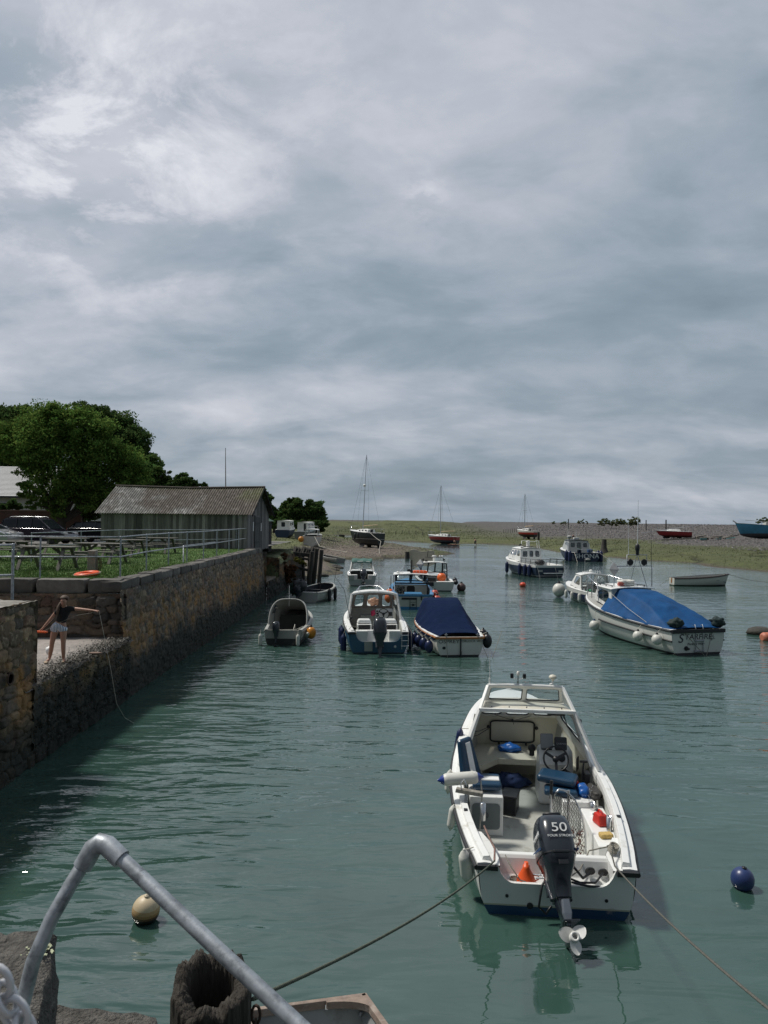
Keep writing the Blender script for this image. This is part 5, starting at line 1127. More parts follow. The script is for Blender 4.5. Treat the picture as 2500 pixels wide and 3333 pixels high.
# seats and lockers
def rbox(T, name, c, d, mat, bev=.03, rz_=0, rx_=0, ry_=0, par=None, tp=(1, 1)):
    mb = MB(); mb.box(c, d, rz_, rx_, ry_, tp); return mb.build(name, mat, par or T, bev, seg=3)
lk = rbox(TA, 'seat_locker', (-.76, 2.52, .40), (.52, .82, .60), white, .015)
mb = MB(); pts = rrect(lambda u, v: Vector((-1.0+.47*u, 2.105, .20+.40*v)), .04, .96, .0, 1, .14, 5); mb.add(pts, [tuple(range(len(pts)))[::-1]]); mb.add([p+Vector((0, -.006, 0)) for p in pts], [tuple(range(len(pts)))]); mb.build('locker_door', M('grey_locker_door', (.16, .185, .195), .5, v=.06), lk)
mb = MB(); mb.T = Matrix.Translation((-.76, 2.09, .42)); mb.tube([(.028*math.cos(a), -.004, .04*math.sin(a)) for a in [i*2*pi/16 for i in range(17)]], .004, 5, False); mb.build('ring_pull', rubber, lk)
st = rbox(TA, 'helm_seat', (-.74, 2.50, .80), (.46, .52, .11), bluep, .045)
mb = MB(); mb.box((-.74, 2.50, .856), (.40, .14, .012)); mb.build('white_stripe', textw, st, .004)
mb = MB(); mb.box((-.74, 2.59, .855), (.40, .035, .010)); mb.box((-.74, 2.41, .855), (.40, .035, .010)); mb.build('grey_stripe', greyw, st, .003)
bk = rbox(TA, 'backrest', (-1.04, 2.62, 1.12), (.12, .50, .66), bluep, .05, rz_=rad(-36), ry_=rad(-14), par=st, tp=(.8, .66))
mb = MB(); mb.box((-.99, 2.585, 1.11), (.02, .15, .56), rz=rad(-36), ry=rad(-14), taper=(1, .8)); mb.build('white_stripe', textw, st, .004)
rbox(TA, 'seat_bracket', (-.90, 2.34, .90), (.035, .05, .30), greyw, .01, ry_=rad(-35))
lk2 = rbox(TA, 'seat_locker', (.70, 2.62, .35), (.50, .60, .50), white, .015)
st2 = rbox(TA, 'folded_seat', (.44, 2.82, .80), (.62, .42, .13), bluep, .055, rz_=rad(-18), ry_=rad(3)); rbox(TA, 'seat_cushion', (.46, 2.62, .66), (.52, .32, .11), bluep, .045, rz_=rad(-8), par=st2)
rbox(TA, 'side_shelf', (.90, 1.70, .30), (.36, 1.5, .42), white, .015)
rbox(TA, 'seat_pedestal', (.44, 2.75, .36), (.22, .22, .52), white, .02)
# console
co = rbox(TA, 'steering_console', (.53, 3.72, .56), (.62, .62, .92), white, .06, tp=(.92, .62)); co.data.transform(Matrix.Translation((0, .05, 0)))
mb = MB(); mb.box((.47, 3.46, .93), (.50, .03, .26), rx=rad(-28)); mb.build('dashboard', white, co, .01)
mb = MB(); mb.T = Matrix.Translation((.60, 3.42, .93)) @ Matrix.Rotation(rad(62), 4, 'X'); mb.lathe([(.06, -.02), (.06, .02), (.05, .024), (.001, .024)], n=18); mb.build('compass', blackp, co)
rbox(TA, 'switch_panel', (.86, 3.38, .86), (.02, .16, .22), blackp, .006, rz_=rad(-20), par=co)
rbox(TA, 'dark_side_panel', (.70, 3.20, .62), (.06, .5, .30), blackp, .02, rz_=rad(20), par=co)
mb = MB(); mb.ball((.13, 3.75, .99), .07, 14, 10); mb.tube([(.13, 3.75, .98), (.13, 3.75, .86)], .045, 10); mb.build('horn', blackp, co)
wheel(TA, (.47, 3.22, .98), .205, -28)
mb = MB(); mb.box((.35, 3.48, 1.20), (.215, .07, .25), rx=rad(-12)); d1 = mb.build('display_cover', M('grey_cover', (.22, .235, .25), .5, v=.05), co, .02); mb = MB(); mb.box((.35, 3.50, 1.08), (.18, .09, .05)); mb.build('bracket', blackp, co)
mb = MB(); mb.box((.585, 3.46, 1.17), (.21, .08, .22), rx=rad(-12)); d2 = mb.build('display_cover', M('charcoal_cover', (.035, .038, .042), .45), co, .025)
text('GARMIN', .045, M('faint_lettering', (.30, .31, .32), .5, bump=0), d2, Matrix.Translation((.585, 3.408, 1.18)) @ Euler((pi/2-rad(12), 0, 0)).to_matrix().to_4x4(), ext=.001)
mb = MB(); mb.tube([(.90, 3.08, .66), (.895, 3.06, .84), (.90, 3.04, .99)], [.028, .020, .018], 8); mb.box((.90, 3.04, 1.01), (.13, .04, .035)); mb.box((.96, 3.12, .70), (.09, .22, .22)); mb.build('throttle_lever', blackp, TA, .006)
for s in (-1, 1):
    mb = MB(); mb.box((s*(HA.hb(.22)-.115), 1.45, HA.sh(.22)+.083), (.055, .075, .012)); mb.build('rod_holder_flange', blackp, TA, .004)
for (x, y) in ((-.83, 1.80), (.98, 1.50)):
    mb = MB(); mb.lathe([(.042, -.22), (.042, .04), (.034, .04), (.034, -.15), (.001, -.15)], (x, y, .68), 14); mb.build('rod_holder', steel, TA)
mb = MB(); mb.lathe([(.045, 0), (.045, .12), (.038, .12), (.038, 0)], (-.08, .62, .60-.06), 14); mb.build('white_socket', white, TA)
# things on the roof
tt_ = thing('roof_light', 'small deck light with two black lamp heads on the cuddy roof bar', 'deck light', W2(TA, (-.12, 3.78, 2.09)), TA.rotation_euler[2])
mb = MB(); mb.tube([(0, 0, 0), (0, 0, .07)], .022, 8); mb.tube([(0, 0, .05), (0, 0, .17)], .012, 8); mb.tube([(-.10, 0, .14), (-.06, 0, .11), (.06, 0, .11), (.10, 0, .14)], .009, 6); mb.build('stem', steel, tt_)
for s in (-1, 1): mb = MB(); mb.box((s*.11, 0, .16), (.055, .07, .085)); mb.build('lamp_head', blackp, tt_, .012)
mb = MB(); mb.lathe([(.024, .17), (.028, .18), (.028, .215), (.022, .24), (.001, .245)], n=14); mb.build('lens', M('lamp_lens', (.75, .73, .68), .2, bump=0), tt_)
gp = thing('gps_mushroom', 'cream mushroom shaped aerial at the right end of the cuddy roof', 'aerial', W2(TA, (.49, 3.80, 2.08)), 0)
mb = MB(); mb.tube([(0, 0, 0), (0, 0, .10)], .018, 8); mb.box((-.02, 0, .02), (.06, .05, .06)); mb.build('stem', white, gp); mb = MB(); mb.lathe([(.02, .10), (.035, .13), (.068, .145), (.068, .17), (.05, .195), (.001, .21)], n=20); mb.build('dome', offw, gp)
av = thing('whip_aerial', 'white whip aerial at the left end of the cuddy roof', 'aerial', W2(TA, (-.62, 3.80, 2.05)), 0); mb = MB(); mb.tube([(0, 0, 0), (0, 0, .14)], .017, 8); mb.build('base', white, av); mb = MB(); mb.tube([(0, 0, .12), (.0, 0, .62)], [.009, .004], 6); mb.build('rod', white, av)
# loose gear in the boat
def LA(o, p, rz_=0): o.location = W2(TA, p); o.rotation_euler[2] = TA.rotation_euler[2]+rz_; return o
fn = thing('funnel', 'bright orange plastic funnel standing upside down in the splash well', 'funnel'); LA(fn, (-.36, .18, .33))
mb = MB(); mb.lathe([(.125, 0), (.125, .03), (.10, .09), (.045, .19), (.045, .22), (.032, .22), (.026, .265), (.02, .265)], n=22); mb.build('cone', orange, fn)
mb = MB(); mb.tube([(.12, 0, .03), (.16, 0, .05), (.16, 0, .09), (.10, 0, .10)], .008, 6); mb.build('handle', orange, fn)
fc = thing('fuel_can', 'red plastic fuel can on the right side shelf of the nearest boat', 'fuel can'); LA(fc, (.90, 1.72, .515), .3); fc.scale = (.8, .8, .8)
mb = MB(); mb.box((0, 0, .10), (.20, .30, .20), taper=(.85, .7)); mb.build('body', redp, fc, .03); mb = MB(); mb.tube([(0, -.07, .19), (0, -.05, .245), (0, .05, .245), (0, .08, .19)], .016, 8); mb.build('handle', redp, fc); mb = MB(); mb.lathe([(.025, .19), (.025, .23), (.001, .235)], (0, .11, 0), 10); mb.build('cap', blackp, fc)
mb = MB(); mb.box((0, 0, .03), (.19, .13, .07), rz=.2); o = LA(mb.build('sponge', M('yellow_sponge', (.48, .34, .12), .95, v=.3, vs=30, bump=.8, bs=80), bev=.025), (.88, 1.25, .515)); tag(o, 'yellow sponge on the shelf behind the red fuel can', 'sponge')
cu = thing('steel_mug', 'steel mug on the side shelf in front of the red fuel can', 'mug'); LA(cu, (.90, 2.28, .515)); mb = MB(); mb.lathe([(.042, 0), (.045, .10), (.040, .10), (.038, .01), (.001, .01)], n=18); mb.build('cup', steel, cu); mb = MB(); mb.tube([(.044, 0, .08), (.075, 0, .07), (.075, 0, .03), (.044, 0, .02)], .005, 6); mb.build('handle', steel, cu)
cr = thing('storage_crate', 'black lidded storage crate on the cockpit floor between the seats', 'crate'); LA(cr, (-.30, 3.10, .105), rad(-14)); cr.scale = (.70, .72, .85); mb = MB(); mb.box((0, 0, .17), (.34, .52, .34), taper=(1.08, 1.05)); mb.build('box', blackp, cr, .02); mb = MB(); mb.box((0, 0, .36), (.40, .58, .05)); mb.build('lid', blackp, cr, .015)
def bag(name, label, cat, p, d, mat, seed, par=None):
    mb = MB(); mb.ball((0, 0, 0), 1, 22, 14, (d[0]/2, d[1]/2, d[2]/2)); mb.v = [tuple(Vector(v)*(1+.42*mn.noise(Vector(v)*9+Vector((seed, 0, 0)))+.2*mn.noise(Vector(v)*24+Vector((seed, 5, 0))))) for v in mb.v]
    o = mb.build(name, mat); tag(o, label, cat); return o
LA(bag('plastic_bag', 'crumpled bright blue bag on the cream berth platform', 'bag', 0, (.40, .26, .16), M('blue_bag', (.01, .10, .38), .3, v=.25, vs=8), 2), (-.16, 4.95, .62))
LA(bag('blue_bundle', 'dark blue bundle under the berth platform', 'bundle', 0, (.8, .4, .24), M('navy_cloth', (.012, .03, .10), .8), 4), (-.25, 4.35, .20))
LA(bag('tackle_bag', 'small bright blue cloth behind the throttle lever', 'cloth', 0, (.20, .26, .20), M('blue_bag', (0, 0, 0)), 6), (.82, 2.62, .68))
LA(bag('dark_tackle', 'dark jumble of fishing tackle on the side shelf', 'tackle', 0, (.20, .5, .14), M('dark_tackle', (.03, .028, .025), .6, v=.6, vs=20), 8), (.98, 2.62, .66))
for i, (y, x, l_, lab) in enumerate([(2.05, .86, .24, 'grey handled knife lying on the shelf by the mug'), (1.93, .84, .20, 'steel pliers on the shelf ahead of the fuel can')]):
    mb = MB(); mb.tube([(0, 0, 0), (.05, -l_*.5, 0), (.08, -l_, .0)], [.014, .012, .004], 6); LA(mb.build('knife' if i == 0 else 'pliers', blackp if i == 0 else steel), (x, y, .53), .2); tag(COL.objects[-1], lab, 'knife' if i == 0 else 'pliers')
rr = random.Random(12); mb = MB()
for i in range(9):
    x, y = rr.uniform(.80, .98), rr.uniform(2.3, 2.75); mb.tube([(x, y, .60), (x+rr.uniform(-.1, .12), y+rr.uniform(-.1, .2), .68+rr.uniform(0, .1)), (x+rr.uniform(-.1, .15), y+rr.uniform(-.3, .3), .60)], .005, 4)
LA(mb.build('tangled_wire', steel), (0, 0, 0)); tag(COL.objects[-1], 'tangled wires and lines beside the starboard locker', 'wire')
mb = MB()
for i, (r_, c_) in enumerate(((.035, redp), )):
    mb.lathe([(.001, -.06), (.03, -.06), (.035, -.03), (.028, 0), (.035, .03), (.03, .06), (.001, .06)], (0, 0, 0), 14, 'y')
LA(mb.build('fishing_reel', redp), (.74, 2.80, .74)); tag(COL.objects[-1], 'small red ribbed line reel beside the folded blue seat', 'reel')
# landing net standing in the cockpit
nt_ = thing('landing_net', 'black meshed landing net standing behind the outboard', 'landing net')
LA(nt_, (.30, 1.40, .10))
mb = MB(); mb.tube([(-.17, 0, 0), (-.165, .05, .92)], .022, 8); mb.tube([(.10, .05, .0), (.09, .08, .98)], .020, 8); mb.build('handle', alu, nt_)
mb = MB(); mb.tube([(-.165, .05, .86), (-.16, .06, 1.12)], .024, 8); mb.build('grip', blackp, nt_)
hoop = [(-.13, .06, .80), (-.13, .06, .90), (-.05, .07, .99), (.05, .08, .97), (.18, .05, .85), (.27, .02, .65), (.32, 0, .40), (.33, 0, .10)]
mb = MB(); mb.tube(hoop, .014, 8); mb.build('hoop', alu, nt_)
mb = MB(); rr = random.Random(3)
def netp(u, v):
    x0, x1 = -.14, float(np.interp(v, [.1, .4, .65, .85, .98], [.33, .32, .27, .18, .03])); return Vector((x0+(x1-x0)*u+.012*math.sin(v*40+u*9), .03-.06*math.sin(pi*u)*(1-v*.6)+.012*math.sin(u*30), v))
nu_, nv_ = 11, 24
for i in range(nu_):
    for j in range(nv_):
        u0 = (i+(j % 2)*.5)/nu_; v0 = .06+.90*j/nv_; v1 = .06+.90*(j+1)/nv_
        for du in (-.5, .5):
            u1 = u0+du/nu_
            if -.01 <= u1 <= 1.01 and u0 <= 1: mb.tube([netp(u0, v0), netp(u1, v1)], .0032, 3, False)
mb.build('netting', blackp, nt_)
mb = MB()
for i in range(70):
    a = Vector((rr.uniform(.05, .30), rr.uniform(-.04, .10), rr.uniform(.02, .42))); mb.tube([a, a+Vector((rr.uniform(-.08, .08), rr.uniform(-.04, .04), rr.uniform(-.10, .10)))], .005, 4, False)
mb.build('red_netting', M('brown_red_net', (.22, .06, .045), .8), nt_)
# fenders, plank
fp = W2(TA, (-1.17, 1.93, 1.03)); tubefender(fp, .095, .62, fendw, 'white sausage fender with dark blue ends lying across the left rail of the nearest boat', top=None, end=M('fender_blue_end', (.015, .04, .22), .3), rx=0, ry=rad(86), rz=TA.rotation_euler[2]+rad(8))
mb = MB(); mb.box((0, 0, 0), (.42, .10, .06), ry=rad(4), taper=(.96, .9)); o = mb.build('wooden_rest', greywood, None, .008); LA(o, (-1.04, 1.74, .90), rad(-10)); tag(o, 'short grey board across the left gunwale under the sausage fender', 'board')
mb = MB(); mb.bar((-1.10, 1.66, .60), (-1.08, 1.72, .90), .05, .03); mb.tube([(-1.16, 1.72, .93), (-1.17, 1.75, 1.03), (-1.12, 1.76, 1.08), (-1.08, 1.74, .98)], .010, 6); mb.build('rail_bracket', steel, TA)
tubefender(W2(TA, (-1.13, .36, .42)), .085, .42, fendw, 'white fender hanging at the left stern corner of the nearest boat', 'fenders of the nearest boat', W2(TA, (-1.0, .40, .66)), rx=rad(10), ry=rad(-8))
tubefender(W2(TA, (-1.335, 3.0, .60)), .06, .36, fendw, 'white fender hanging on the left side of the nearest boat below its raised seat', 'fenders of the nearest boat', W2(TA, (-1.2, 2.62, .80)), ry=rad(6))
tubefender(W2(TA, (-1.30, 1.75, .50)), .06, .34, fendw, 'white fender low on the left side of the nearest boat below the sausage fender', 'fenders of the nearest boat', W2(TA, (-1.2, 1.75, .70)), ry=rad(8))
tubefender(W2(TA, (-1.14, 4.55, .85)), .065, .40, fendb, 'black fender at the left shoulder of the nearest boat', 'fenders of the nearest boat', W2(TA, (-1.0, 4.55, 1.1)), ry=rad(10))
mb = MB(); pts = [W2(TA, p) for p in ((-.93, 1.98, 1.04), (-.86, 1.96, 1.0), (-.84, 1.9, .8), (-.86, 1.85, .5), (-.88, 1.8, .3))]; rope3(mb, pts, .012, .05, 4); tag(mb.build('fender_lanyard', ropew), 'pale lanyard hanging from the sausage fender inside the boat', 'rope')
# mooring lines
mb = MB(); s1_ = W2(TA, (-.78, .02, .66)); rope3(mb, catenary(s1_, (pc.x+.19, pc.y+.03, 2.70), .10, 20), .0105, .06); tag(mb.build('mooring_rope', ropeg), 'dark rope from the left stern of the nearest boat to the hollow timber pile', 'rope')
mb = MB(); rope3(mb, [W2(TA, p) for p in ((-.86, .95, .72), (-.80, .55, .70), (-.76, .25, .72), (-.78, .02, .66))], .014, .07); tag(mb.build('mooring_rope_tail', M('rope_red_fleck', (.22, .14, .12), .9, v=.5, vs=12)), 'red flecked rope tail running over the left quarter of the nearest boat', 'rope')
mb = MB(); s2_ = W2(TA, (.72, .0, .68)); e2 = P(2560, 3330, 2.2); rope3(mb, [W2(TA, (.76, .62, .66)), W2(TA, (.80, .45, .76)), W2(TA, (.74, .25, .70)), s2_]+catenary(s2_, e2, .06, 14)[1:], .0105, .06); tag(mb.build('mooring_rope', M('rope_dark_grey', (.10, .10, .088), .9, v=.3, vs=30)), 'grey rope from the right stern of the nearest boat to the lower right corner', 'rope')
mb = MB(); mb.tube([W2(TA, p) for p in ((-.62, .30, .62), (-.56, .12, .55), (-.45, .05, .42), (-.3, .1, .36))], .009, 6); tag(mb.build('thin_line', ropem), 'thin grey line at the left of the orange funnel', 'rope'); mb = MB(); mb.tube([W2(TA, p) for p in ((.76, .60, .66), (.5, .5, .64), (.35, .3, .48), (.2, .15, .45))], .009, 6); tag(mb.build('thin_line', ropem), 'thin grey line from the right quarter into the splash well', 'rope')
mb = MB()
for k in range(4): mb.tube([W2(TA, (.80+.05*math.cos(a)+.01*k, .50+.10*math.sin(a), .66+.02*k)) for a in [i*2*pi/14 for i in range(15)]], .012, 6, False)
tag(mb.build('coiled_rope', ropem), 'small grey rope coil on the right quarter of the nearest boat', 'rope')
mb = MB()
for k in range(3): mb.tube([W2(TA, (-.50+.06*math.cos(a), .20+.05*math.sin(a)+.01*k, .335+.015*k)) for a in [i*2*pi/12 for i in range(13)]], .009, 5, False)
tag(mb.build('coiled_rope', ropem), 'little coil of line beside the orange funnel', 'rope')
# floating buoys
def buoy(name, px, py, r, mat, label, sink=.25, ring_=None):
    c = P(px, py, r*(1-sink)); T = thing(name, label, 'buoy', (c.x, c.y, r*(1-sink)), .6); T.rotation_euler[0] = rad(8)
    mb = MB(); mb.ball((0, 0, 0), r, 32, 20, (1, 1, 1.08)); mb.build('ball', mat, T); mb = MB(); mb.lathe([(.03, r*1.05), (.035, r*1.15), (.001, r*1.17)], n=10); mb.tube([(-.02, 0, r*1.1), (0, 0, r*1.2), (.02, 0, r*1.1)], .006, 6); mb.build('eye', blackp if ring_ is None else ring_, T)
    return T
buoy('mooring_buoy', 475, 2962, .168, M('cream_buoy', (1, 1, 1), .45, v=.06, vs=4, bands=[(-9, (.012, .014, .012)), (-.045, (.13, .07, .035)), (-.015, (.36, .21, .09)), (.02, (.46, .31, .16)), (.065, (.56, .46, .31))], dirt=(.34, .22, .12), dsc=5, dth=.55), 'cream round mooring buoy stained orange brown, left of the handrail', .22, M('cream_plastic', (.55, .48, .36)))
buoy('mooring_buoy', 2417, 2862, .152, M('navy_buoy', (.022, .04, .13), .35, v=.15, vs=5, dirt=(.09, .10, .13), dsc=5, dth=.58), 'dark blue round mooring buoy at the lower right', .22)
# ------------------------------------------------------------------ the other boats
def house(T, mat, ab, fb, at_, ft, side=(), front=(), aft=None, roof=mat if False else None, over=.06, camber=.06, th=.03, gl=None, frame=rubber, fr=.014, r=.2, rth=.035):
    (xa, ya, za), (xf, yf, zf), (xta, yta, zta), (xtf, ytf, ztf) = ab, fb, at_, ft
    panel(T, 'cabin_side', [(-xa, ya, za), (-xf, yf, zf), (-xtf, ytf, ztf), (-xta, yta, zta)][::1], [(a, b, c, d) for a, b, c, d in side], mat, th, frame, fr, gl, r)
    panel(T, 'cabin_side', [(xa, ya, za), (xf, yf, zf), (xtf, ytf, ztf), (xta, yta, zta)], list(side), mat, th, frame, fr, gl, r)
    panel(T, 'cabin_front', [(-xf, yf, zf), (xf, yf, zf), (xtf, ytf, ztf), (-xtf, ytf, ztf)], list(front), mat, th, frame, fr, gl, r)
    if aft is not None: panel(T, 'cabin_back', [(-xa, ya, za), (xa, ya, za), (xta, yta, zta), (-xta, yta, zta)], list(aft), mat, th, frame, fr, gl, r)
    roofslab(T, [(-xta-over, yta-over*1.5, zta), (xta+over, yta-over*1.5, zta), (xtf+over, ytf+over, ztf), (-xtf-over, ytf+over, ztf)], rth, camber, roof or mat)
def aftframe(T, a, b_, mat, w=.06, name='cabin_frame', camber=.06):
    mb = MB()
    for s in (-1, 1): mb.bar((s*a[0], a[1], a[2]), (s*b_[0], b_[1], b_[2]), w, w)
    mb.tube([(b_[0]*(i/5.-1), b_[1], b_[2]+camber*(1-(i/5.-1)**2)) for i in range(11)], w*.5, 6); mb.build(name, mat, T, .008)
def aerial(T, p, h_, r=.012, mat=None, name='aerial', lean=(0, 0)):
    mb = MB(); mb.tube([p, (p[0]+lean[0], p[1]+lean[1], p[2]+h_)], [r, r*.4], 6); return mb.build(name, mat or textw, T)

# 2. grey cuddy boat by the wall -------------------------------------------------------
HB = Hull(4.9, 1.72, .60, .95, .15, tr=.84, p=2.4, rake=.5, e0=.38)
c = P(921, 2101, 0)
TB = boat('grey_cuddy_boat', 'small weathered grey cuddy boat with an orange buoy at its stern, nearest the quay wall', (c.x, c.y, 0), rad(-1), HB, M('hull_grey_dark_boot', (1, 1, 1), .6, v=.12, vs=3, bands=[(-9, (.03, .032, .03)), (.27, (.34, .34, .315))], dirt=(.20, .19, .155), dsc=4, dth=.55), greyw, greyw, td=.78, fl=.12, gw=.10, rub=greyw, rubr=.025, deckm=greyw, bulk=False)
mb = MB()
for z in (.22, .34, .46):
    for s in (-1, 1): mb.tube([(s*(HB.xat(t, z*(1+.5*t))+.006), HB.L*t, z*(1+.5*t)) for t in [i/16. for i in range(16)]], .010, 4, False)
mb.build('plank_line', greyw, TB)
def arch(T, sts, mat, holes=(), n=28, m_=16, th=.03, e=.62, gl=None, name='cuddy'):
    def st(k):
        f = k/m_*(len(sts)-1); i = min(int(f), len(sts)-2); f -= i; return [a*(1-f)+b_*f for a, b_ in zip(sts[i], sts[i+1])]
    def pt(k, j, off=0):
        yb, yt, w, zb, zt_ = st(k); a = pi*j/n; ca, sa = math.cos(a), math.sin(a)
        x = (w-off)*math.copysign(abs(ca)**e, ca); z = zb+(zt_-zb-off)*sa**e; return Vector((x, yb+(yt-yb)*sa**.8, z))
    ins = lambda k, j: any(h[0] <= k < h[1] and h[2] <= j < h[3] for h in holes)
    mb = MB()
    for k in range(m_):
        for j in range(n):
            if ins(k, j): continue
            q = [(k, j), (k+1, j), (k+1, j+1), (k, j+1)]
            mb.add([pt(*a) for a in q], [(3, 2, 1, 0)], True); mb.add([pt(*a, th) for a in q], [(0, 1, 2, 3)], True)
    mb.loft([[pt(0, j), pt(0, j, th)] for j in range(n+1)], False, (False, False), False)
    o = mb.build(name, mat, T)
    mb = MB(); mb.tube([pt(0, j, th*.5) for j in range(n+1)], th*.9, 8); mb.build('arch_rim', mat, T)
    for h in holes:
        path = [(k, h[2]) for k in range(h[0], h[1])]+[(h[1], j) for j in range(h[2], h[3])]+[(k, h[3]) for k in range(h[1], h[0], -1)]+[(h[0], j) for j in range(h[3], h[2], -1)]
        mb = MB(); mb.tube([pt(*a, th*.5) for a in path+[path[0]]], .016, 6, False); f = mb.build('window', rubber, T)
        mb = MB()
        for k in range(h[0], h[1]):
            for j in range(h[2], h[3]): mb.add([pt(k, j, th*.5), pt(k+1, j, th*.5), pt(k+1, j+1, th*.5), pt(k, j+1, th*.5)], [(0, 1, 2, 3)], True)
        mb.build('pane', gl or glass, f)
    return o
arch(TB, [(1.15, 1.75, .80, .62, 1.66), (1.7, 2.1, .76, .66, 1.62), (2.6, 2.7, .68, .72, 1.38), (3.6, 3.6, .50, .80, 1.02), (4.4, 4.4, .22, .88, .93)], greyw, holes=[(2, 4, 9, 14), (2, 4, 14, 19), (3, 6, 22, 26), (3, 6, 2, 6)])
ob, cw_, _ = outboard(TB, -.25, -.03, .58, -5, .62); text('40', .09, textw, cw_, facing_back(-.25, -.42, .92), ext=.001)
rbox(TB, 'thwart', (0, .55, .42), (1.35, .28, .04), greywood, .008); rbox(TB, 'stern_bench', (0, .14, .45), (1.3, .22, .04), M('faded_turquoise', (.10, .22, .22), .7), .008)
rbox(TB, 'inner_bulkhead', (0, 3.0, .45), (1.25, .04, .75), M('dark_interior', (.06, .062, .06), .8), .01)
mb = MB(); mb.tube([(-.55, 1.25, .2), (-.55, 1.3, 1.25), (-.48, 1.35, 1.35), (-.44, 1.3, 1.25)], .018, 6); mb.build('bilge_pump_pipe', blackp, TB)
mb = MB(); mb.tube([(-.22, .02, .60), (.5, .1, .62), (.7, .7, .66)], .014, 5); mb.tube([(.35, .3, .5), (.38, .6, .75), (.45, .5, .45), (.6, .6, .6)], .014, 5); mb.build('painter', ropew, TB)
ballfender('orange_ball_fender', W2(TB, (1.02, .75, .40)), .20, M('amber_plastic', (.55, .22, .02), .35, v=.1, dirt=(.25, .12, .03), dsc=6), 'amber orange ball fender on the right stern quarter of the grey cuddy boat', sq=1.25, top=W2(TB, (.86, .72, .68)))
tubefender(W2(TB, (.88, .55, .34)), .075, .36, fendw, 'dirty white fender next to the amber ball fender', top=W2(TB, (.84, .6, .66)), rx=rad(60), rz=rad(20))
for i, (x, lab) in enumerate([(-.88, 'white tube fender at the left stern corner of the grey cuddy boat'), (.60, 'white tube fender hanging on the transom of the grey cuddy boat')]):
    tubefender(W2(TB, (x, -.09, .22)), .075, .46, fendw, lab, 'white fenders on the grey cuddy boat', W2(TB, (x, -.03, .62)))

# 3. centre boat: white over blue, black engine -------------------------------------------
HC = Hull(6.3, 2.46, .80, 1.25, .2, tr=.90, tm=.4, p=2.5, rake=.9, e0=.34)
c = P(1232, 2128, 0); blueh = (.025, .095, .165)
def topC(x):
    a = abs(x)
    if a > .86: return .80
    if a > .56: k = (a-.56)/.30; return .44+.36*(1-math.sqrt(max(0, 1-k*k)))
    return .44
TC = boat('fishing_cuddy_boat', 'white and blue cuddy boat with a big black outboard and two white seats', (c.x, c.y, 0), rad(4.5), HC, M('hull_blue', (1, 1, 1), .4, v=.1, vs=2, bands=[(-9, (.015, .03, .04)), (.05, blueh)], dirt=(.05, .09, .11), dsc=3, dth=.6), white, floorm, td=.66, fl=.30, gw=.22, top=topC, rub=rubber, rubr=.035, deckm=white, camber=.08, bulk=False)
mb = MB()
for s in (-1, 1):
    rings = []
    for i in range(12):
        t = .02+.42*i/11; hb = HC.hb(t); z = HC.sh(t); y = HC.L*t; rings.append([(s*(hb-.08), y, z+.02), (s*(hb-.09), y, z+.06), (s*(hb-.2), y, z+.07), (s*(hb-.22), y, z+.0)])
    mb.loft(rings if s < 0 else [r[::-1] for r in rings], False, (True, True), False)
mb.loft([[(x, y, z) for (y, z) in ((.05, .44), (.07, .38), (.32, .38), (.46, .80), (.56, .82), (.58, .3))] for x in (-.8, 0, .8)], False, (False, False), False)
mb.box((-.62, .30, .62), (.44, .34, .42)); mb.box((.62, .30, .62), (.44, .34, .42)); mb.build('splash_well', white, TC, .015)
mb = MB()
for s in (-1, 1): mb.bar((s*.85, -.03, .77), (s*1.15, -.03, .77), .05, .06)
mb.build('corner_fender_strip', rubber, TC)
mb = MB(); mb.box((-.38, -.02, .28), (.30, .02, .36)); mb.build('transom_pad', greyw, TC)
outboard(TC, .02, -.05, .62, -16, 1.12)
mb = MB()
for x in (.86, 1.10): mb.tube([(x, -.06, .18), (x, -.10, .5), (x, -.06, .80)], .018, 6)
for z in (.30, .50, .70): mb.tube([(.84, -.09, z), (1.12, -.09, z)], .016, 6)
mb.build('boarding_ladder', steel, TC)
mb = MB(); mb.lathe([(.035, -.012), (.05, -.004), (.03, 0)], (.62, -.004, .26), 14, 'y'); mb.build('drain_fitting', white, TC)
panel(TC, 'windscreen_front', [(-.88, 4.15, 1.22), (.88, 4.15, 1.22), (.78, 3.45, 1.95), (-.78, 3.45, 1.95)], [(.05, .27, .1, .85), (.36, .66, .1, .85), (.74, .95, .1, .85)], M('faded_pink_frame', (.30, .25, .24), .5))
for s in (-1, 1): panel(TC, 'windscreen_side', [(s*1.04, 2.5, 1.0), (s*.90, 4.15, 1.22), (s*.78, 3.45, 1.95), (s*.90, 2.8, 1.95)], [(.12, .86, .2, .88)], white)
roofslab(TC, [(-.95, 2.72, 1.95), (.95, 2.72, 1.95), (.82, 3.55, 1.97), (-.82, 3.55, 1.97)], .05, .10, white)
aftframe(TC, (1.08, 2.40, .98), (.93, 2.76, 1.95), white, .07, camber=.10)
mb = MB(); mb.add([(-.85, 4.2, .35), (.85, 4.2, .35), (.88, 4.15, 1.22), (-.88, 4.15, 1.22)], [(0, 1, 2, 3)])
for s in (-1, 1): mb.add([(s*1.0, 2.6, .3), (s*.85, 4.2, .35), (s*.88, 4.15, 1.22), (s*1.02, 2.5, 1.0)], [(0, 1, 2, 3)])
mb.build('cabin_lining', M('grey_lining', (.33, .32, .30), .7), TC)
mb = MB(); mb.box((-.1, 4.12, .66), (.8, .12, .5)); mb.build('cabin_step', floorm, TC, .02)
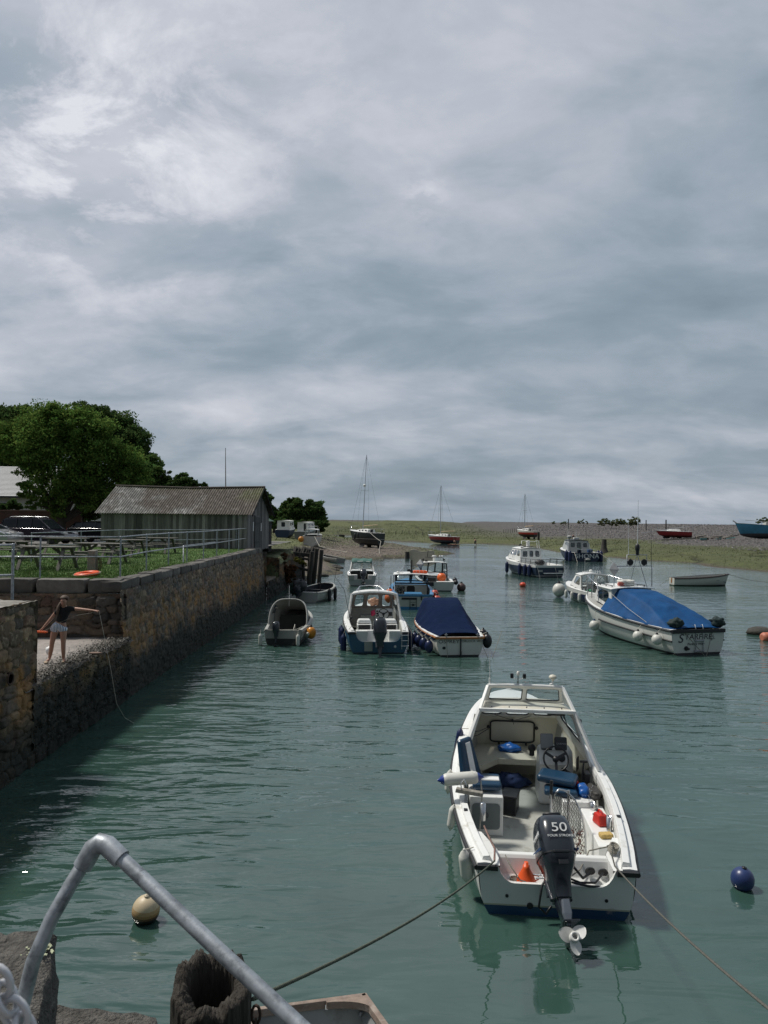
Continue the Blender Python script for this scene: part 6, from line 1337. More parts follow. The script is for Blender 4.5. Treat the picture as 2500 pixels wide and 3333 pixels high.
for s in (-1, 1):
    q_ = rbox(TC, 'bench_locker', (s*.50+.02, 1.25, .62), (.56, .50, .64), white, .02)
    rbox(TC, 'helm_seat', (s*.50+.02, 1.35, 1.04), (.58, .42, .16), white, .05, tp=(.78, .8)); rbox(TC, 'seat_window', (s*.50+.02, .985, .84), (.44, .02, .20), blackp, .01)
mb = MB(); mb.box((.45, 3.15, .98), (.70, .35, .60), rx=rad(-18)); mb.build('steering_console', white, TC, .04); wheel(TC, (.40, 2.86, 1.12), .22, -25)
mb = MB()
for k in range(4): mb.T = Matrix.Translation((.14, 2.95, 1.22-.1*k)) @ Matrix.Rotation(rad(72), 4, 'X'); mb.lathe([(.035, 0), (.035, .015), (.001, .016)], n=12)
mb.T = None; mb.box((.22, 2.90, .80), (.22, .02, .10)); mb.box((.68, 2.86, 1.12), (.14, .08, .16)); mb.build('gauges', blackp, TC)
ax = lambda x, y: (x, y, HC.sh(HC.T(y))+.02)
rail(TC, [(-.80, 4.6, 1.25), (-.86, 4.75, 1.62), (-.45, 5.9, 1.98), (0, 6.2, 2.0), (.45, 5.9, 1.98), (.86, 4.75, 1.62), (.80, 4.6, 1.25)], [((-.45, 5.9, 1.98), (-.42, 5.8, 1.25)), ((.45, 5.9, 1.98), (.42, 5.8, 1.25))], .020)
mb = MB()
for s in (-1, 1): mb.tube([(s*.62, 3.0, 2.0), (s*.62, 2.95, 2.16), (s*.62, 3.2, 2.16), (s*.62, 3.25, 2.0)], .014, 6)
mb.build('roof_grab_rail', steel, TC)
aerial(TC, (.20, 2.95, 2.04), .85, .012, blackp)
rr = random.Random(2)
mb = MB(); mb.tube([(0, 0, 0), (-.28, .5, 1.15), (-1.05, 1.4, 2.05)], [.014, .010, .004], 6); mb.tube([(.03, 0, -.1), (0, 0, .12)], .03, 8); mb.ball((.06, -.02, .1), .05, 8, 6)
o = mb.build('fishing_rod', blackp); o.location = W2(TC, (-1.0, 1.9, 1.0)); tag(o, 'long thin fishing rod leaning left from the centre boat', 'fishing rod')
tag(LA(bag('pink_bundle', 'pink and red float hanging beside the dash of the centre boat', 'float', 0, (.18, .14, .26), M('pink_plastic', (.50, .03, .10), .4), 3), (0, 0, 0)), None); COL.objects[-1].location = W2(TC, (-.02, 2.95, 1.15))
tag(bag('peach_buoy', 'peach coloured buoy seen through the front window of the centre boat', 'buoy', 0, (.52, .4, .34), M('peach_plastic', (.55, .28, .17), .4), 1)); COL.objects[-1].location = W2(TC, (.15, 5.0, 1.38))
for i, (y, z, lab) in enumerate([(2.0, .40, 'forward dark blue fender on the left side of the centre boat'), (1.35, .42, 'middle dark blue fender on the left side of the centre boat'), (.75, .25, 'hindmost dark blue fender on the left side of the centre boat')]):
    tubefender(W2(TC, (-HC.hb(HC.T(y))-.13, y, z)), .115, .68, fendb, lab, 'dark blue fenders of the centre boat', W2(TC, (-HC.hb(HC.T(y)), y, .95)))
for i, (y, z, lab) in enumerate([(1.6, .40, 'forward navy fender squeezed between the two middle boats'), (.8, .35, 'rear navy fender squeezed between the two middle boats')]):
    tubefender(W2(TC, (HC.hb(HC.T(y))+.12, y, z)), .11, .6, fendb, lab, 'navy fenders between the centre boat and the canvas covered boat', W2(TC, (HC.hb(HC.T(y)), y, .95)))
mb = MB(); mb.tube([W2(TC, p) for p in ((1.0, .2, .9), (1.12, .45, 1.0), (1.25, .2, .8), (1.22, -.1, .3), (1.25, -.2, 0))], .012, 5); mb.tube([W2(TC, p) for p in ((-1.1, .4, .85), (-1.0, .2, 1.0), (-.8, .35, .95), (-.72, .6, .86))], .012, 5); tag(mb.build('stern_line', ropem), 'slack grey stern lines on the quarters of the centre boat', 'rope')

# 4. canvas covered boat -------------------------------------------------------------------
HD = Hull(5.9, 2.3, .86, 1.22, .22, tr=.76, tm=.42, p=2.3, rake=.5, e0=.5)
c = P(1497, 2137, 0)
TD = boat('canvas_covered_boat', 'white boat under a dark navy canvas cover with varnished gunwale, right of the centre boat', (c.x, c.y, 0), rad(7), HD, M('hull_white_black_bottom', (1, 1, 1), .4, v=.05, vs=2, bands=[(-9, (.02, .02, .022)), (.07, (.60, .60, .56))], dirt=(.35, .34, .28), dsc=3, dth=.6), white, floorm, td=.5, fl=.2, gw=.1, rub=teak, rubr=.03, deckm=white, camber=.06, zs=.84)
navy = M('navy_canvas', (.003, .012, .046), .95, v=.18, vs=1.5, bump=.5, bs=3, bd=.08, spec=.12)
ny_, nx_ = 46, 41; Vv = []; ridge = [(.12, 1.02), (.6, 1.10), (1.5, 1.45), (2.4, 1.84), (3.2, 2.08), (3.75, 2.14), (4.0, 2.0), (4.25, 1.45), (4.4, 1.18)]
for i in range(ny_):
    y = .12+4.28*i/(ny_-1); t = HD.T(y); hb = HD.hb(t)+.05; zr = float(np.interp(y, [a for a, b_ in ridge], [b_ for a, b_ in ridge])); zs = HD.sh(t)-.06-.05*math.sin(y*5)**2
    tw = float(np.interp(y, [.1, 1.5, 3, 3.8, 4.4], [.6, .55, .62, .74, .6]))
    for j in range(nx_):
        q = j/(nx_-1)*2-1; a = abs(q); z = zr-.05*q*q if a < tw else zr-.05*q*q-(zr-zs)*((a-tw)/(1-tw))**1.15
        xw = q*hb if zr < 1.2 else math.copysign((a if a >= tw else a)*hb*(1-.10*max(0, z-zs)), q)
        z += .035*mn.noise(Vector((q*2.5, y*.9, 3)))*min(1, (zr-zs))+.03*mn.noise(Vector((q*9+y*3, y*1.2, 7)))*(a > tw*.7)*min(1, zr-.9)
        Vv.append((xw+(.03*mn.noise(Vector((y*5, z*2, 1))) if a > .6 else 0), y, z))
npmesh('canvas_cover', Vv, gridfaces(ny_, nx_)[:, ::-1], navy, parent=TD).modifiers.new('s', 'SOLIDIFY').thickness = .012
mb = MB()
for s in (-1, 1): mb.tube([(s*(HD.hb(0)+.02), 0, .82), (s*(HD.hb(.06)+.03), .35, .84)], .05, 8)
mb.bar((-.88, -.015, .80), (.88, -.015, .80), .05, .07); mb.build('varnished_corner', M('orange_varnish', (.32, .13, .04), .35, v=.2), TD)
mb = MB(); mb.box((.02, -.03, .38), (.04, .05, .86)); mb.box((.02, -.05, .1), (.04, .12, .3)); mb.build('rudder', blackp, TD)
mb = MB()
for x in (-.52, .66): mb.tube([(x, .0, .82), (x, .0, 1.02)], .022, 6); mb.tube([(x-.06, 0, .96), (x+.06, 0, .96)], .015, 6)
mb.build('stern_cleat', galv, TD)
mb = MB(); mb.lathe([(.06, -.012), (.065, 0)], (-.60, -.004, .38), 14, 'y'); mb.lathe([(.035, -.02), (.035, 0)], (-.60, -.006, .38), 12, 'y'); mb.build('exhaust_outlet', blackp, TD)
text('OSPREY', .215, textd, TD, facing_back(-.42, -.012, .655), xs=1.05); text('PORLOCK WEIR', .135, textd, TD, facing_back(.46, -.012, .67), xs=.95)
rail(TD, [(-.62, 4.2, 1.15), (-.60, 4.35, 1.5), (-.35, 5.2, 1.78), (0, 5.5, 1.80), (.35, 5.2, 1.78), (.62, 4.3, 1.5), (.62, 4.2, 1.15)], [((-.35, 5.2, 1.78), (-.3, 5.2, 1.2)), ((.35, 5.2, 1.78), (.3, 5.2, 1.2))], .020)
for i, (y, lab) in enumerate([(.35, 'hindmost navy ball fender on the left of the canvas covered boat'), (.95, 'second navy ball fender on the left of the canvas covered boat'), (1.6, 'third navy ball fender on the left of the canvas covered boat'), (2.3, 'foremost navy ball fender on the left of the canvas covered boat')]):
    ballfender('ball_fender', W2(TD, (-HD.hb(HD.T(y))-.16, y, .38)), .165, fendb, lab, sq=1.45, top=W2(TD, (-HD.hb(HD.T(y)), y, .9)), group='navy ball fenders of the canvas covered boat')
ballfender('ball_fender', W2(TD, (1.12, .35, .60)), .18, M('black_fender', (.015, .016, .02), .35), 'lower black ball fender at the right stern corner of the canvas covered boat', sq=1.5, top=W2(TD, (.9, .4, .9)))
ballfender('ball_fender', W2(TD, (1.12, .95, .82)), .15, M('black_fender', (.015, .016, .02), .35), 'upper black ball fender at the right stern corner of the canvas covered boat', sq=1.2, top=W2(TD, (1.0, .9, .95)))
for i, (a, b_, lab) in enumerate([((-.52, 0, .98), (-.50, -.18, -.02), 'left stern line of the canvas covered boat dropping into the water'), ((.66, 0, .98), (.98, -.3, -.02), 'right stern line of the canvas covered boat dropping into the water'), ((1.15, -.3, 0), (1.75, .6, 1.0), 'thin rod sticking out of the water right of the canvas covered boat')]):
    mb = MB(); mb.tube([W2(TD, a), W2(TD, b_)], .010, 5); tag(mb.build('line', ropem), lab, 'rope' if i < 2 else 'rod')

# 5. blue decked cabin boat --------------------------------------------------------------------
HE = Hull(7.2, 2.5, 1.10, 1.55, .25, tr=.82, tm=.42, p=2.2, rake=.6, e0=.45)
c = P(1347, 1984, 0); skyb = M('sky_blue_paint', (.055, .20, .38), .45, v=.12, vs=2, dirt=(.04, .12, .22), dsc=3, dth=.58)
TE = boat('blue_cabin_boat', 'sky blue decked cabin boat with an orange raft on its white roof', (c.x, c.y, 0), rad(1), HE, M('hull_pale_blue_boot', (1, 1, 1), .45, v=.07, vs=2, bands=[(-9, (.03, .20, .40)), (.20, (.42, .44, .40)), (.93, (.05, .07, .09)), (.96, (.055, .20, .38))], dirt=(.28, .28, .24), dsc=3, dth=.6), skyb, M('grey_inner', (.25, .27, .27), .7), td=.5, fl=.45, gw=.16, rub=skyb, rubr=.04, deckm=skyb, camber=.10, zs=.76)
darkf = M('dark_brown_frame', (.035, .025, .022), .5, v=.2)
house(TE, darkf, (.98, 2.6, 1.25), (.92, 4.1, 1.62), (.98, 2.6, 2.32), (.90, 3.8, 2.36), side=[(.06, .94, .38, .94)], front=[(.05, .47, .12, .92), (.53, .95, .12, .92)], roof=white, over=.12, camber=.07, r=.05)
panel(TE, 'cabin_back', [(-.95, 3.0, .45), (.95, 3.0, .45), (.95, 3.0, 1.50), (-.95, 3.0, 1.50)], [(.36, .62, 0.02, .9)], M('cream_bulkhead', (.50, .49, .42), .6), frame=darkf, gl=M('dark_doorway', (.03, .026, .022), .8))
mb = MB(); mb.box((0, 2.95, 1.60), (1.96, .10, .12)); mb.box((0, 2.60, 2.28), (2.0, .07, .06)); mb.bar((.02, 3.9, 1.6), (.02, 2.6, 2.3), .10); mb.build('dark_beam', darkf, TE)
rr = random.Random(4); mb = MB()
for k in range(16): mb.T = Matrix.Translation((rr.uniform(-.85, -.35), 2.975, rr.uniform(.75, 1.42))) @ Matrix.Rotation(pi/2, 4, 'X'); mb.lathe([(.035, 0), (.035, .02), (.001, .02)], n=10)
mb.build('gauges', blackp, TE); wheel(TE, (-.62, 2.85, 1.08), .24, 0, spokes=6)
rbox(TE, 'engine_box', (.05, 1.6, .78), (1.0, .9, .5), skyb, .03)
mb = MB(); mb.box((-.26, -.02, .80), (.86, .03, .15)); mb.box((.42, -.03, .85), (.07, .06, .30)); mb.build('name_plate', blackp, TE, .004)
mb = MB()
for x in (-.22, .14): mb.tube([(x, -.05, .05), (x, -.05, .72)], .016, 6)
for z in (.15, .35, .55): mb.tube([(-.22, -.06, z), (.14, -.06, z)], .014, 6)
mb.build('boarding_ladder', blackp, TE)
mb = MB(); mb.lathe([(.07, -.012), (.075, 0)], (-.04, -.004, .34), 14, 'y'); mb.build('exhaust_outlet', blackp, TE)
mb = MB(); mb.tube([(.02, 2.9, 2.38), (.02, 2.9, 3.45)], .035, 8); mb.tube([(-.45, 2.9, 2.98), (.5, 2.9, 2.98)], .018, 6); mb.box((0, 2.85, 2.55), (.16, .12, .22)); mb.box((-.16, 2.9, 2.62), (.18, .10, .2)); mb.build('mast', blackp, TE)
mb = MB(); mb.lathe([(.06, 0), (.09, .04), (.075, .14), (.001, .15)], (-.80, 2.85, 2.40), 14); mb.tube([(-.8, 2.85, 2.4), (-.45, 2.9, 2.46)], .02, 6); mb.build('horn', white, TE)
rail(TE, [(-.75, 4.3, 1.7), (-.70, 4.6, 2.3), (-.3, 5.8, 2.72), (.25, 6.1, 2.72), (.75, 5.0, 2.4), (.9, 4.6, 1.75)], [((-.3, 5.8, 2.72), (-.3, 5.8, 1.7)), ((.25, 6.1, 2.72), (.2, 6.1, 1.7))], .022)
rail(TE, [(-1.12, .2, 1.16), (-1.05, .9, 1.5), (-1.12, 1.8, 1.8)], [], .018); 
for i, (x, ln) in enumerate(((-1.25, .5), (-1.05, .5))): mb = MB(); mb.tube([(x, 1.8+i, 1.4), (x, 1.8+i, 2.3)], .022, 6); mb.build('rod_rest', darkf, TE)
lf = thing('rolled_raft', 'orange red rolled life raft lashed on the roof of the blue cabin boat', 'life raft', W2(TE, (.50, 3.1, 2.48)), TE.rotation_euler[2]); mb = MB(); mb.tube([(-.42, 0, 0), (-.3, 0, .01), (.35, 0, .0), (.47, 0, -.01)], [.06, .10, .10, .06], 12); mb.build('roll', orange, lf); mb = MB()
for x in (-.2, .0, .22): mb.tube([(x, .105*math.cos(a), .105*math.sin(a)) for a in [i*2*pi/12 for i in range(13)]], .008, 4, False)
mb.build('lashing', ropew, lf)
def radar(loc, s_, label):
    T = thing('radar_reflector', label, 'radar reflector', loc, .5); mb = MB()
    v = [(s_, 0, 0), (0, s_, 0), (-s_, 0, 0), (0, -s_, 0), (0, 0, s_*1.05), (0, 0, -s_*1.05)]
    mb.add(v, [(0, 1, 4), (1, 2, 4), (2, 3, 4), (3, 0, 4), (1, 0, 5), (2, 1, 5), (3, 2, 5), (0, 3, 5)]); mb.build('body', M('dull_aluminium', (.26, .27, .28), .5, .6, v=.15), T); return T
radar(W2(TE, (.62, 4.3, 3.02)), .30, 'grey diamond radar reflector above the blue cabin boat')
mb = MB(); mb.tube([W2(TE, (.62, 4.3, 1.75)), W2(TE, (.62, 4.3, 2.75))], .018, 6); tag(mb.build('reflector_pole', galv), 'thin pole carrying the diamond reflector over the blue cabin boat', 'pole')
orb = M('orange_buoy', (.80, .15, .03), .35, v=.1, dirt=(.45, .09, .03), dsc=5, dth=.6); orr = M('red_buoy', (.50, .08, .05), .4, v=.15, dirt=(.25, .06, .05), dsc=5, dth=.55)
ballfender('ball_fender', W2(TE, (-1.36, .85, .72)), .27, orb, 'bright orange ball fender, lower of the two left of the blue cabin boat', top=W2(TE, (-1.2, .9, 1.2)))
ballfender('ball_fender', W2(TE, (-1.30, 1.9, .95)), .24, orb, 'orange ball fender, upper of the two left of the blue cabin boat', top=W2(TE, (-1.2, 1.9, 1.3)))
ballfender('ball_fender', W2(TE, (1.36, .7, .62)), .25, orr, 'faded red ball fender, lower of the two right of the blue cabin boat', top=W2(TE, (1.2, .8, 1.2)))
ballfender('ball_fender', W2(TE, (1.30, 1.5, .98)), .22, orr, 'faded red ball fender, upper of the two right of the blue cabin boat', top=W2(TE, (1.2, 1.5, 1.3)))

# 6. white boat with grey wheelhouse frame behind the blue one ------------------------------------
HF = Hull(7.2, 2.5, .95, 1.4, .22, tr=.86, rake=.8, e0=.4)
c = P(1428, 1925, 0)
TF = boat('wheelhouse_boat', 'white boat with an open black framed wheelhouse and red ball in its stern', (c.x, c.y, 0), rad(4), HF, M('hull_white_black_line', (1, 1, 1), .4, v=.06, vs=2, bands=[(-9, (.02, .03, .03)), (.10, (.52, .53, .50))]), white, greyw, td=.55, fl=.35, gw=.18, rub=rubber, deckm=white, zs=.70)
house(TF, M('black_frame', (.02, .024, .028), .4), (.98, 2.5, 1.1), (.90, 4.2, 1.45), (.92, 2.6, 2.65), (.82, 3.6, 2.68), side=[(.06, .45, .2, .92), (.5, .94, .2, .92)], front=[(.04, .32, .1, .92), (.37, .63, .1, .92), (.68, .96, .1, .92)], roof=white, camber=.09, over=.08, r=.12)
aftframe(TF, (.98, 2.45, 1.1), (.93, 2.55, 2.62), M('black_frame', (0, 0, 0)), .07, camber=.09)
mb = MB(); mb.tube([(-.80, 2.8, 2.7), (-.72, 2.8, 3.15), (-.6, 2.8, 3.22), (.6, 2.8, 3.22), (.72, 2.8, 3.15), (.80, 2.8, 2.7)], .028, 8); mb.tube([(-.45, 2.8, 3.2), (-.42, 2.8, 4.0)], .025, 6); mb.box((-.78, 2.8, 2.98), (.12, .1, .16)); mb.box((.78, 2.8, 2.98), (.14, .1, .16)); mb.box((-.55, 2.7, 2.85), (.18, .1, .14)); mb.build('light_arch', blackp, TF)
mb = MB(); mb.lathe([(.10, 2.8), (.10, 3.15), (.16, 3.2), (.16, 3.36), (.14, 3.4), (.001, 3.4)], (.10, 3.2, 0), 16); mb.build('radome', white, TF)
mb = MB(); mb.ball((.48, 2.8, 3.34), .10, 10, 8); mb.ball((.66, 2.8, 3.34), .10, 10, 8); mb.build('search_light', steel, TF)
rbox(TF, 'engine_box', (-.45, 1.6, .8), (.8, 1.0, .9), blackp, .04); rbox(TF, 'stern_locker', (.5, .3, .8), (1.2, .4, .35), white, .03)
mb = MB(); mb.box((-.62, -.05, .75), (.5, .1, .4)); mb.build('transom_pad', blackp, TF)
ballfender('ball_fender', W2(TF, (.35, 1.0, 1.30)), .33, orb, 'big orange red ball lying in the stern of the boat with the black framed wheelhouse', sq=1.0)
ballfender('ball_fender', W2(TF, (1.72, .6, .34)), .32, M('dark_red_buoy', (.08, .045, .045), .5), 'dull dark red ball buoy floating right of the black framed wheelhouse boat', sq=1.0)
for y, z, k in ((.9, 1.05, 0), (.5, .85, 1)): ballfender('ball_fender', W2(TF, (1.30, y, z)), .17, M('black_fender', (0, 0, 0)), ['upper small black ball fender beside the dark red buoy', 'lower small black ball fender beside the dark red buoy'][k], sq=1.0)
tt2 = thing('cream_tarpaulin', 'cream tarpaulin stretched in front of the black framed wheelhouse', 'tarpaulin', W2(TF, (-1.1, 5.0, 2.2)), 0); mb = MB(); rings = []
for i in range(9):
    u = i/8.; rings.append([(u*1.9-.45+.1*v, .5*v+.1*math.sin(u*4), 1.15-.1*u-v*(1.5-.5*u)+.08*math.sin(u*9+v*4)) for v in [j/6. for j in range(7)]])
mb.loft(rings, False, (False, False), True); o = mb.build('sheet', M('cream_canvas', (.48, .44, .37), .85, v=.1, bump=.4, bs=4, bd=.04), tt2); o.modifiers.new('s', 'SOLIDIFY').thickness = .02

# 7. boat with the green awning -----------------------------------------------------------------
HG = Hull(5.3, 2.25, .95, 1.2, .2, tr=.9, rake=.8, e0=.36)
c = P(1178, 1908, 0)
TG = boat('green_awning_boat', 'small white boat with a faded green awning over its cuddy', (c.x, c.y, 0), rad(2), HG, M('hull_white_plain', (1, 1, 1), .4, v=.06, vs=2, bands=[(-9, (.05, .05, .05)), (.06, (.47, .48, .46))]), white, M('dark_interior', (0, 0, 0)), td=.6, fl=.25, gw=.22, top=lambda x: .95 if abs(x) > .75 else .62, rub=rubber, deckm=white, zs=.84)
house(TG, white, (.92, 2.1, 1.02), (.82, 3.7, 1.2), (.76, 2.7, 1.95), (.72, 3.3, 1.98), side=[(.1, .9, .2, .85)], front=[(.05, .47, .1, .85), (.53, .95, .1, .85)], roof=white)
aftframe(TG, (.95, 1.9, 1.0), (.80, 2.55, 1.98), white, .08)
mb = MB(); rings = [[(x, 2.35+.6*v, 1.92+.36*v+.03*math.sin(x*9)) for v in (0, .5, 1)] for x in [-.80+.16*i for i in range(11)]]; mb.loft(rings, False, (False, False), True); mb.add([(-.8, 2.95, 2.28), (.8, 2.95, 2.28), (.78, 3.5, 2.05), (-.78, 3.5, 2.05)], [(0, 1, 2, 3)]); o = mb.build('awning', M('faded_green_canvas', (.05, .13, .115), .8, v=.2), TG); o.modifiers.new('s', 'SOLIDIFY').thickness = .02
outboard(TG, .1, -.05, .8, -35, 1.05, prop=None); rbox(TG, 'bench', (-.6, .9, .7), (.5, .4, .5), white, .04); rbox(TG, 'bench', (.65, .9, .7), (.4, .4, .5), white, .04)
mb = MB(); mb.box((-.80, -.03, .72), (.42, .06, .42)); mb.build('transom_pad', greyw, TG)
for s in (-1, 1): rail(TG, [(s*.95, .3, .98), (s*.95, .35, 1.22), (s*.95, 1.2, 1.25), (s*.95, 1.3, 1.0)], [], .02)

# 8. clinker dinghy with a covered outboard ----------------------------------------------------
HH_ = Hull(4.6, 1.9, .80, 1.15, .2, tr=.72, tm=.45, p=2.1, rake=.5, e0=.5)
c = P(998, 1960, 0)
TH = boat('clinker_dinghy', 'white clinker dinghy with dark interior and a hooded outboard, moored by the ruined wall', (c.x, c.y, 0), rad(-13), HH_, M('hull_cream', (.44, .45, .42), .5, v=.1, vs=3, dirt=(.28, .28, .22), dsc=4), greyw, M('dark_boat_inside', (.022, .027, .033), .7), td=.80, fl=.20, gw=.10, rub=greyw, rubr=.035, deckm=M('grey_canvas_deck', (.10, .115, .12), .8), camber=.12, zs=.74)
mb = MB()
for z in (.16, .32, .48, .64):
    for s in (-1, 1): mb.tube([(s*(HH_.xat(t, z*(1+.42*t))+.012), HH_.L*t, z*(1+.42*t)) for t in [i/16. for i in range(16)]], .014, 4, False)
mb.build('plank_line', M('hull_cream', (0, 0, 0)), TH)
rbox(TH, 'thwart', (0, 1.3, .62), (1.55, .26, .05), greyw, .01); rbox(TH, 'thwart', (0, 2.7, .68), (1.5, .26, .05), M('dark_boat_inside', (0, 0, 0)), .01)
mb = MB(); mb.tube([(.2, 2.0, .5), (.22, 2.0, 2.0)], .03, 6); mb.build('short_mast', blackp, TH)
outboard(TH, -.42, -.1, .84, -8, 1.05); mb = MB(); mb.tube([(-.75, -.1, .5), (-.95, -.3, .0)], .02, 6); mb.tube([(-.95, 0, .6), (-1.0, -.3, .05)], .02, 6); mb.build('stern_ladder', steel, TH)
tag(bag('outboard_hood', 'grey and black cloth thrown over the outboard of the clinker dinghy', 'cloth', 0, (.85, .7, .8), M('black_hood', (.028, .03, .034), .6, v=.5, vs=6), 5)); COL.objects[-1].location = W2(TH, (-.40, -.25, 1.32))
tag(bag('green_net_bag', 'dark green net heaped on the left stern of the clinker dinghy', 'net', 0, (.55, .5, .75), M('green_net', (.02, .05, .04), .8), 9)); COL.objects[-1].location = W2(TH, (-.92, .25, 1.0))
for k, y in enumerate((1.3, 2.4)):
    tubefender(W2(TH, (HH_.hb(HH_.T(y))+.12, y, .46)), .11, .75, M('black_fender', (0, 0, 0)), ['nearer black fender on the right side of the clinker dinghy', 'farther black fender on the right side of the clinker dinghy'][k], 'black fenders of the clinker dinghy', W2(TH, (HH_.hb(HH_.T(y)), y, .9)))
mb = MB(); mb.tube([W2(TH, (.5, 4.0, 1.1)), W2(TH, (.7, 4.0, 2.8))], .012, 5); tag(mb.build('thin_mast', blackp), 'thin upright rod at the bow of the clinker dinghy', 'rod')
mb = MB(); p0 = P(941, 1972, Y=31); mb.tube([p0, (p0.x, p0.y, p0.z+.85)], .01, 5); tag(mb.build('whip_aerial', textw), 'thin pale whip aerial on the roof of the grey cuddy boat', 'aerial')

# 9. big boat under the royal blue tarpaulin ---------------------------------------------------
HS = Hull(8.2, 2.75, 1.02, 1.62, .25, tr=.84, tm=.45, p=2.3, rake=1.0, e0=.42, sp=2.0)
c = P(2272, 2131, 0)
TS = boat('tarpaulin_covered_boat', 'large white motor boat under a bright blue tarpaulin with star lettering on its stern', (c.x, c.y, 0), rad(14), HS, M('hull_white_dark_bottom', (1, 1, 1), .35, v=.04, vs=1.5, bands=[(-9, (.03, .025, .03)), (.09, (.62, .63, .60))], dirt=(.42, .40, .32), dsc=2, dth=.62), white, floorm, td=.62, fl=.4, gw=.2, rub=rubber, rubr=.05, deckm=M('grey_deck', (.33, .33, .31), .7), camber=.10, zs=.94)
mb = MB(); mb.bar((-1.17, -.03, .96), (1.17, -.03, .96), .06, .15)
for s in (-1, 1): mb.tube([(s*(HS.xat(t, .56+.3*t)+.02), HS.L*t, .56+.3*t) for t in [.0+.62*i/12 for i in range(13)]], .035, 6)
mb.build('black_strake', rubber, TS)
tarp = bpy.data.materials.new('blue_tarpaulin'); tarp.use_nodes = True; t = tarp.node_tree; bb = t.nodes['Principled BSDF']; bb.inputs['Roughness'].default_value = .65; bb.inputs['Specular IOR Level'].default_value = .2
tcx = N(t, 'ShaderNodeTexCoord'); n_ = N(t, 'ShaderNodeTexNoise'); n_.inputs['Scale'].default_value = 1.6; n_.inputs['Detail'].default_value = 7; t.links.new(tcx.outputs['Object'], n_.inputs['Vector'])
n2_ = N(t, 'ShaderNodeTexNoise'); n2_.inputs['Scale'].default_value = 45; n2_.inputs['Detail'].default_value = 2; t.links.new(tcx.outputs['Object'], n2_.inputs['Vector'])
c1_ = ramp(t, n_.outputs[0], [(.3, (.002, .045, .14)), (.6, (.003, .064, .20)), (.8, (.008, .085, .23))]); f_ = mathn(t, 'GREATER_THAN', n2_.outputs[0], .74); t.links.new(mixc(t, mathn(t, 'MULTIPLY', f_, .4), c1_, (.10, .22, .42)), bb.inputs['Base Color'])
bn = N(t, 'ShaderNodeBump'); bn.inputs['Strength'].default_value = .6; bn.inputs['Distance'].default_value = .06; n3_ = N(t, 'ShaderNodeTexNoise'); n3_.inputs['Scale'].default_value = 2.6; n3_.inputs['Detail'].default_value = 4; t.links.new(tcx.outputs['Object'], n3_.inputs['Vector']); t.links.new(n3_.outputs[0], bn.inputs['Height']); t.links.new(bn.outputs[0], bb.inputs['Normal'])
ny_, nx_ = 60, 45; Vv = []; rz0 = [(.05, 1.10), (.4, 1.18), (1.0, 1.42), (1.8, 1.74), (2.8, 2.02), (3.6, 2.20), (4.4, 2.24), (4.75, 2.24)]
for i in range(ny_):
    y = .05+4.70*i/(ny_-1); tq = HS.T(y); hb = HS.hb(tq)+.05; zr = float(np.interp(y, [a for a, b_ in rz0], [b_ for a, b_ in rz0])); zs = HS.sh(tq)-.02-.07*abs(math.sin(y*2.2))*(y > .6)
    tw = float(np.interp(y, [0, 1.5, 3, 4.75], [.9, .72, .62, .60]))
    for j in range(nx_):
        q = j/(nx_-1)*2-1; a = abs(q); f_ = 0 if a < tw else ((a-tw)/(1-tw))
        z = zr-.07*q*q-(zr-.07-zs)*f_**1.1; z += (.05*mn.noise(Vector((q*1.5, y*.7, 2)))+.022*mn.noise(Vector((q*6, y*2.2, 5))))*min(1, (zr-1.02)*1.5)
        # wheelhouse narrows the cover upwards
        x = q*hb*(1-.20*max(0, (z-zs))*(1 if a > .3 else .9)*min(1, (zr-1)))
        Vv.append((x, y+.25*max(0, a-.5)*(y > 4), z))
npmesh('tarpaulin', Vv, gridfaces(ny_, nx_)[:, ::-1], tarp, parent=TS).modifiers.new('s', 'SOLIDIFY').thickness = .012
house(TS, white, (.92, 4.5, 1.2), (.80, 6.3, 1.62), (.98, 4.5, 2.24), (.82, 5.85, 2.27), side=[(.18, .86, .20, .84)], front=[(.05, .47, .2, .9), (.53, .95, .2, .9)], aft=[], roof=white, over=.10, camber=.08, gl=glassd)
mb = MB()
for s in (-1, 1):
    mb = MB(); mb.tube([(s*.80, 4.7, 2.36), (s*.78, 5.8, 2.36)], .022, 6)
    for y in (4.75, 5.25, 5.75): mb.tube([(s*.80, y, 2.25), (s*.80, y, 2.36)], .02, 6)
    mb.build('roof_grab_rail', blackp, TS)
rail(TS, [(-.95, 5.6, 1.55), (-.98, 5.7, 2.30), (-.6, 7.3, 2.62), (0, 7.9, 2.65), (.6, 7.3, 2.62), (.95, 6.0, 2.4), (.98, 5.0, 2.3)], [((-.6, 7.3, 2.62), (-.55, 7.3, 1.6)), ((.6, 7.3, 2.62), (.55, 7.3, 1.6)), ((0, 7.9, 2.65), (0, 7.9, 1.62)), ((-.9, 6.3, 2.42), (-.9, 6.3, 1.6))], .022)
gm_ = thing('mast_gantry', 'grey metal gantry with loud hailers and aerials on the blue tarpaulin boat', 'gantry', W2(TS, (.30, 4.9, 2.25)), TS.rotation_euler[2])
mb = MB(); mb.tube([(-.05, 0, .95), (.98, 0, .95), (.98, 0, .02)], .026, 6); mb.tube([(-.85, 0, .95), (-.05, 0, .95)], .026, 6)
mb.tube([(-.28, 0, .95), (-.28, 0, 1.45), (.72, 0, 1.45), (.72, 0, .95)], .024, 6); mb.tube([(.22, 0, 1.5), (.55, -.3, 0)], .018, 6); mb.tube([(.22, 0, 1.5), (.05, .3, 0)], .014, 6); mb.build('frame', galv, gm_)
for x in (-.14, .55): MB().lathe([(.14, -.02), (.15, 0), (.14, .03), (.001, .04)], (x, -.05, 1.12), 18, 'y').build('loud_hailer', blackp, gm_)
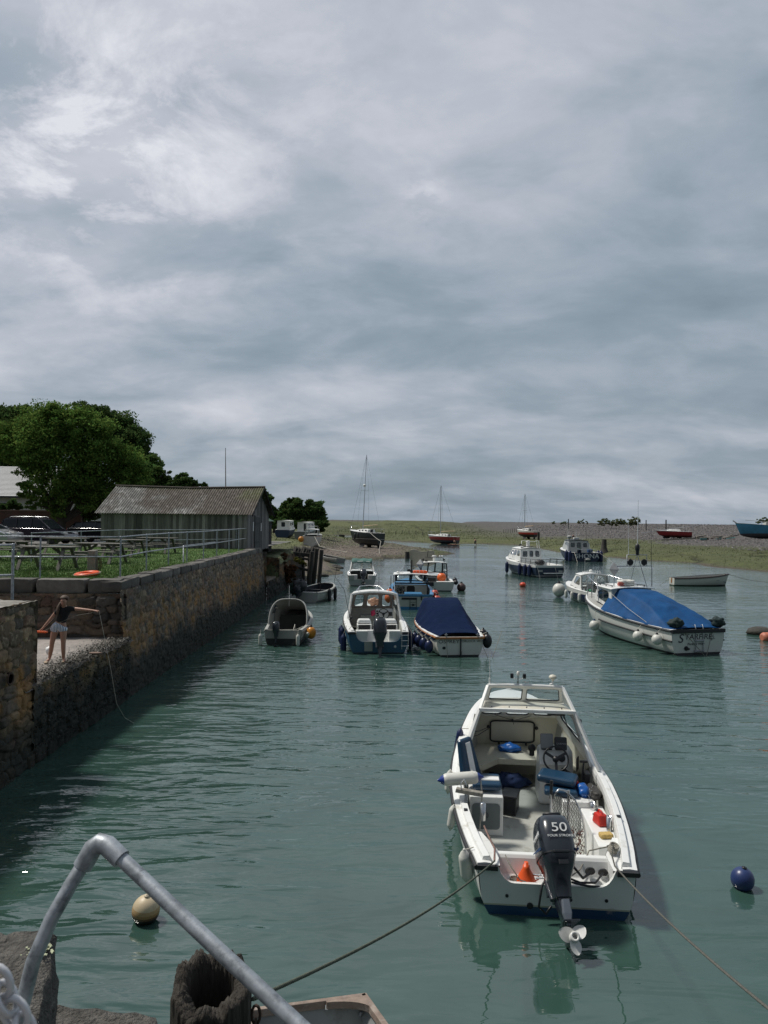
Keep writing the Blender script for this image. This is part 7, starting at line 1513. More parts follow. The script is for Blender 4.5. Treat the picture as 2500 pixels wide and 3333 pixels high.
mb = MB(); mb.lathe([(.07, 1.45), (.08, 1.62), (.10, 1.7), (.10, 1.85), (.05, 1.95), (.001, 1.97)], (.24, 0, 0), 12); mb.build('lamp', blackp, gm_)
mb = MB(); mb.tube([(.24, 0, 1.9), (.26, 0, 3.9)], [.018, .008], 6); mb.tube([(-.20, 0, 1.45), (-.24, 0, 3.1)], [.014, .006], 6); mb.build('whip_aerial', textw, gm_)
mb = MB(); mb.tube([(.95, 0, .95), (.94, 0, 2.6)], [.012, .006], 6); mb.build('whip_aerial', blackp, gm_)
radar(W2(TS, (-.62, 4.9, 3.12)), .30, 'grey diamond radar reflector on the blue tarpaulin boat')
mb = MB(); mb.tube([W2(TS, (-.62, 4.9, 2.3)), W2(TS, (-.62, 4.9, 2.85))], .02, 6); tag(mb.build('reflector_pole', galv), 'short pole carrying the diamond reflector of the tarpaulin boat', 'pole')
for k, z in enumerate((2.40, 2.52)):
    lr2 = thing('life_ring', ['lower white life ring with a red cover on the tarpaulin boat roof', 'upper white life ring on the tarpaulin boat roof'][k], 'life ring', W2(TS, (.10, 5.1, z))); mb = MB(); mb.lathe([(.32+.075*math.cos(a_), .065*math.sin(a_)) for a_ in [i*2*pi/12 for i in range(13)]], n=32); mb.build('ring', fendw, lr2)
    if k == 0: mb = MB(); mb.box((-.28, -.22, 0), (.3, .22, .15)); mb.build('red_cover', M('faded_red', (.50, .13, .10), .6), lr2, .04)
for k, x in enumerate((-.55, 1.05)):
    tag(bag('weighted_canvas_bag', ['dark green bag tied over the left stern of the blue tarpaulin', 'dark green bag tied over the right stern corner of the blue tarpaulin'][k], 'bag', 0, (.55, .45, .36), M('bottle_green_canvas', (.012, .028, .028), .8, v=.3), 3+k)); COL.objects[-1].location = W2(TS, (x*1.0-.25*(k == 0), .25, 1.27))
text('S', .50, textd, TS, facing_back(-.78, -.012, .66), shear=.25); text('TARFIRE', .30, textd, TS, facing_back(0, -.012, .72), xs=1.08, shear=.12); text('Porlock Weir', .135, textd, TS, facing_back(-.10, -.012, .44), shear=.2)
mb = MB()
for k in range(8):
    a = pi/4*k+pi/8; r1 = .15 if k % 2 else .10; mb.add([(.62+.045*math.cos(a-.39), -.014, .68+.045*math.sin(a-.39)), (.62+r1*math.cos(a), -.014, .68+r1*math.sin(a)), (.62+.045*math.cos(a+.39), -.014, .68+.045*math.sin(a+.39))], [(0, 1, 2)])
mb.build('star_emblem', textd, TS)
mb = MB()
for x in (-.13, .20): mb.tube([(x, -.04, .10), (x, -.04, 1.05), (x, .02, 1.22), (x, .12, 1.16)], .016, 6)
mb.tube([(-.18, -.05, .57), (.22, -.05, .57)], .03, 6); mb.tube([(-.2, -.05, .15), (.22, -.05, .15)], .03, 6); mb.build('boarding_ladder', galv, TS)
mb = MB(); mb.lathe([(.09, -.02), (.095, 0)], (-.52, -.006, .27), 16, 'y'); mb.lathe([(.04, -.05), (.04, 0)], (-.52, -.01, .27), 10, 'y'); mb.box((-.42, -.03, .25), (.06, .05, .06)); mb.build('exhaust_outlet', blackp, TS)
for k, (a, b_) in enumerate((((-.72, .02, 1.06), (.12, -.25, -.02)), ((.68, .02, 1.05), (.18, -.25, -.02)))):
    mb = MB(); rope3(mb, [W2(TS, a), W2(TS, b_)], .014, .10, 4); tag(mb.build('stern_line', ropem), ['left of the two crossing stern ropes of the tarpaulin boat', 'right of the two crossing stern ropes of the tarpaulin boat'][k], 'rope')
for k, (y, z, r_, lab, sc1) in enumerate([(.55, .56, .20, 'dirty white ball fender nearest the stern of the tarpaulin boat', 1), (1.7, .52, .20, 'white ball fender, second from the stern of the tarpaulin boat', 1), (5.3, .42, .22, 'white ball fender with a blue top at the bow of the tarpaulin boat', 1)]):
    x = -HS.xat(HS.T(y), z)-r_-.03; ballfender('ball_fender', W2(TS, (x, y, z)), r_, fendw, lab, top=W2(TS, (-HS.hb(HS.T(y)), y, HS.sh(HS.T(y)))), neck=blackp if k < 2 else M('blue_neck', (.02, .05, .12), .5), sq=1.05)
mb = MB(); mb.tube([W2(TS, p) for p in ((-1.02, 4.55, 2.05), (-1.25, 2.8, 1.55), (-1.24, 1.4, 1.1))], .008, 5); o = mb.build('tie_cord', ropew, TS); o.matrix_parent_inverse = Matrix.LocRotScale(TS.location, TS.rotation_euler, TS.scale).inverted()

# 10. small navy hulled cuddy boat with white fenders ------------------------------------------
HK = Hull(6.3, 2.25, 1.02, 1.38, .2, tr=.86, rake=.8, e0=.42)
navyh = [(-9, (.55, .56, .54)), (.14, (.012, .025, .07)), (.80, (.55, .56, .54))]
TK = boat('navy_cuddy_boat', 'navy hulled white cuddy boat with a row of small white fenders', (13.6, 43.2, 0), rad(11), HK, M('hull_navy_white', (1, 1, 1), .35, v=.06, bands=navyh), white, white, td=.56, fl=.35, gw=.2, top=lambda x: 1.02 if abs(x) > .7 else .62, rub=None, deckm=white, camber=.1, zs=.76)
house(TK, white, (.88, 2.6, 1.05), (.80, 4.3, 1.34), (.82, 2.75, 2.28), (.66, 3.7, 2.30), side=[(.15, .8, .25, .85)], front=[(.04, .34, .2, .88), (.38, .62, .2, .88), (.66, .96, .2, .88)], roof=white, camber=.12)
aftframe(TK, (.90, 2.5, 1.05), (.84, 2.66, 2.26), greyw, .09, camber=.12)
mb = MB(); mb.add([(-.8, 4.3, .4), (.8, 4.3, .4), (.8, 4.3, 1.34), (-.8, 4.3, 1.34)], [(0, 1, 2, 3)]); mb.build('cabin_lining', M('grey_lining', (0, 0, 0)), TK)
rbox(TK, 'steering_console', (.35, 3.4, 1.0), (.8, .5, .9), greyw, .04); rbox(TK, 'helm_seat', (.5, 2.3, 1.1), (.42, .4, .7), M('grey_cover', (0, 0, 0)), .05); wheel(TK, (.40, 3.05, 1.3), .2, -20)
outboard(TK, .1, -.05, .8, -20, 1.0)
mb = MB(); mb.tube([(-.6, 3.0, 2.38), (-.6, 3.0, 2.55), (.6, 3.0, 2.55), (.6, 3.0, 2.38)], .018, 6)
for x in (-.45, -.3, .25, .4, .55): mb.tube([(x, 3.0, 2.38), (x, 3.0, 2.62)], .015, 5)
mb.ball((-.05, 3.0, 2.58), .12, 12, 8); mb.build('roof_fittings', white, TK)
aerial(TK, (-.55, 2.8, 2.35), 1.5, .012); aerial(TK, (1.0, 1.4, 1.1), 1.9, .012)
for k, y in enumerate((4.4, 3.2, 2.15, 1.2)): tubefender(W2(TK, (-HK.hb(HK.T(y))-.10, y, .52)), .10, .50, fendw, ['first small white fender from the bow of the navy cuddy boat', 'second small white fender from the bow of the navy cuddy boat', 'third small white fender from the bow of the navy cuddy boat', 'fourth small white fender from the bow, by the stern of the navy cuddy boat'][k], 'small white fenders of the navy cuddy boat', W2(TK, (-HK.hb(HK.T(y)), y, 1.1)))
ballfender('ball_fender', W2(TK, (-.72, 6.2, .62)), .42, fendw, 'big white ball fender hanging at the bow of the navy cuddy boat', top=W2(TK, (-.3, 5.9, 1.3)))
mb = MB()
for y in (1.4, 1.8, 2.2): mb.tube([(-1.0, y, 1.05), (-1.0, y, 1.3)], .02, 6)
mb.tube([(-1.0, 1.3, 1.3), (-1.0, 2.4, 1.3)], .02, 6); mb.build('rod_rack', blackp, TK)
tag(bag('green_cloth', 'small green cloth on the side deck of the navy cuddy boat', 'cloth', 0, (.35, .7, .2), M('green_cloth', (.02, .15, .08), .8), 4)); COL.objects[-1].location = W2(TK, (-.8, 1.6, 1.12))

# 11. large white wheelhouse boat with stern rails -------------------------------------------
HL = Hull(8.6, 3.1, 1.35, 1.85, .3, tr=.92, rake=1.0, e0=.36)
c = P(1790, 1880, 0)
TL = boat('white_wheelhouse_boat', 'large white wheelhouse boat with navy stern, black stern rails and blue fenders', (c.x, c.y, 0), rad(16), HL, M('hull_navy_cream', (1, 1, 1), .4, v=.06, bands=[(-9, (.012, .02, .035)), (.16, (.5, .5, .47)), (.22, (.014, .03, .06)), (1.12, (.62, .63, .62))]), white, white, td=.46, fl=.75, gw=.2, rub=None, deckm=white, camber=.15, zs=.80)
house(TL, white, (1.12, 3.6, 1.5), (1.0, 6.6, 1.85), (1.05, 3.7, 3.05), (.85, 5.7, 3.08), side=[(.08, .34, .4, .85), (.40, .66, .4, .85), (.72, .95, .35, .8)], front=[(.04, .34, .25, .88), (.38, .62, .25, .88), (.66, .96, .25, .88)], aft=[(.10, .32, .38, .82), (.42, .60, .38, .84), (.70, .90, .38, .84)], roof=white, camber=.14, over=.08, gl=glassd)
rail(TL, [(-1.35, 3.2, 2.0), (-1.40, .15, 2.0), (1.40, .15, 2.0), (1.35, 2.6, 2.0)], [((x, y, 2.0), (x, y, 1.38)) for x, y in ((-1.36, 3.0), (-1.38, 2.0), (-1.4, 1.0), (-1.4, .15), (-.7, .15), (0, .15), (.7, .15), (1.4, .15), (1.38, 1.2), (1.36, 2.4))], .025, blackp)
rail(TL, [(-1.36, 3.2, 1.70), (-1.40, .15, 1.70), (1.40, .15, 1.70), (1.35, 2.6, 1.70)], [], .018, blackp, 'middle_rail')
rail(TL, [(-1.2, 5.0, 1.75), (-1.2, 5.1, 2.6), (-.6, 8.0, 2.8), (0, 8.4, 2.8), (.6, 8.0, 2.8)], [((-.6, 8.0, 2.8), (-.6, 8.0, 1.9)), ((-1.0, 6.5, 2.7), (-1.0, 6.5, 1.8))], .02)
mb = MB(); mb.lathe([(.17, 3.15), (.17, 3.75), (.2, 3.8), (.2, 3.95), (.001, 4.0)], (.05, 4.4, 0), 18); mb.build('radome', white, TL)
mb = MB(); mb.tube([(-.8, 4.2, 3.1), (-.7, 4.2, 3.95), (-.5, 4.2, 4.0), (.6, 4.2, 3.85), (.85, 4.2, 3.95), (.95, 4.2, 3.1)], .03, 6); mb.tube([(1.05, 4.0, 3.1), (.98, 4.0, 3.95), (.7, 4.0, 4.05)], .03, 6); mb.build('light_arch', white, TL)
mb = MB(); mb.tube([(-.9, 4.0, 3.15), (-.4, 3.9, 3.3), (.1, 3.9, 3.22), (.3, 4.0, 3.3)], .05, 6); mb.box((-.95, 4.0, 3.5), (.14, .14, .2)); mb.build('roof_gear', blackp, TL)
mb = MB(); mb.box((.25, -.12, .48), (1.9, .3, .1)); mb.build('swim_platform', white, TL, .03)
for k, (x, z) in enumerate(((-.95, .75), (1.05, .68))): mb = MB(); mb.box((x, -.02, z), (.40, .03, .22)); mb.build('stern_panel', greyw, TL)
lt = thing('black_buoy', 'black ball lying on the after deck of the large white wheelhouse boat', 'buoy', W2(TL, (-.35, 1.2, 1.60))); mb = MB(); mb.ball((0, 0, 0), .34, 18, 12, (1.3, 1, .8)); mb.build('ball', rubber, lt)
for k, (y, lab) in enumerate([(5.6, 'foremost navy fender on the left of the large white wheelhouse boat'), (2.6, 'second navy fender on the left of the large white wheelhouse boat'), (1.6, 'third navy fender on the left of the large white wheelhouse boat'), (.8, 'hindmost navy fender on the left of the large white wheelhouse boat')]): tubefender(W2(TL, (-HL.hb(HL.T(y))-.16, y, .72)), .17, 1.0, fendb, lab, 'navy fenders of the large white wheelhouse boat', W2(TL, (-HL.hb(HL.T(y)), y, 1.5)))
for k, x in enumerate((-1.3, .45, 1.35)): mb = MB(); mb.tube([W2(TL, (x, -.02, 1.4)), W2(TL, (x+.15*(k != 2), -.3, 0))], .016, 5); tag(mb.build('stern_line', ropew), ['left stern line of the large white wheelhouse boat', 'middle stern line of the large white wheelhouse boat', 'right stern line of the large white wheelhouse boat'][k], 'rope')
mb = MB(); c = P(1767, 1875, Y=64.5); c2 = P(1903, 1800, Y=116); mb.tube(catenary(W2(TL, (1.3, 3, 1.5)), (c2.x, c2.y, .4), 1.0), .03, 5); tag(mb.build('long_line', ropem), 'long dark line from the large white wheelhouse boat to the marsh', 'rope')

# 12. dark blue workboat with large lettering ---------------------------------------------------
HN = Hull(9.6, 3.45, 1.75, 2.4, .3, tr=.94, rake=1.0, e0=.34)
c = P(1910, 1828, 0)
TN = boat('dark_workboat', 'dark blue workboat with big white capital letters on its stern, moored near the marsh', (c.x, c.y, 0), rad(3), HN, M('hull_dark_navy', (.012, .022, .05), .35, v=.1), white, greyw, td=.42, fl=1.0, gw=.2, rub=rubber, rubr=.07, deckm=white, camber=.15, zs=.64)
house(TN, M('wheelhouse_grey', (.40, .42, .42), .5, v=.06), (1.4, 3.2, 1.2), (1.2, 6.6, 2.4), (1.25, 3.3, 4.0), (1.05, 5.9, 4.05), side=[(.08, .36, .55, .85), (.42, .70, .55, .85)], front=[(.04, .32, .3, .9), (.36, .64, .3, .9), (.68, .96, .3, .9)], aft=[(.08, .30, .52, .84), (.40, .62, .02, .88), (.72, .92, .52, .84)], roof=M('dark_roof', (.03, .035, .04), .5), camber=.2, over=.1, gl=glassd)
text('SHONA', 1.25, textw, TN, facing_back(.05, -.02, 1.05), ext=.004, xs=.72)
rail(TN, [(-1.2, .2, 2.35), (1.2, .2, 2.35), (1.3, .2, 1.8)], [((x, .2, 2.35), (x, .2, 1.78)) for x in (-1.2, -.6, 0, .6, 1.2)], .03)
for s in (-1, 1): rail(TN, [(s*1.55, 2.9, 1.8), (s*1.45, 3.3, 2.6), (s*1.35, 3.4, 3.6)], [], .05)
mb = MB(); mb.ball((0, 0, 0), .34, 16, 10); mb.v = [(x-.95, y+4.3, z+4.75) for x, y, z in mb.v]; mb.tube([(-.95, 4.3, 4.1), (-.95, 4.3, 4.5)], .05, 6); mb.build('radome', greyw, TN)
mb = MB(); mb.box((.0, 4.4, 4.45), (.7, .5, .35)); mb.tube([(-.9, 4.2, 4.3), (.95, 4.2, 4.3)], .05, 6); mb.tube([(.0, 4.3, 4.6), (-.05, 4.3, 5.9)], .03, 6); mb.tube([(-.25, 4.3, 5.1), (.45, 4.3, 5.2)], .03, 6); mb.build('mast', white, TN, .02)
aerial(TN, (-1.3, 3.8, 4.1), 3.2, .035); aerial(TN, (1.15, 3.8, 4.1), 2.4, .03, blackp)
rbox(TN, 'blue_bin', (.7, .9, 2.1), (.6, .5, .7), M('blue_plastic', (.015, .05, .14), .5), .04)
mb = MB(); mb.ball((.08, -.2, .42), .28, 14, 10, (1.2, .7, .8)); mb.build('rudder_pod', greyw, TN)
for k, (x, y) in enumerate(((-2.02, .5), (-2.08, 1.8), (2.02, .5), (2.08, 1.8))): tubefender(W2(TN, (x, y, .95)), .24, 1.4, fendb, ['near left fender of the dark workboat', 'far left fender of the dark workboat', 'near right fender of the dark workboat', 'far right fender of the dark workboat'][k], 'fenders of the dark workboat', W2(TN, (x*.95, y, 1.8)))
for k, (a, b_) in enumerate((((-1.6, 0, 1.8), (-1.9, -2.2, .0)), ((1.6, 0, 1.8), (2.8, -1.5, 0)))): mb = MB(); mb.tube([W2(TN, a), W2(TN, b_)], .018, 5); tag(mb.build('stern_line', ropew), ['left stern line of the dark workboat', 'right stern line of the dark workboat'][k], 'rope')

# 13. open rowing boat on the right ----------------------------------------------------------------
HR = Hull(4.85, 1.6, .62, .95, .15, tr=.55, tm=.5, p=2.0, rake=.35, e0=.5, sp=1.6)
c = P(2196, 1908, 0)
TR = boat('rowing_boat', 'open white rowing boat with dark gunwale moored side on at the right', (c.x, c.y+.6, 0), rad(-84), HR, M('hull_dinghy_white', (1, 1, 1), .45, v=.06, bands=[(-9, (.03, .05, .03)), (.09, (.55, .55, .50))], dirt=(.36, .35, .28), dsc=3, dth=.6), M('dark_gunwale', (.035, .022, .022), .5, v=.2), greyw, td=.93, fl=.2, gw=.07, rub=M('dark_gunwale', (0, 0, 0)), rubr=.035)
for y in (1.2, 2.4, 3.6): rbox(TR, 'thwart', (0, y, .48), (1.3, .22, .04), greyw, .01)
mb = MB(); mb.box((0, -.02, .42), (.14, .03, .4)); mb.build('transom_pad', teak, TR)
e2 = P(2560, 1885, .5); mb = MB(); mb.tube(catenary(W2(TR, (0, 4.85, .92)), (e2.x, e2.y, .25), .25), .018, 5); tag(mb.build('bow_line', ropem), 'bow line of the rowing boat running off to the right', 'rope')
mb = MB(); mb.tube([W2(TR, (-.3, -.02, .5)), W2(TR, (-.4, -.9, -.05))], .014, 5); tag(mb.build('stern_line', ropem), 'stern line of the rowing boat slanting into the water', 'rope')
# barrel buoy, small floats
c = P(2495, 2072, .16); tb = thing('barrel_buoy', 'orange barrel shaped mooring buoy cut off by the right edge', 'buoy', (c.x+.25, c.y, .12), rad(10)); mb = MB(); mb.lathe([(.12, -.5), (.2, -.46), (.23, -.4), (.23, .4), (.2, .46), (.12, .5)], n=24, axis='x'); mb.build('barrel', M('salmon_buoy', (.50, .17, .10), .55, v=.2, dirt=(.12, .06, .05), dsc=4, dth=.55), tb)
c = P(1702, 1905, .1); ballfender('marker_float', (c.x, c.y, .14), .24, M('marker_red', (.65, .07, .03), .4), 'small red marker float in front of the large white wheelhouse boat', 'buoy', sq=.85)
c = P(1326, 1816, .1); mb = MB(); mb.tube([(c.x, c.y, -.3), (c.x, c.y, .9)], .30, 8); tag(mb.build('stake', oldw), 'short dark stake standing in the water by the tip of the spit', 'stake')

# 14. the boats lying aground --------------------------------------------------------------------
def yacht(name, label, loc, rz, H, mh, mast_h, lean=0, cab=white, keel='twin', rx=0, spread=1.6, mirror=False, mastc=alu, k=1.0):
    T = boat(name, label, loc, rz, H, mh, white, floorm, td=.30, fl=H.s0-.35, gw=.15, rub=None, deckm=white, camber=.1)
    L = H.L; z0 = H.sh(.5)
    mb = MB(); rings = []
    for y, w, h_ in ((.30*L, .62, .50), (.45*L, .66, .52), (.60*L, .55, .40), (.72*L, .35, .16), (.76*L, .2, .02)):
        wv = w*H.B/2; zz_ = H.sh(y/L)
        rings.append([(-wv, y, zz_), (-wv*.85, y, zz_+h_*.9), (0, y, zz_+h_), (wv*.85, y, zz_+h_*.9), (wv, y, zz_)])
    mb.loft(rings, False, (True, True), False); mb.build('coachroof', cab, T, .04)
    mb = MB()
    for s in (-1, 1):
        for y in (.36*L, .46*L, .56*L): mb.box((s*H.B/2*.615, y, H.sh(.5)+.24), (.05, .30, .17), ry=0)
    mb.box((0, .295*L, H.sh(.3)+.2), (.5, .04, .55)); mb.build('cabin_windows', M('dark_window', (0, 0, 0)), T)
    afm = M('antifoul', (.035, .032, .035), .8, v=.3)
    if keel == 'twin':
        for s in (-1, 1): MB().loft([[(s*.40, .38*L, -.1), (s*.46, .38*L, -.1), (s*.46, .58*L, -.1), (s*.40, .58*L, -.1)], [(s*.85, .42*L, -1.15), (s*.88, .42*L, -1.15), (s*.88, .54*L, -1.15), (s*.85, .54*L, -1.15)]], True, (True, True), False).build('keel', afm, T)
        MB().loft([[(-.03, .02*L, .2), (.03, .02*L, .2), (.03, .12*L, .2), (-.03, .12*L, .2)], [(-.03, .03*L, -1.1), (.03, .03*L, -1.1), (.03, .10*L, -1.1), (-.03, .10*L, -1.1)]], True, (True, True), False).build('rudder', afm, T)
    else:
        MB().loft([[(-.1, .25*L, 0), (.1, .25*L, 0), (.1, .65*L, 0), (-.1, .65*L, 0)], [(-.08, .28*L, -.9), (.08, .28*L, -.9), (.08, .5*L, -.9), (-.08, .5*L, -.9)]], True, (True, True), False).build('keel', afm, T)
    my = .58*L; mz = H.sh(.58)+.35; mt = (lean, my, mz+mast_h)
    mb = MB(); mb.tube([(0, my, mz), mt], [.07*k, .05*k], 8); mb.build('mast', mastc, T)
    mb = MB(); sp = mz+mast_h*.52; mb.tube([(-spread/2+lean*.5, my, sp), (spread/2+lean*.5, my, sp)], .028*k, 6); mb.build('spreader', mastc, T)
    mb = MB(); mb.tube([(0, my-.1, mz+.55), (0, .12*L, mz+.75)], .06*k, 8); mb.build('boom', M('boom_wood', (.40, .30, .18), .6), T)
    mb = MB()
    for s in (-1, 1): mb.tube([(s*H.B*.45, my, H.sh(.58)), (s*spread/2+lean*.5, my, sp), mt], .012*k, 4, False)
    mb.tube([(0, L*.985, H.s1), mt], .014*k, 4, False); mb.tube([(0, .02, H.s0), mt], .012*k, 4, False); mb.build('rigging', M('rig_wire', (.10, .11, .12), .5, .5), T)
    rail(T, [(-.5*H.B*.8, L*.8, H.s1+.0), (-.4*H.B*.8, L*.82, H.s1+.6), (0, L*1.0, H.s1+.65), (.4*H.B*.8, L*.82, H.s1+.6), (.5*H.B*.8, L*.8, H.s1)], [((0, L, H.s1+.65), (0, L*.98, H.s1))], .02, name='pulpit')
    rail(T, [(-.42*H.B, L*.18, H.s0+.02), (-.42*H.B, L*.17, H.s0+.6), (-.3*H.B, .05, H.s0+.65), (.3*H.B, .05, H.s0+.65), (.42*H.B, L*.17, H.s0+.6), (.42*H.B, L*.18, H.s0)], [((s*.3*H.B, .05, H.s0+.65), (s*.3*H.B, .05, H.s0)) for s in (-1, 1)], .02, name='pushpit')
    return T
HY1 = Hull(7.4, 2.6, 1.15, 1.55, .75, tr=.62, rake=.9, e0=.7)
c = P(1242, 1786, Y=112); zb_ = gz(c.x, 112)
T1 = yacht('grounded_yacht', 'dark green hulled yacht standing on its keels on the gravel spit, tall leaning mast', (c.x-.1, 111, zb_+1.15), rad(42), HY1, M('hull_bottle_green', (1, 1, 1), .4, v=.1, bands=[(-9, (.012, .018, .022)), (.20, (.5, .5, .48)), (.25, (.012, .022, .022))]), 11.6, lean=.3)
T1.rotation_euler[1] = rad(1.5)
mb = MB(); mb.ball((0, 0, 0), .22, 12, 8); o = mb.build('radar_ball', white); o.location = P(1187, 1580, Y=112); tag(o, 'small white radar dome halfway up the leaning mast of the dark yacht', 'radar dome')
for k, (px_, py_) in enumerate(((1155, 1745), (1166, 1742))): c = P(px_, py_, Y=111); tubefender((c.x, c.y, c.z), .16, .8, rubber, ['outer black fender at the bow of the dark green yacht', 'inner black fender at the bow of the dark green yacht'][k])
HY2 = Hull(7.6, 2.5, 1.0, 1.35, .5, tr=.55, rake=1.0, e0=.6)
c = P(1496, 1768, Y=158); yacht('red_yacht', 'red and white yacht aground across the channel, middle of the three yachts', (c.x-.3, 158, .55), rad(55), HY2, M('hull_red_white', (1, 1, 1), .4, v=.1, bands=[(-9, (.015, .018, .03)), (.25, (.32, .03, .025)), (.95, (.6, .6, .58))]), 10.6, keel='fin', k=1.4)
HY3 = Hull(6.0, 2.2, .95, 1.3, .5, tr=.6, rake=.9, e0=.6)
c = P(1752, 1750, Y=170); yacht('small_red_yacht', 'small red and white yacht standing on the marsh, rightmost and farthest of the three yachts', (c.x-.6, 170, gz(c.x, 170)+1.0), rad(35), HY3, M('hull_red_white_two', (1, 1, 1), .4, v=.1, bands=[(-9, (.02, .02, .03)), (.15, (.38, .03, .03)), (.62, (.6, .6, .58))]), 8.2, keel='twin', k=1.4, spread=1.2)
HY4 = Hull(7.6, 2.3, .8, 1.1, .5, tr=.7, rake=1.2, e0=.55)
c = P(2250, 1733, Y=162); T4 = boat('red_keelboat', 'dark red keelboat with a lowered mast lying on the shingle', (c.x, 162, gz(c.x, 162)+.55), rad(82), HY4, M('hull_dark_red', (1, 1, 1), .45, v=.15, bands=[(-9, (.10, .02, .02)), (.0, (.28, .02, .025)), (.85, (.55, .56, .55))]), white, floorm, td=.3, fl=.4, gw=.2, deckm=white)
mb = MB(); mb.loft([[(-.7, 2.4, .9), (.7, 2.4, .9), (.55, 2.5, 1.3), (-.55, 2.5, 1.3)], [(-.6, 5.2, .98), (.6, 5.2, .98), (.4, 4.6, 1.3), (-.4, 4.6, 1.3)]], True, (True, True), False); mb.build('coachroof', white, T4, .03)
mb = MB(); mb.tube([(0, -1.5, 2.2), (0, 3, 1.6), (0, 10.5, .35)], .06, 6); mb.build('lowered_mast', alu, T4); mb = MB(); mb.tube([(.1, -.4, .9), (.1, -.4, 2.3)], .05, 6); mb.tube([(.1, 7.0, 1.1), (.1, 7.3, 2.2)], .05, 6); mb.build('mast_crutch', galv, T4)
mb = MB(); mb.box((0, 5.2, -.55), (.25, 1.4, .5)); mb.box((0, 2.5, -.5), (.2, 1.0, .6)); mb.build('keel', M('antifoul', (0, 0, 0)), T4)
c = P(2200, 1739, Y=150); mb = MB(); mb.bar((c.x-3, 150, gz(c.x-3, 150)+.15), (c.x+4.5, 149, gz(c.x+4.5, 149)+.5), .25, .25); tag(mb.build('old_spar', greywood), 'long pale timber spar lying on the shingle in front of the red keelboat', 'spar')
HY5 = Hull(10.5, 3.4, 1.7, 2.4, .7, tr=.8, rake=1.2, e0=.6)
c = P(2402, 1745, Y=148); T5 = boat('blue_wreck', 'old turquoise blue wooden boat propped up on the shingle, cut off by the right edge', (c.x+10.0, 147, gz(c.x+5, 148)+.75), rad(84), HY5, M('hull_turquoise', (1, 1, 1), .6, v=.2, vs=1, bands=[(-9, (.05, .055, .06)), (.25, (.045, .22, .34))], dirt=(.07, .12, .14), dsc=1.2, dth=.58), greyw, greyw, td=.35, fl=1.1, gw=.25, deckm=greyw, rx=rad(0))
T5.rotation_euler[1] = rad(6)
mb = MB(); mb.loft([[(-1.0, 1.5, 1.7), (1.0, 1.5, 1.7), (.9, 1.6, 2.7), (-.9, 1.6, 2.7)], [(-.9, 5.0, 1.9), (.9, 5.0, 1.9), (.8, 4.8, 2.6), (-.8, 4.8, 2.6)]], True, (True, True), False); mb.tube([(0, 10.2, 2.4), (.1, 10.9, 2.9)], .12, 6); mb.tube([(-1.2, 1, 2.3), (-1.2, 9, 2.9)], .05, 6); mb.build('coachroof', greyw, T5, .04)
rr = random.Random(21)
dm = M('pale_driftwood', (.26, .23, .20), .9, v=.5, vs=4)
for i in range(22):
    px_, py_ = rr.uniform(2275, 2392), rr.uniform(1719, 1744); Y = 152-(py_-1719)*.3; c = P(px_, py_, Y=Y); g_ = gz(c.x, Y); L_ = rr.uniform(.6, 2.2); a = rr.uniform(-.6, .6)
    mb = MB(); mb.bar((-L_/2, 0, rr.uniform(-.1, .2)), (L_/2, rr.uniform(-.4, .4), rr.uniform(-.1, .45)), rr.uniform(.2, .5), rr.uniform(.15, .4)); o = mb.build('debris_plank', [dm, oldw, dm, M('faded_turquoise', (0, 0, 0))][i % 4], bev=.04, loc=(c.x, Y, g_+.15+.5*rr.random())); o.rotation_euler[2] = a
    tag(o, 'broken timber in the debris heap left of the turquoise blue wreck', 'timber', 'timber debris heap on the shingle')
# cabin boats on the left bank
for i, (px_, py_, w_, lab, hullc) in enumerate([(918, 1752, 2.9, 'boxy white cabin boat with dark blue hull, leftmost on the far left bank', (.02, .04, .09)), (977, 1752, 2.4, 'white cabin boat with a dark doorway, second on the far left bank', (.16, .17, .17))]):
    Y = 128-i*2; c = P(px_, py_, Y=Y); g_ = gz(c.x, Y); T = boat('cabin_boat', lab, (c.x, Y, g_+.35), rad(-6-10*i), Hull(6.5, w_, 1.0, 1.5, .4, tr=.9, rake=.6, e0=.4), M('cabinboat_hull_%d' % i, hullc, .5, v=.1), white, greyw, td=.25, fl=.6, gw=.15, deckm=white)
    house(T, white, (w_*.40, 1.0, 1.0), (w_*.36, 4.6, 1.3), (w_*.38, 1.0, 2.6), (w_*.34, 4.3, 2.65), side=[(.1, .4, .45, .8), (.55, .85, .45, .8)], front=[(.1, .9, .4, .85)], aft=[(.32, .62, .35, .85)] if i == 0 else [(.62, .85, .05, .88)], roof=white, gl=M('dark_window', (0, 0, 0)))
Y = 107; c = P(1006, 1783, Y=Y); T = boat('small_day_boat', 'small white day boat with a canopy aground beyond the timber piles', (c.x, Y, gz(c.x, Y)+.25), rad(-8), Hull(5.2, 2.5, 1.15, 1.5, .4, tr=.8, rake=.6, e0=.45), M('dayboat_hull', (.55, .56, .54), .5, v=.08), greyw, M('dark_interior', (0, 0, 0)), td=.5, fl=.5, gw=.12, rub=teak)
house(T, white, (.95, 1.2, 1.2), (.8, 3.2, 1.45), (.92, 1.3, 2.1), (.78, 2.9, 2.15), side=[(.1, .9, .15, .85)], front=[(.05, .48, .1, .85), (.52, .95, .1, .85)], roof=white, r=.1)
mb = MB(); mb.tube([(-.8, 2, 2.2), (-.8, 2, 2.6), (.8, 2, 2.6), (.8, 2, 2.2)], .03, 6); mb.build('roof_rail', white, T)
ballfender('ball_fender', (c.x-1.15, Y-.3, gz(c.x, Y)+.95), .40, M('amber_plastic', (0, 0, 0)), 'orange yellow ball fender on the left of the small white day boat', sq=1.1)
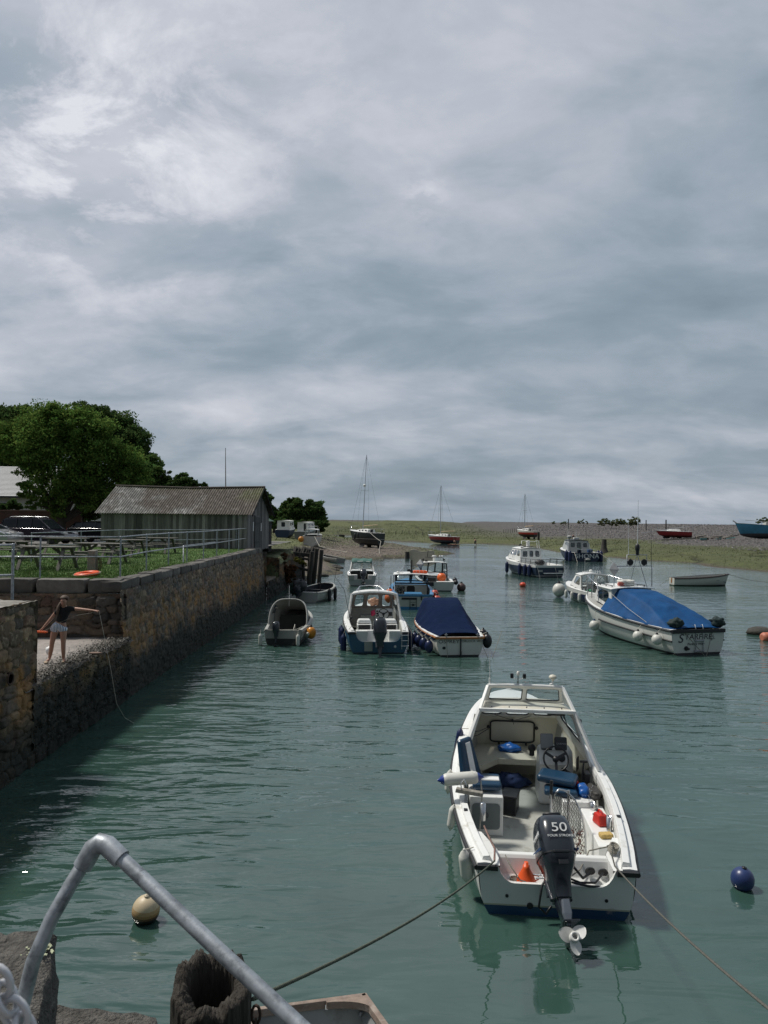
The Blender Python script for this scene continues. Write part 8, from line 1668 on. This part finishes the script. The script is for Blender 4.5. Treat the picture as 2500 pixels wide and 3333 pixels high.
# tender by the bank
c = P(1072, 1828, 0); boat('grey_tender', 'upturned edge grey tender drawn up by the green bank beyond the piles', (c.x+1.5, c.y-2.3, .05), rad(34), Hull(4.2, 1.6, .45, .7, .15, tr=.75, rake=.4, e0=.5), M('tender_grey', (.22, .22, .21), .6, v=.15), greyw, M('dark_interior', (0, 0, 0)), td=.95, fl=.1, gw=.08)
mb = MB(); a = W2(T, (.8, 0, 1.1)); c2 = P(1174, 1812, Y=97); mb.tube([a, P(1040, 1778, Y=105), P(1085, 1790, Y=102), P(1130, 1797, Y=100), (c2.x, c2.y, .3)], .035, 5); tag(mb.build('mooring_line', ropew), 'long pale rope lying over the gravel from the small white day boat', 'rope')
mb = MB(); a = P(1205, 1735, Y=111); mb.tube([a, P(1225, 1752, Y=109), P(1240, 1762, Y=107), P(1234, 1790, Y=104), (P(1236, 1806, Y=97).x, 97, .3)], .03, 5); tag(mb.build('stern_line', ropew), 'pale rope hanging from the stern of the dark green yacht', 'rope')
# stumps and stakes
for i, (px_, py_, h_, r_, Y, lab) in enumerate([(1966, 1782, 2.0, .38, 112, 'stout dark stone stump on the marsh right of the dark workboat'), (1753, 1744, 1.8, .28, 168, 'dark post right of the small red yacht'), (1292, 1754, 1.1, .22, 170, 'short dark stake on the marsh between the two larger yachts'), (1113, 1722, 1.6, .5, 210, 'dark sign board on two legs on the far marsh left of the dark green yacht'), (2103, 1708, 3.0, .14, 210, 'tall thin post on the shingle ridge right of the scrub'), (2168, 1706, 3.4, .16, 190, 'tall dark post behind the red keelboat'), (1850, 1713, 3.2, .16, 240, 'thin post on the shingle left of the dark workboat masts')]):
    x = P(px_, py_, Y=Y).x; mb = MB(); g_ = gz(x, Y)
    if i == 0: mb.tube([(0, 0, -.3), (0, 0, .3), (0, 0, .8), (.05, 0, h_)], [.95, .6, .42, .34], 9)
    elif i == 3: mb.box((0, 0, h_), (1.6, .1, 1.0)); mb.tube([(-.6, 0, 0), (-.6, 0, h_)], .08, 5); mb.tube([(.6, 0, 0), (.6, 0, h_)], .08, 5)
    else: mb.tube([(0, 0, -.3), (0, 0, h_)], r_, 7)
    tag(mb.build('sign_board' if i == 3 else ('stump' if i == 0 else 'post'), oldw, loc=(x, Y, g_)), lab, 'sign' if i == 3 else ('stump' if i == 0 else 'post'))
first = None
for i in range(26):
    px_ = 1090+i*22 if i < 14 else 1640+(i-14)*7
    Y = 215+8*math.sin(i*1.3) if i < 14 else 215; x = P(px_, 1725, Y=Y).x
    if first is None: mb = MB(); mb.tube([(0, 0, -.2), (0, 0, 1.15)], .07, 5); o = first = mb.build('fence_stake', oldw)
    else: o = first.copy(); COL.objects.link(o)
    o.location = (x, Y, gz(x, Y)); tag(o, 'thin dark stake in the broken fence line across the far marsh', 'fence stake', 'fence stakes across the far marsh')

# 15. dinghy at the bottom of the picture ------------------------------------------------------------
dg = thing('wooden_rimmed_dinghy', 'grey dinghy with a worn wooden gunwale cut off by the bottom edge', 'dinghy', (0, 6.5, 0))
gwood = M('worn_gunwale_wood', (.25, .19, .155), .75, v=.35, vs=9, bump=.6, bs=50, bd=.006, stretch=(1, 1, 1), dirt=(.36, .32, .28), dsc=8, dth=.5)
zg = .42; A_ = P(790, 3296, zg); B_ = P(1190, 3243, zg); C_ = P(1262, 3345, zg); dirr = (C_-B_).normalized(); C_ = B_+dirr*3.2; D_ = A_+dirr*3.2+Vector((-.1, 0, 0)); tocen = lambda p, w: p
def off_(a, b_, d): e = (b_-a).normalized(); n_ = Vector((e.y, -e.x, 0)); return n_*d
mb = MB(); w_ = .045; n1_ = off_(A_, B_, w_/2); n2_ = off_(B_, C_, w_/2)
mb.bar(A_+n1_, B_+n1_, w_, .075); mb.bar(B_+n2_, C_+n2_, w_+.012, .075); mb.bar(D_-n2_, A_-n2_, w_+.012, .075)
o = rel(mb.build('gunwale', gwood, None, .006), dg)
mb = MB(); e1 = (A_-B_).normalized(); e2_ = dirr; kn = [B_+e1*.40+e2_*.03, B_+e1*.03+e2_*.03, B_+e1*.03+e2_*.24]; arc = [B_+e1*(.40-.36*math.sin(a)**1.1)+e2_*(.07+.17*(1-math.cos(a))) for a in [i*pi/2/7 for i in range(8)]]
pl_ = [kn[0], kn[1], kn[2]]+arc[::-1]; n = len(pl_); vs = [p+Vector((0, 0, .036)) for p in pl_]+[p-Vector((0, 0, .03)) for p in pl_]; mb.add(vs, [tuple(range(n)), tuple(range(2*n-1, n-1, -1))]+[(i, n+i, n+(i+1) % n, (i+1) % n) for i in range(n)]); rel(mb.build('corner_knee', gwood, None), dg)
mb = MB(); dz = Vector((0, 0, -.36)); ins_ = (e1*.06+e2_*.06); q0_, q1_, q2_, q3_ = A_-e1*.02, B_, C_, D_
mb.add([q0_, q1_, q2_, q3_, q0_+dz-e1*.12+e2_*.08, q1_+dz+ins_*2, q2_+dz+e1*.1, q3_+dz-e1*.1], [(0, 1, 5, 4), (1, 2, 6, 5), (3, 0, 4, 7), (4, 5, 6, 7)])
mb.add([q0_+dz*.3-e2_*.01, q1_-e2_*.01, q1_+dz*1.3+ins_, q0_+dz*1.3], [(3, 2, 1, 0)]); o = rel(mb.build('hull', M('grey_dinghy_paint', (.26, .28, .28), .5, v=.08, vs=3, dirt=(.17, .17, .15), dsc=4), None), dg); o.modifiers.new('s', 'SOLIDIFY').thickness = .015
mb = MB(); c = P(1092, 3330, .12); mb.box((c.x, c.y-.02, .14), (.14, .12, .05)); rel(mb.build('floor_block', alu, None, .005), dg)
mb = MB(); a = P(1150, 3345, .10); b_ = P(1178, 3292, .34); mb.tube([a, b_], [.022, .014], 8); rel(mb.build('rowlock_handle', galv, None), dg)
mb = MB(); a = P(1065, 3258, zg); mb.box((a.x-.0, a.y-.055, zg-.02), (.03, .012, .05)); rel(mb.build('bracket', steel, None, .003), dg)

# ------------------------------------------------------------------ people
def skin(name, verts, edges, mat, parent=None, sub=2, smooth=True, root=0):
    me = bpy.data.meshes.new(name); me.from_pydata([v[0] for v in verts], edges, []); o = bpy.data.objects.new(name, me); COL.objects.link(o)
    md = o.modifiers.new('skin', 'SKIN'); md.use_smooth_shade = True
    lay = me.skin_vertices[0] if me.skin_vertices else None
    if lay is None:
        bm = bmesh.new(); bm.from_mesh(me); bm.verts.layers.skin.verify(); bm.to_mesh(me); bm.free(); lay = me.skin_vertices[0]
    for i, v in enumerate(verts): r = v[1]; lay.data[i].radius = r if isinstance(r, tuple) else (r, r); lay.data[i].use_root = (i == root)
    sb = o.modifiers.new('sub', 'SUBSURF'); sb.levels = sub; sb.render_levels = sub
    me.materials.append(mat)
    if parent: o.parent = parent
    return o
skinm = M('skin', (.42, .23, .165), .55, v=.06, vs=8, bump=.05)
gl_ = thing('person', 'girl in black t-shirt and striped shorts holding a crab line on the landing', 'person')
gp_ = P(205, 2150, 1.68); gl_.location = (gp_.x, 16.75, 1.67)
# local frame: x right, y away from the camera, z up ; she faces the camera, slightly to the right, head bowed
V_ = []; E_ = []
def jv(p, r, par=None): V_.append((p, r)); (E_.append((par, len(V_)-1)) if par is not None else None); return len(V_)-1
pel = jv((.0, 0, .85), (.115, .085)); wst = jv((.05, 0, .97), .075, pel); chs = jv((.095, -.01, 1.11), .082, wst); shc = jv((.115, -.03, 1.225), .07, chs); nk = jv((.125, -.07, 1.30), .042, shc)
hd0 = jv((.135, -.105, 1.345), .055, nk); hd1 = jv((.14, -.12, 1.41), (.074, .084), hd0); hd2 = jv((.138, -.105, 1.465), (.066, .076), hd1)
sR = jv((-.02, -.02, 1.21), .046, shc); eR = jv((-.20, -.04, .97), .036, sR); wR = jv((-.33, -.08, .80), .023, eR); hR = jv((-.375, -.09, .755), (.034, .018), wR)
sL = jv((.27, -.04, 1.24), .046, shc); eL = jv((.56, -.09, 1.225), .036, sL); wL = jv((.83, -.14, 1.21), .022, eL); hL = jv((.90, -.155, 1.205), (.032, .018), wL)
hpR = jv((-.09, 0, .79), .092, pel); kR = jv((-.15, -.02, .45), .054, hpR); cR = jv((-.18, .01, .30), .052, kR); aR = jv((-.22, .02, .085), .033, cR); fR = jv((-.245, -.06, .035), (.042, .026), aR); tR = jv((-.26, -.13, .025), (.036, .018), fR)
hpL = jv((.095, 0, .79), .092, pel); kL = jv((.11, -.03, .45), .054, hpL); cL = jv((.10, .0, .30), .052, kL); aL = jv((.10, .02, .085), .033, cL); fL = jv((.15, -.02, .035), (.042, .026), aL); tL = jv((.235, -.05, .025), (.036, .018), fL)
for base, dirx, fing in ((hR, -1, [((-.030, -.02, -.02), (-.038, .0, -.055)), ((-.020, -.005, -.035), (-.018, .01, -.068)), ((-.005, .0, -.04), (.0, .01, -.070)), ((.012, .0, -.035), (.02, .01, -.058))]), (hL, 1, [((.035, -.016, .004), (.068, -.018, -.004)), ((.038, -.005, .004), (.074, -.006, -.006)), ((.036, .007, .002), (.070, .008, -.010)), ((.030, .017, -.002), (.058, .018, -.014))])):
    bp_ = Vector(V_[base][0])
    for a, b_ in fing: i1 = jv(tuple(bp_+Vector(a)), .0095, base); jv(tuple(bp_+Vector(b_)), .008, i1)
    th_ = jv(tuple(bp_+Vector((.02*dirx if dirx > 0 else .025, -.024, -.012))), .010, base); jv(tuple(bp_+Vector((.045*dirx if dirx > 0 else .035, -.03, -.028))), .009, th_)
skin('body', V_, E_, skinm, gl_)
tsh = [((.035, 0, .905), .128), ((.055, 0, .99), .116), ((.09, -.02, 1.11), .128), ((.11, -.03, 1.20), .105), ((-.01, -.02, 1.20), .064), ((-.085, -.03, 1.10), .056), ((.26, -.04, 1.235), .066), ((.40, -.065, 1.225), .056), ((.122, -.055, 1.26), .060)]
skin('t_shirt', tsh, [(0, 1), (1, 2), (2, 3), (3, 4), (4, 5), (3, 6), (6, 7), (3, 8)], M('black_cotton', (.010, .010, .013), .9, v=.2, bump=.4, bs=12, bd=.02), gl_)
stripe = bpy.data.materials.new('striped_cotton'); stripe.use_nodes = True; t = stripe.node_tree; bb = t.nodes['Principled BSDF']; bb.inputs['Roughness'].default_value = .9
tcx = N(t, 'ShaderNodeTexCoord'); sx_ = N(t, 'ShaderNodeSeparateXYZ'); t.links.new(tcx.outputs['Object'], sx_.inputs[0])
ang = mathn(t, 'ADD', mathn(t, 'MULTIPLY', sx_.outputs[0], 190.0), mathn(t, 'MULTIPLY', sx_.outputs[1], 30.0)); t.links.new(mixc(t, mathn(t, 'GREATER_THAN', mathn(t, 'SINE', ang), .05), (.15, .23, .40), (.88, .89, .92)), bb.inputs['Base Color'])
sh_ = [((.03, 0, .94), (.125, .100)), ((.0, 0, .87), (.150, .112)), ((-.095, 0, .79), .112), ((-.115, -.01, .685), .116), ((.100, 0, .79), .112), ((.110, -.01, .685), .112)]
skin('shorts', sh_, [(0, 1), (1, 2), (2, 3), (1, 4), (4, 5)], stripe, gl_, root=1)
hairm = M('brown_hair', (.085, .050, .032), .6, v=.3, vs=20, bump=.6, bs=60, bd=.01, stretch=(3, 3, .4))
mb = MB(); hv = Vector((.138, -.088, 1.440))
rings = []
for i in range(13):
    ph = pi*.60*i/12; ring = []
    for j in range(28):
        a = 2*pi*j/28; cut = 1.0 if math.sin(a) > -.35 else .70; p_ = min(ph, pi*.60*cut)
        ring.append(hv+Vector((.096*math.sin(p_)*math.cos(a), .104*math.sin(p_)*math.sin(a)+.012, .092*math.cos(p_)+.012-.30*max(0, 0))))
    rings.append(ring)
mb.loft(rings[1:], True, (True, False), True)
mb.tube([(.105, -.02, 1.41), (.05, -.05, 1.35), (.025, -.12, 1.27), (.03, -.16, 1.17), (.022, -.16, 1.07)], [.05, .042, .038, .030, .008], 10); mb.build('hair', hairm, gl_)
mb = MB()
for s in (-1, 1): mb.ball((.14+s*.028, -.193, 1.412), .008, 8, 6, (1.4, .5, .7))
mb.build('eyes', M('dark_eyes', (.03, .02, .02), .4), gl_); mb = MB(); mb.ball((.14, -.203, 1.388), .011, 8, 6, (.8, 1, 1.3)); mb.build('nose', skinm, gl_); mb = MB(); mb.ball((.14, -.188, 1.360), .013, 8, 6, (1.6, .4, .4)); mb.build('mouth', M('lips', (.30, .10, .09), .5), gl_)
for s in (0, 1):
    p0 = ((-.245, -.065, .012), (.16, -.02, .012))[s]; a = (rad(15), rad(70))[s]
    mb = MB(); mb.T = Matrix.Translation(p0) @ Matrix.Rotation(a, 4, 'Z'); mb.loft([[(-.038, .07, 0), (.038, .07, 0), (.034, .07, .03), (-.034, .07, .03)], [(-.042, 0, 0), (.042, 0, 0), (.036, 0, .035), (-.036, 0, .035)], [(-.044, -.08, 0), (.044, -.08, 0), (.036, -.08, .045), (-.036, -.08, .045)], [(-.025, -.125, 0), (.025, -.125, 0), (.02, -.12, .025), (-.02, -.12, .025)]], True, (True, True), True)
    mb.build('shoe', M('beige_canvas_shoe', (.48, .38, .27), .8, v=.15), gl_, .006)
mb = MB(); mb.tube([(-.312+.027*math.cos(a_), -.075+.022*math.sin(a_), .825+.010*math.cos(a_)) for a_ in [i*2*pi/12 for i in range(13)]], .004, 5, False); mb.build('bracelet', ropew, gl_)
rl = thing('crab_line_reel', 'flat orange crab line winder held in the girl left hand side', 'line reel', gl_.location+Vector((-.365, -.11, .715)), 0); rl['label'] = 'flat bright orange crab line winder held by the girl at hip height'
mb = MB(); mb.box((-.005, -.0, .0), (.24, .07, .045)); mb.box((-.13, 0, .005), (.035, .10, .05)); mb.box((.125, 0, -.005), (.035, .10, .04)); mb.build('frame', M('neon_orange', (.9, .13, .02), .4, v=.05), rl, .012)
mb = MB(); gq = gl_.location; hand = gq+Vector((.965, -.165, 1.19)); e_ = P(437, 2354, 0)
mb.tube([hand, hand.lerp(e_, .30)+Vector((.0, 0, -.42)), hand.lerp(e_, .55)+Vector((-.05, 0, -.66)), hand.lerp(e_, .78)+Vector((-.05, 0, -.42)), e_], .0045, 4); tag(mb.build('crab_line', ropew), 'thin pale crab line from the girl outstretched hand down to the water', 'fishing line')
mb = MB(); mb.tube([hand, gq+Vector((.45, -.16, 1.10)), gq+Vector((.16, -.18, .97)), gq+Vector((-.28, -.14, .74))], .0035, 4); tag(mb.build('slack_line', ropem), 'slack crab line running across the girl waist to the orange winder', 'fishing line')
tag(bag('crumpled_bag', 'small white plastic bag on the landing behind the girl', 'bag', 0, (.14, .12, .17), textw, 3)); c = P(158, 2122, 1.7); COL.objects[-1].location = (c.x, c.y, 1.75)
mb = MB(); c = P(312, 2128, 1.72); mb.lathe([(.06, 0), (.10, .02), (.11, .05), (.06, .06), (.001, .05)], n=14); mb.v = [(x*1.5, y*.7, z) for x, y, z in mb.v]; o = mb.build('flat_stone', M('pink_sandstone', (.22, .15, .12), .9, v=.3), loc=(c.x, c.y, 1.70)); tag(o, 'flat pinkish stone lying on the landing right of the girl', 'stone')
# paddlers by the middle yacht
for i, (px_, py_, lab, bl_) in enumerate([(1478, 1769, 'kneeling paddler in a dark top close behind the red yacht', 'short red paddle board under the left paddler'), (1546, 1772, 'sitting paddler in a dark top on a long pale board, right of the red yacht', 'long pale blue paddle board under the right paddler')]):
    c = P(px_, py_, 0); c.y = 150; c.x = P(px_, py_, Y=150).x
    mb = MB(); Lb = (1.3, 2.9)[i]; rings = [[(x, .38*math.sin(pi*min(max((x/Lb+1)/2, .03), .97))**.5*q, .08+.05*abs(x/Lb)**3+(.0 if z else .08)) for q, z in ((-1, 1), (1, 1), (1, 0), (-1, 0))] for x in [Lb*(k/8.-1) for k in range(17)]]
    mb.loft(rings, True, (True, True), False); tag(mb.build('paddle_board', M(('board_red', 'board_pale')[i], ((.40, .10, .09), (.45, .55, .62))[i], .4), loc=(c.x-.3*i, 150, .0)), bl_, 'paddle board')
    T = thing('person', lab, 'person', (c.x, 150, .16)); h_ = (.0, .25)[i]
    vv = [((0, 0, .14), .17), ((.03, 0, .45), .16), ((.0, 0, .72), .19), ((-.02, 0, .86), .07), ((-.03, 0, 1.02), (.11, .12)), ((.35, -.1, .22), .10), ((.2, -.2, .05), .08), ((.35, .1, .22), .10), ((.2, .2, .05), .08), ((.12, -.22, .68), .07), ((.32, -.22, .5), .05), ((.45, -.1, .42), .045), ((.12, .22, .68), .07), ((.32, .22, .5), .05), ((.45, .1, .42), .045)]
    vv = [((p[0], p[1], p[2]+h_*(p[2] > .4)), r) for p, r in vv]
    skin('body', vv, [(0, 1), (1, 2), (2, 3), (3, 4), (0, 5), (5, 6), (0, 7), (7, 8), (2, 9), (9, 10), (10, 11), (2, 12), (12, 13), (13, 14)], skinm, T, 1)
    skin('wetsuit', [((0, 0, .12), .20), ((.03, 0, .45+h_), .185), ((0, 0, .74+h_), .21), ((.12, -.22, .68+h_), .085), ((.12, .22, .68+h_), .085)], [(0, 1), (1, 2), (2, 3), (2, 4)], M('black_neoprene', (.015, .016, .02), .7), T, 1)
    mb = MB(); mb.ball((-.04, 0, 1.07+h_), .13, 10, 8); mb.build('hair', M('dark_hair', (.02, .015, .012), .7), T)
    mb = MB(); mb.tube([(.2, -.5, .1), (.5, .5, .95)], .03, 5); tag(mb.build('paddle', blackp, loc=(c.x, 150, .16+h_*.5)), ['paddle held by the kneeling paddler', 'paddle held by the sitting paddler'][i], 'paddle')
# walker on the marsh
x = P(1866, 1742, Y=150).x; T = thing('person', 'distant walker in dark clothes standing on the marsh left of the workboat', 'person', (x, 150, gz(x, 150)))
skin('body', [((0, 0, .95), .15), ((0, 0, 1.2), .14), ((0, 0, 1.42), .16), ((0, 0, 1.54), .06), ((0, 0, 1.68), (.09, .10)), ((-.1, 0, .5), .07), ((-.12, 0, .05), .05), ((.1, 0, .5), .07), ((.12, 0, .05), .05), ((-.24, 0, 1.2), .05), ((-.26, .02, .92), .04), ((.24, 0, 1.2), .05), ((.26, .02, .92), .04)], [(0, 1), (1, 2), (2, 3), (3, 4), (0, 5), (5, 6), (0, 7), (7, 8), (2, 9), (9, 10), (2, 11), (11, 12)], skinm, T, 1)
skin('dark_jacket', [((0, 0, .9), .18), ((0, 0, 1.2), .17), ((0, 0, 1.43), .19), ((-.24, 0, 1.2), .065), ((.24, 0, 1.2), .065)], [(0, 1), (1, 2), (2, 3), (2, 4)], M('black_neoprene', (0, 0, 0)), T, 1)
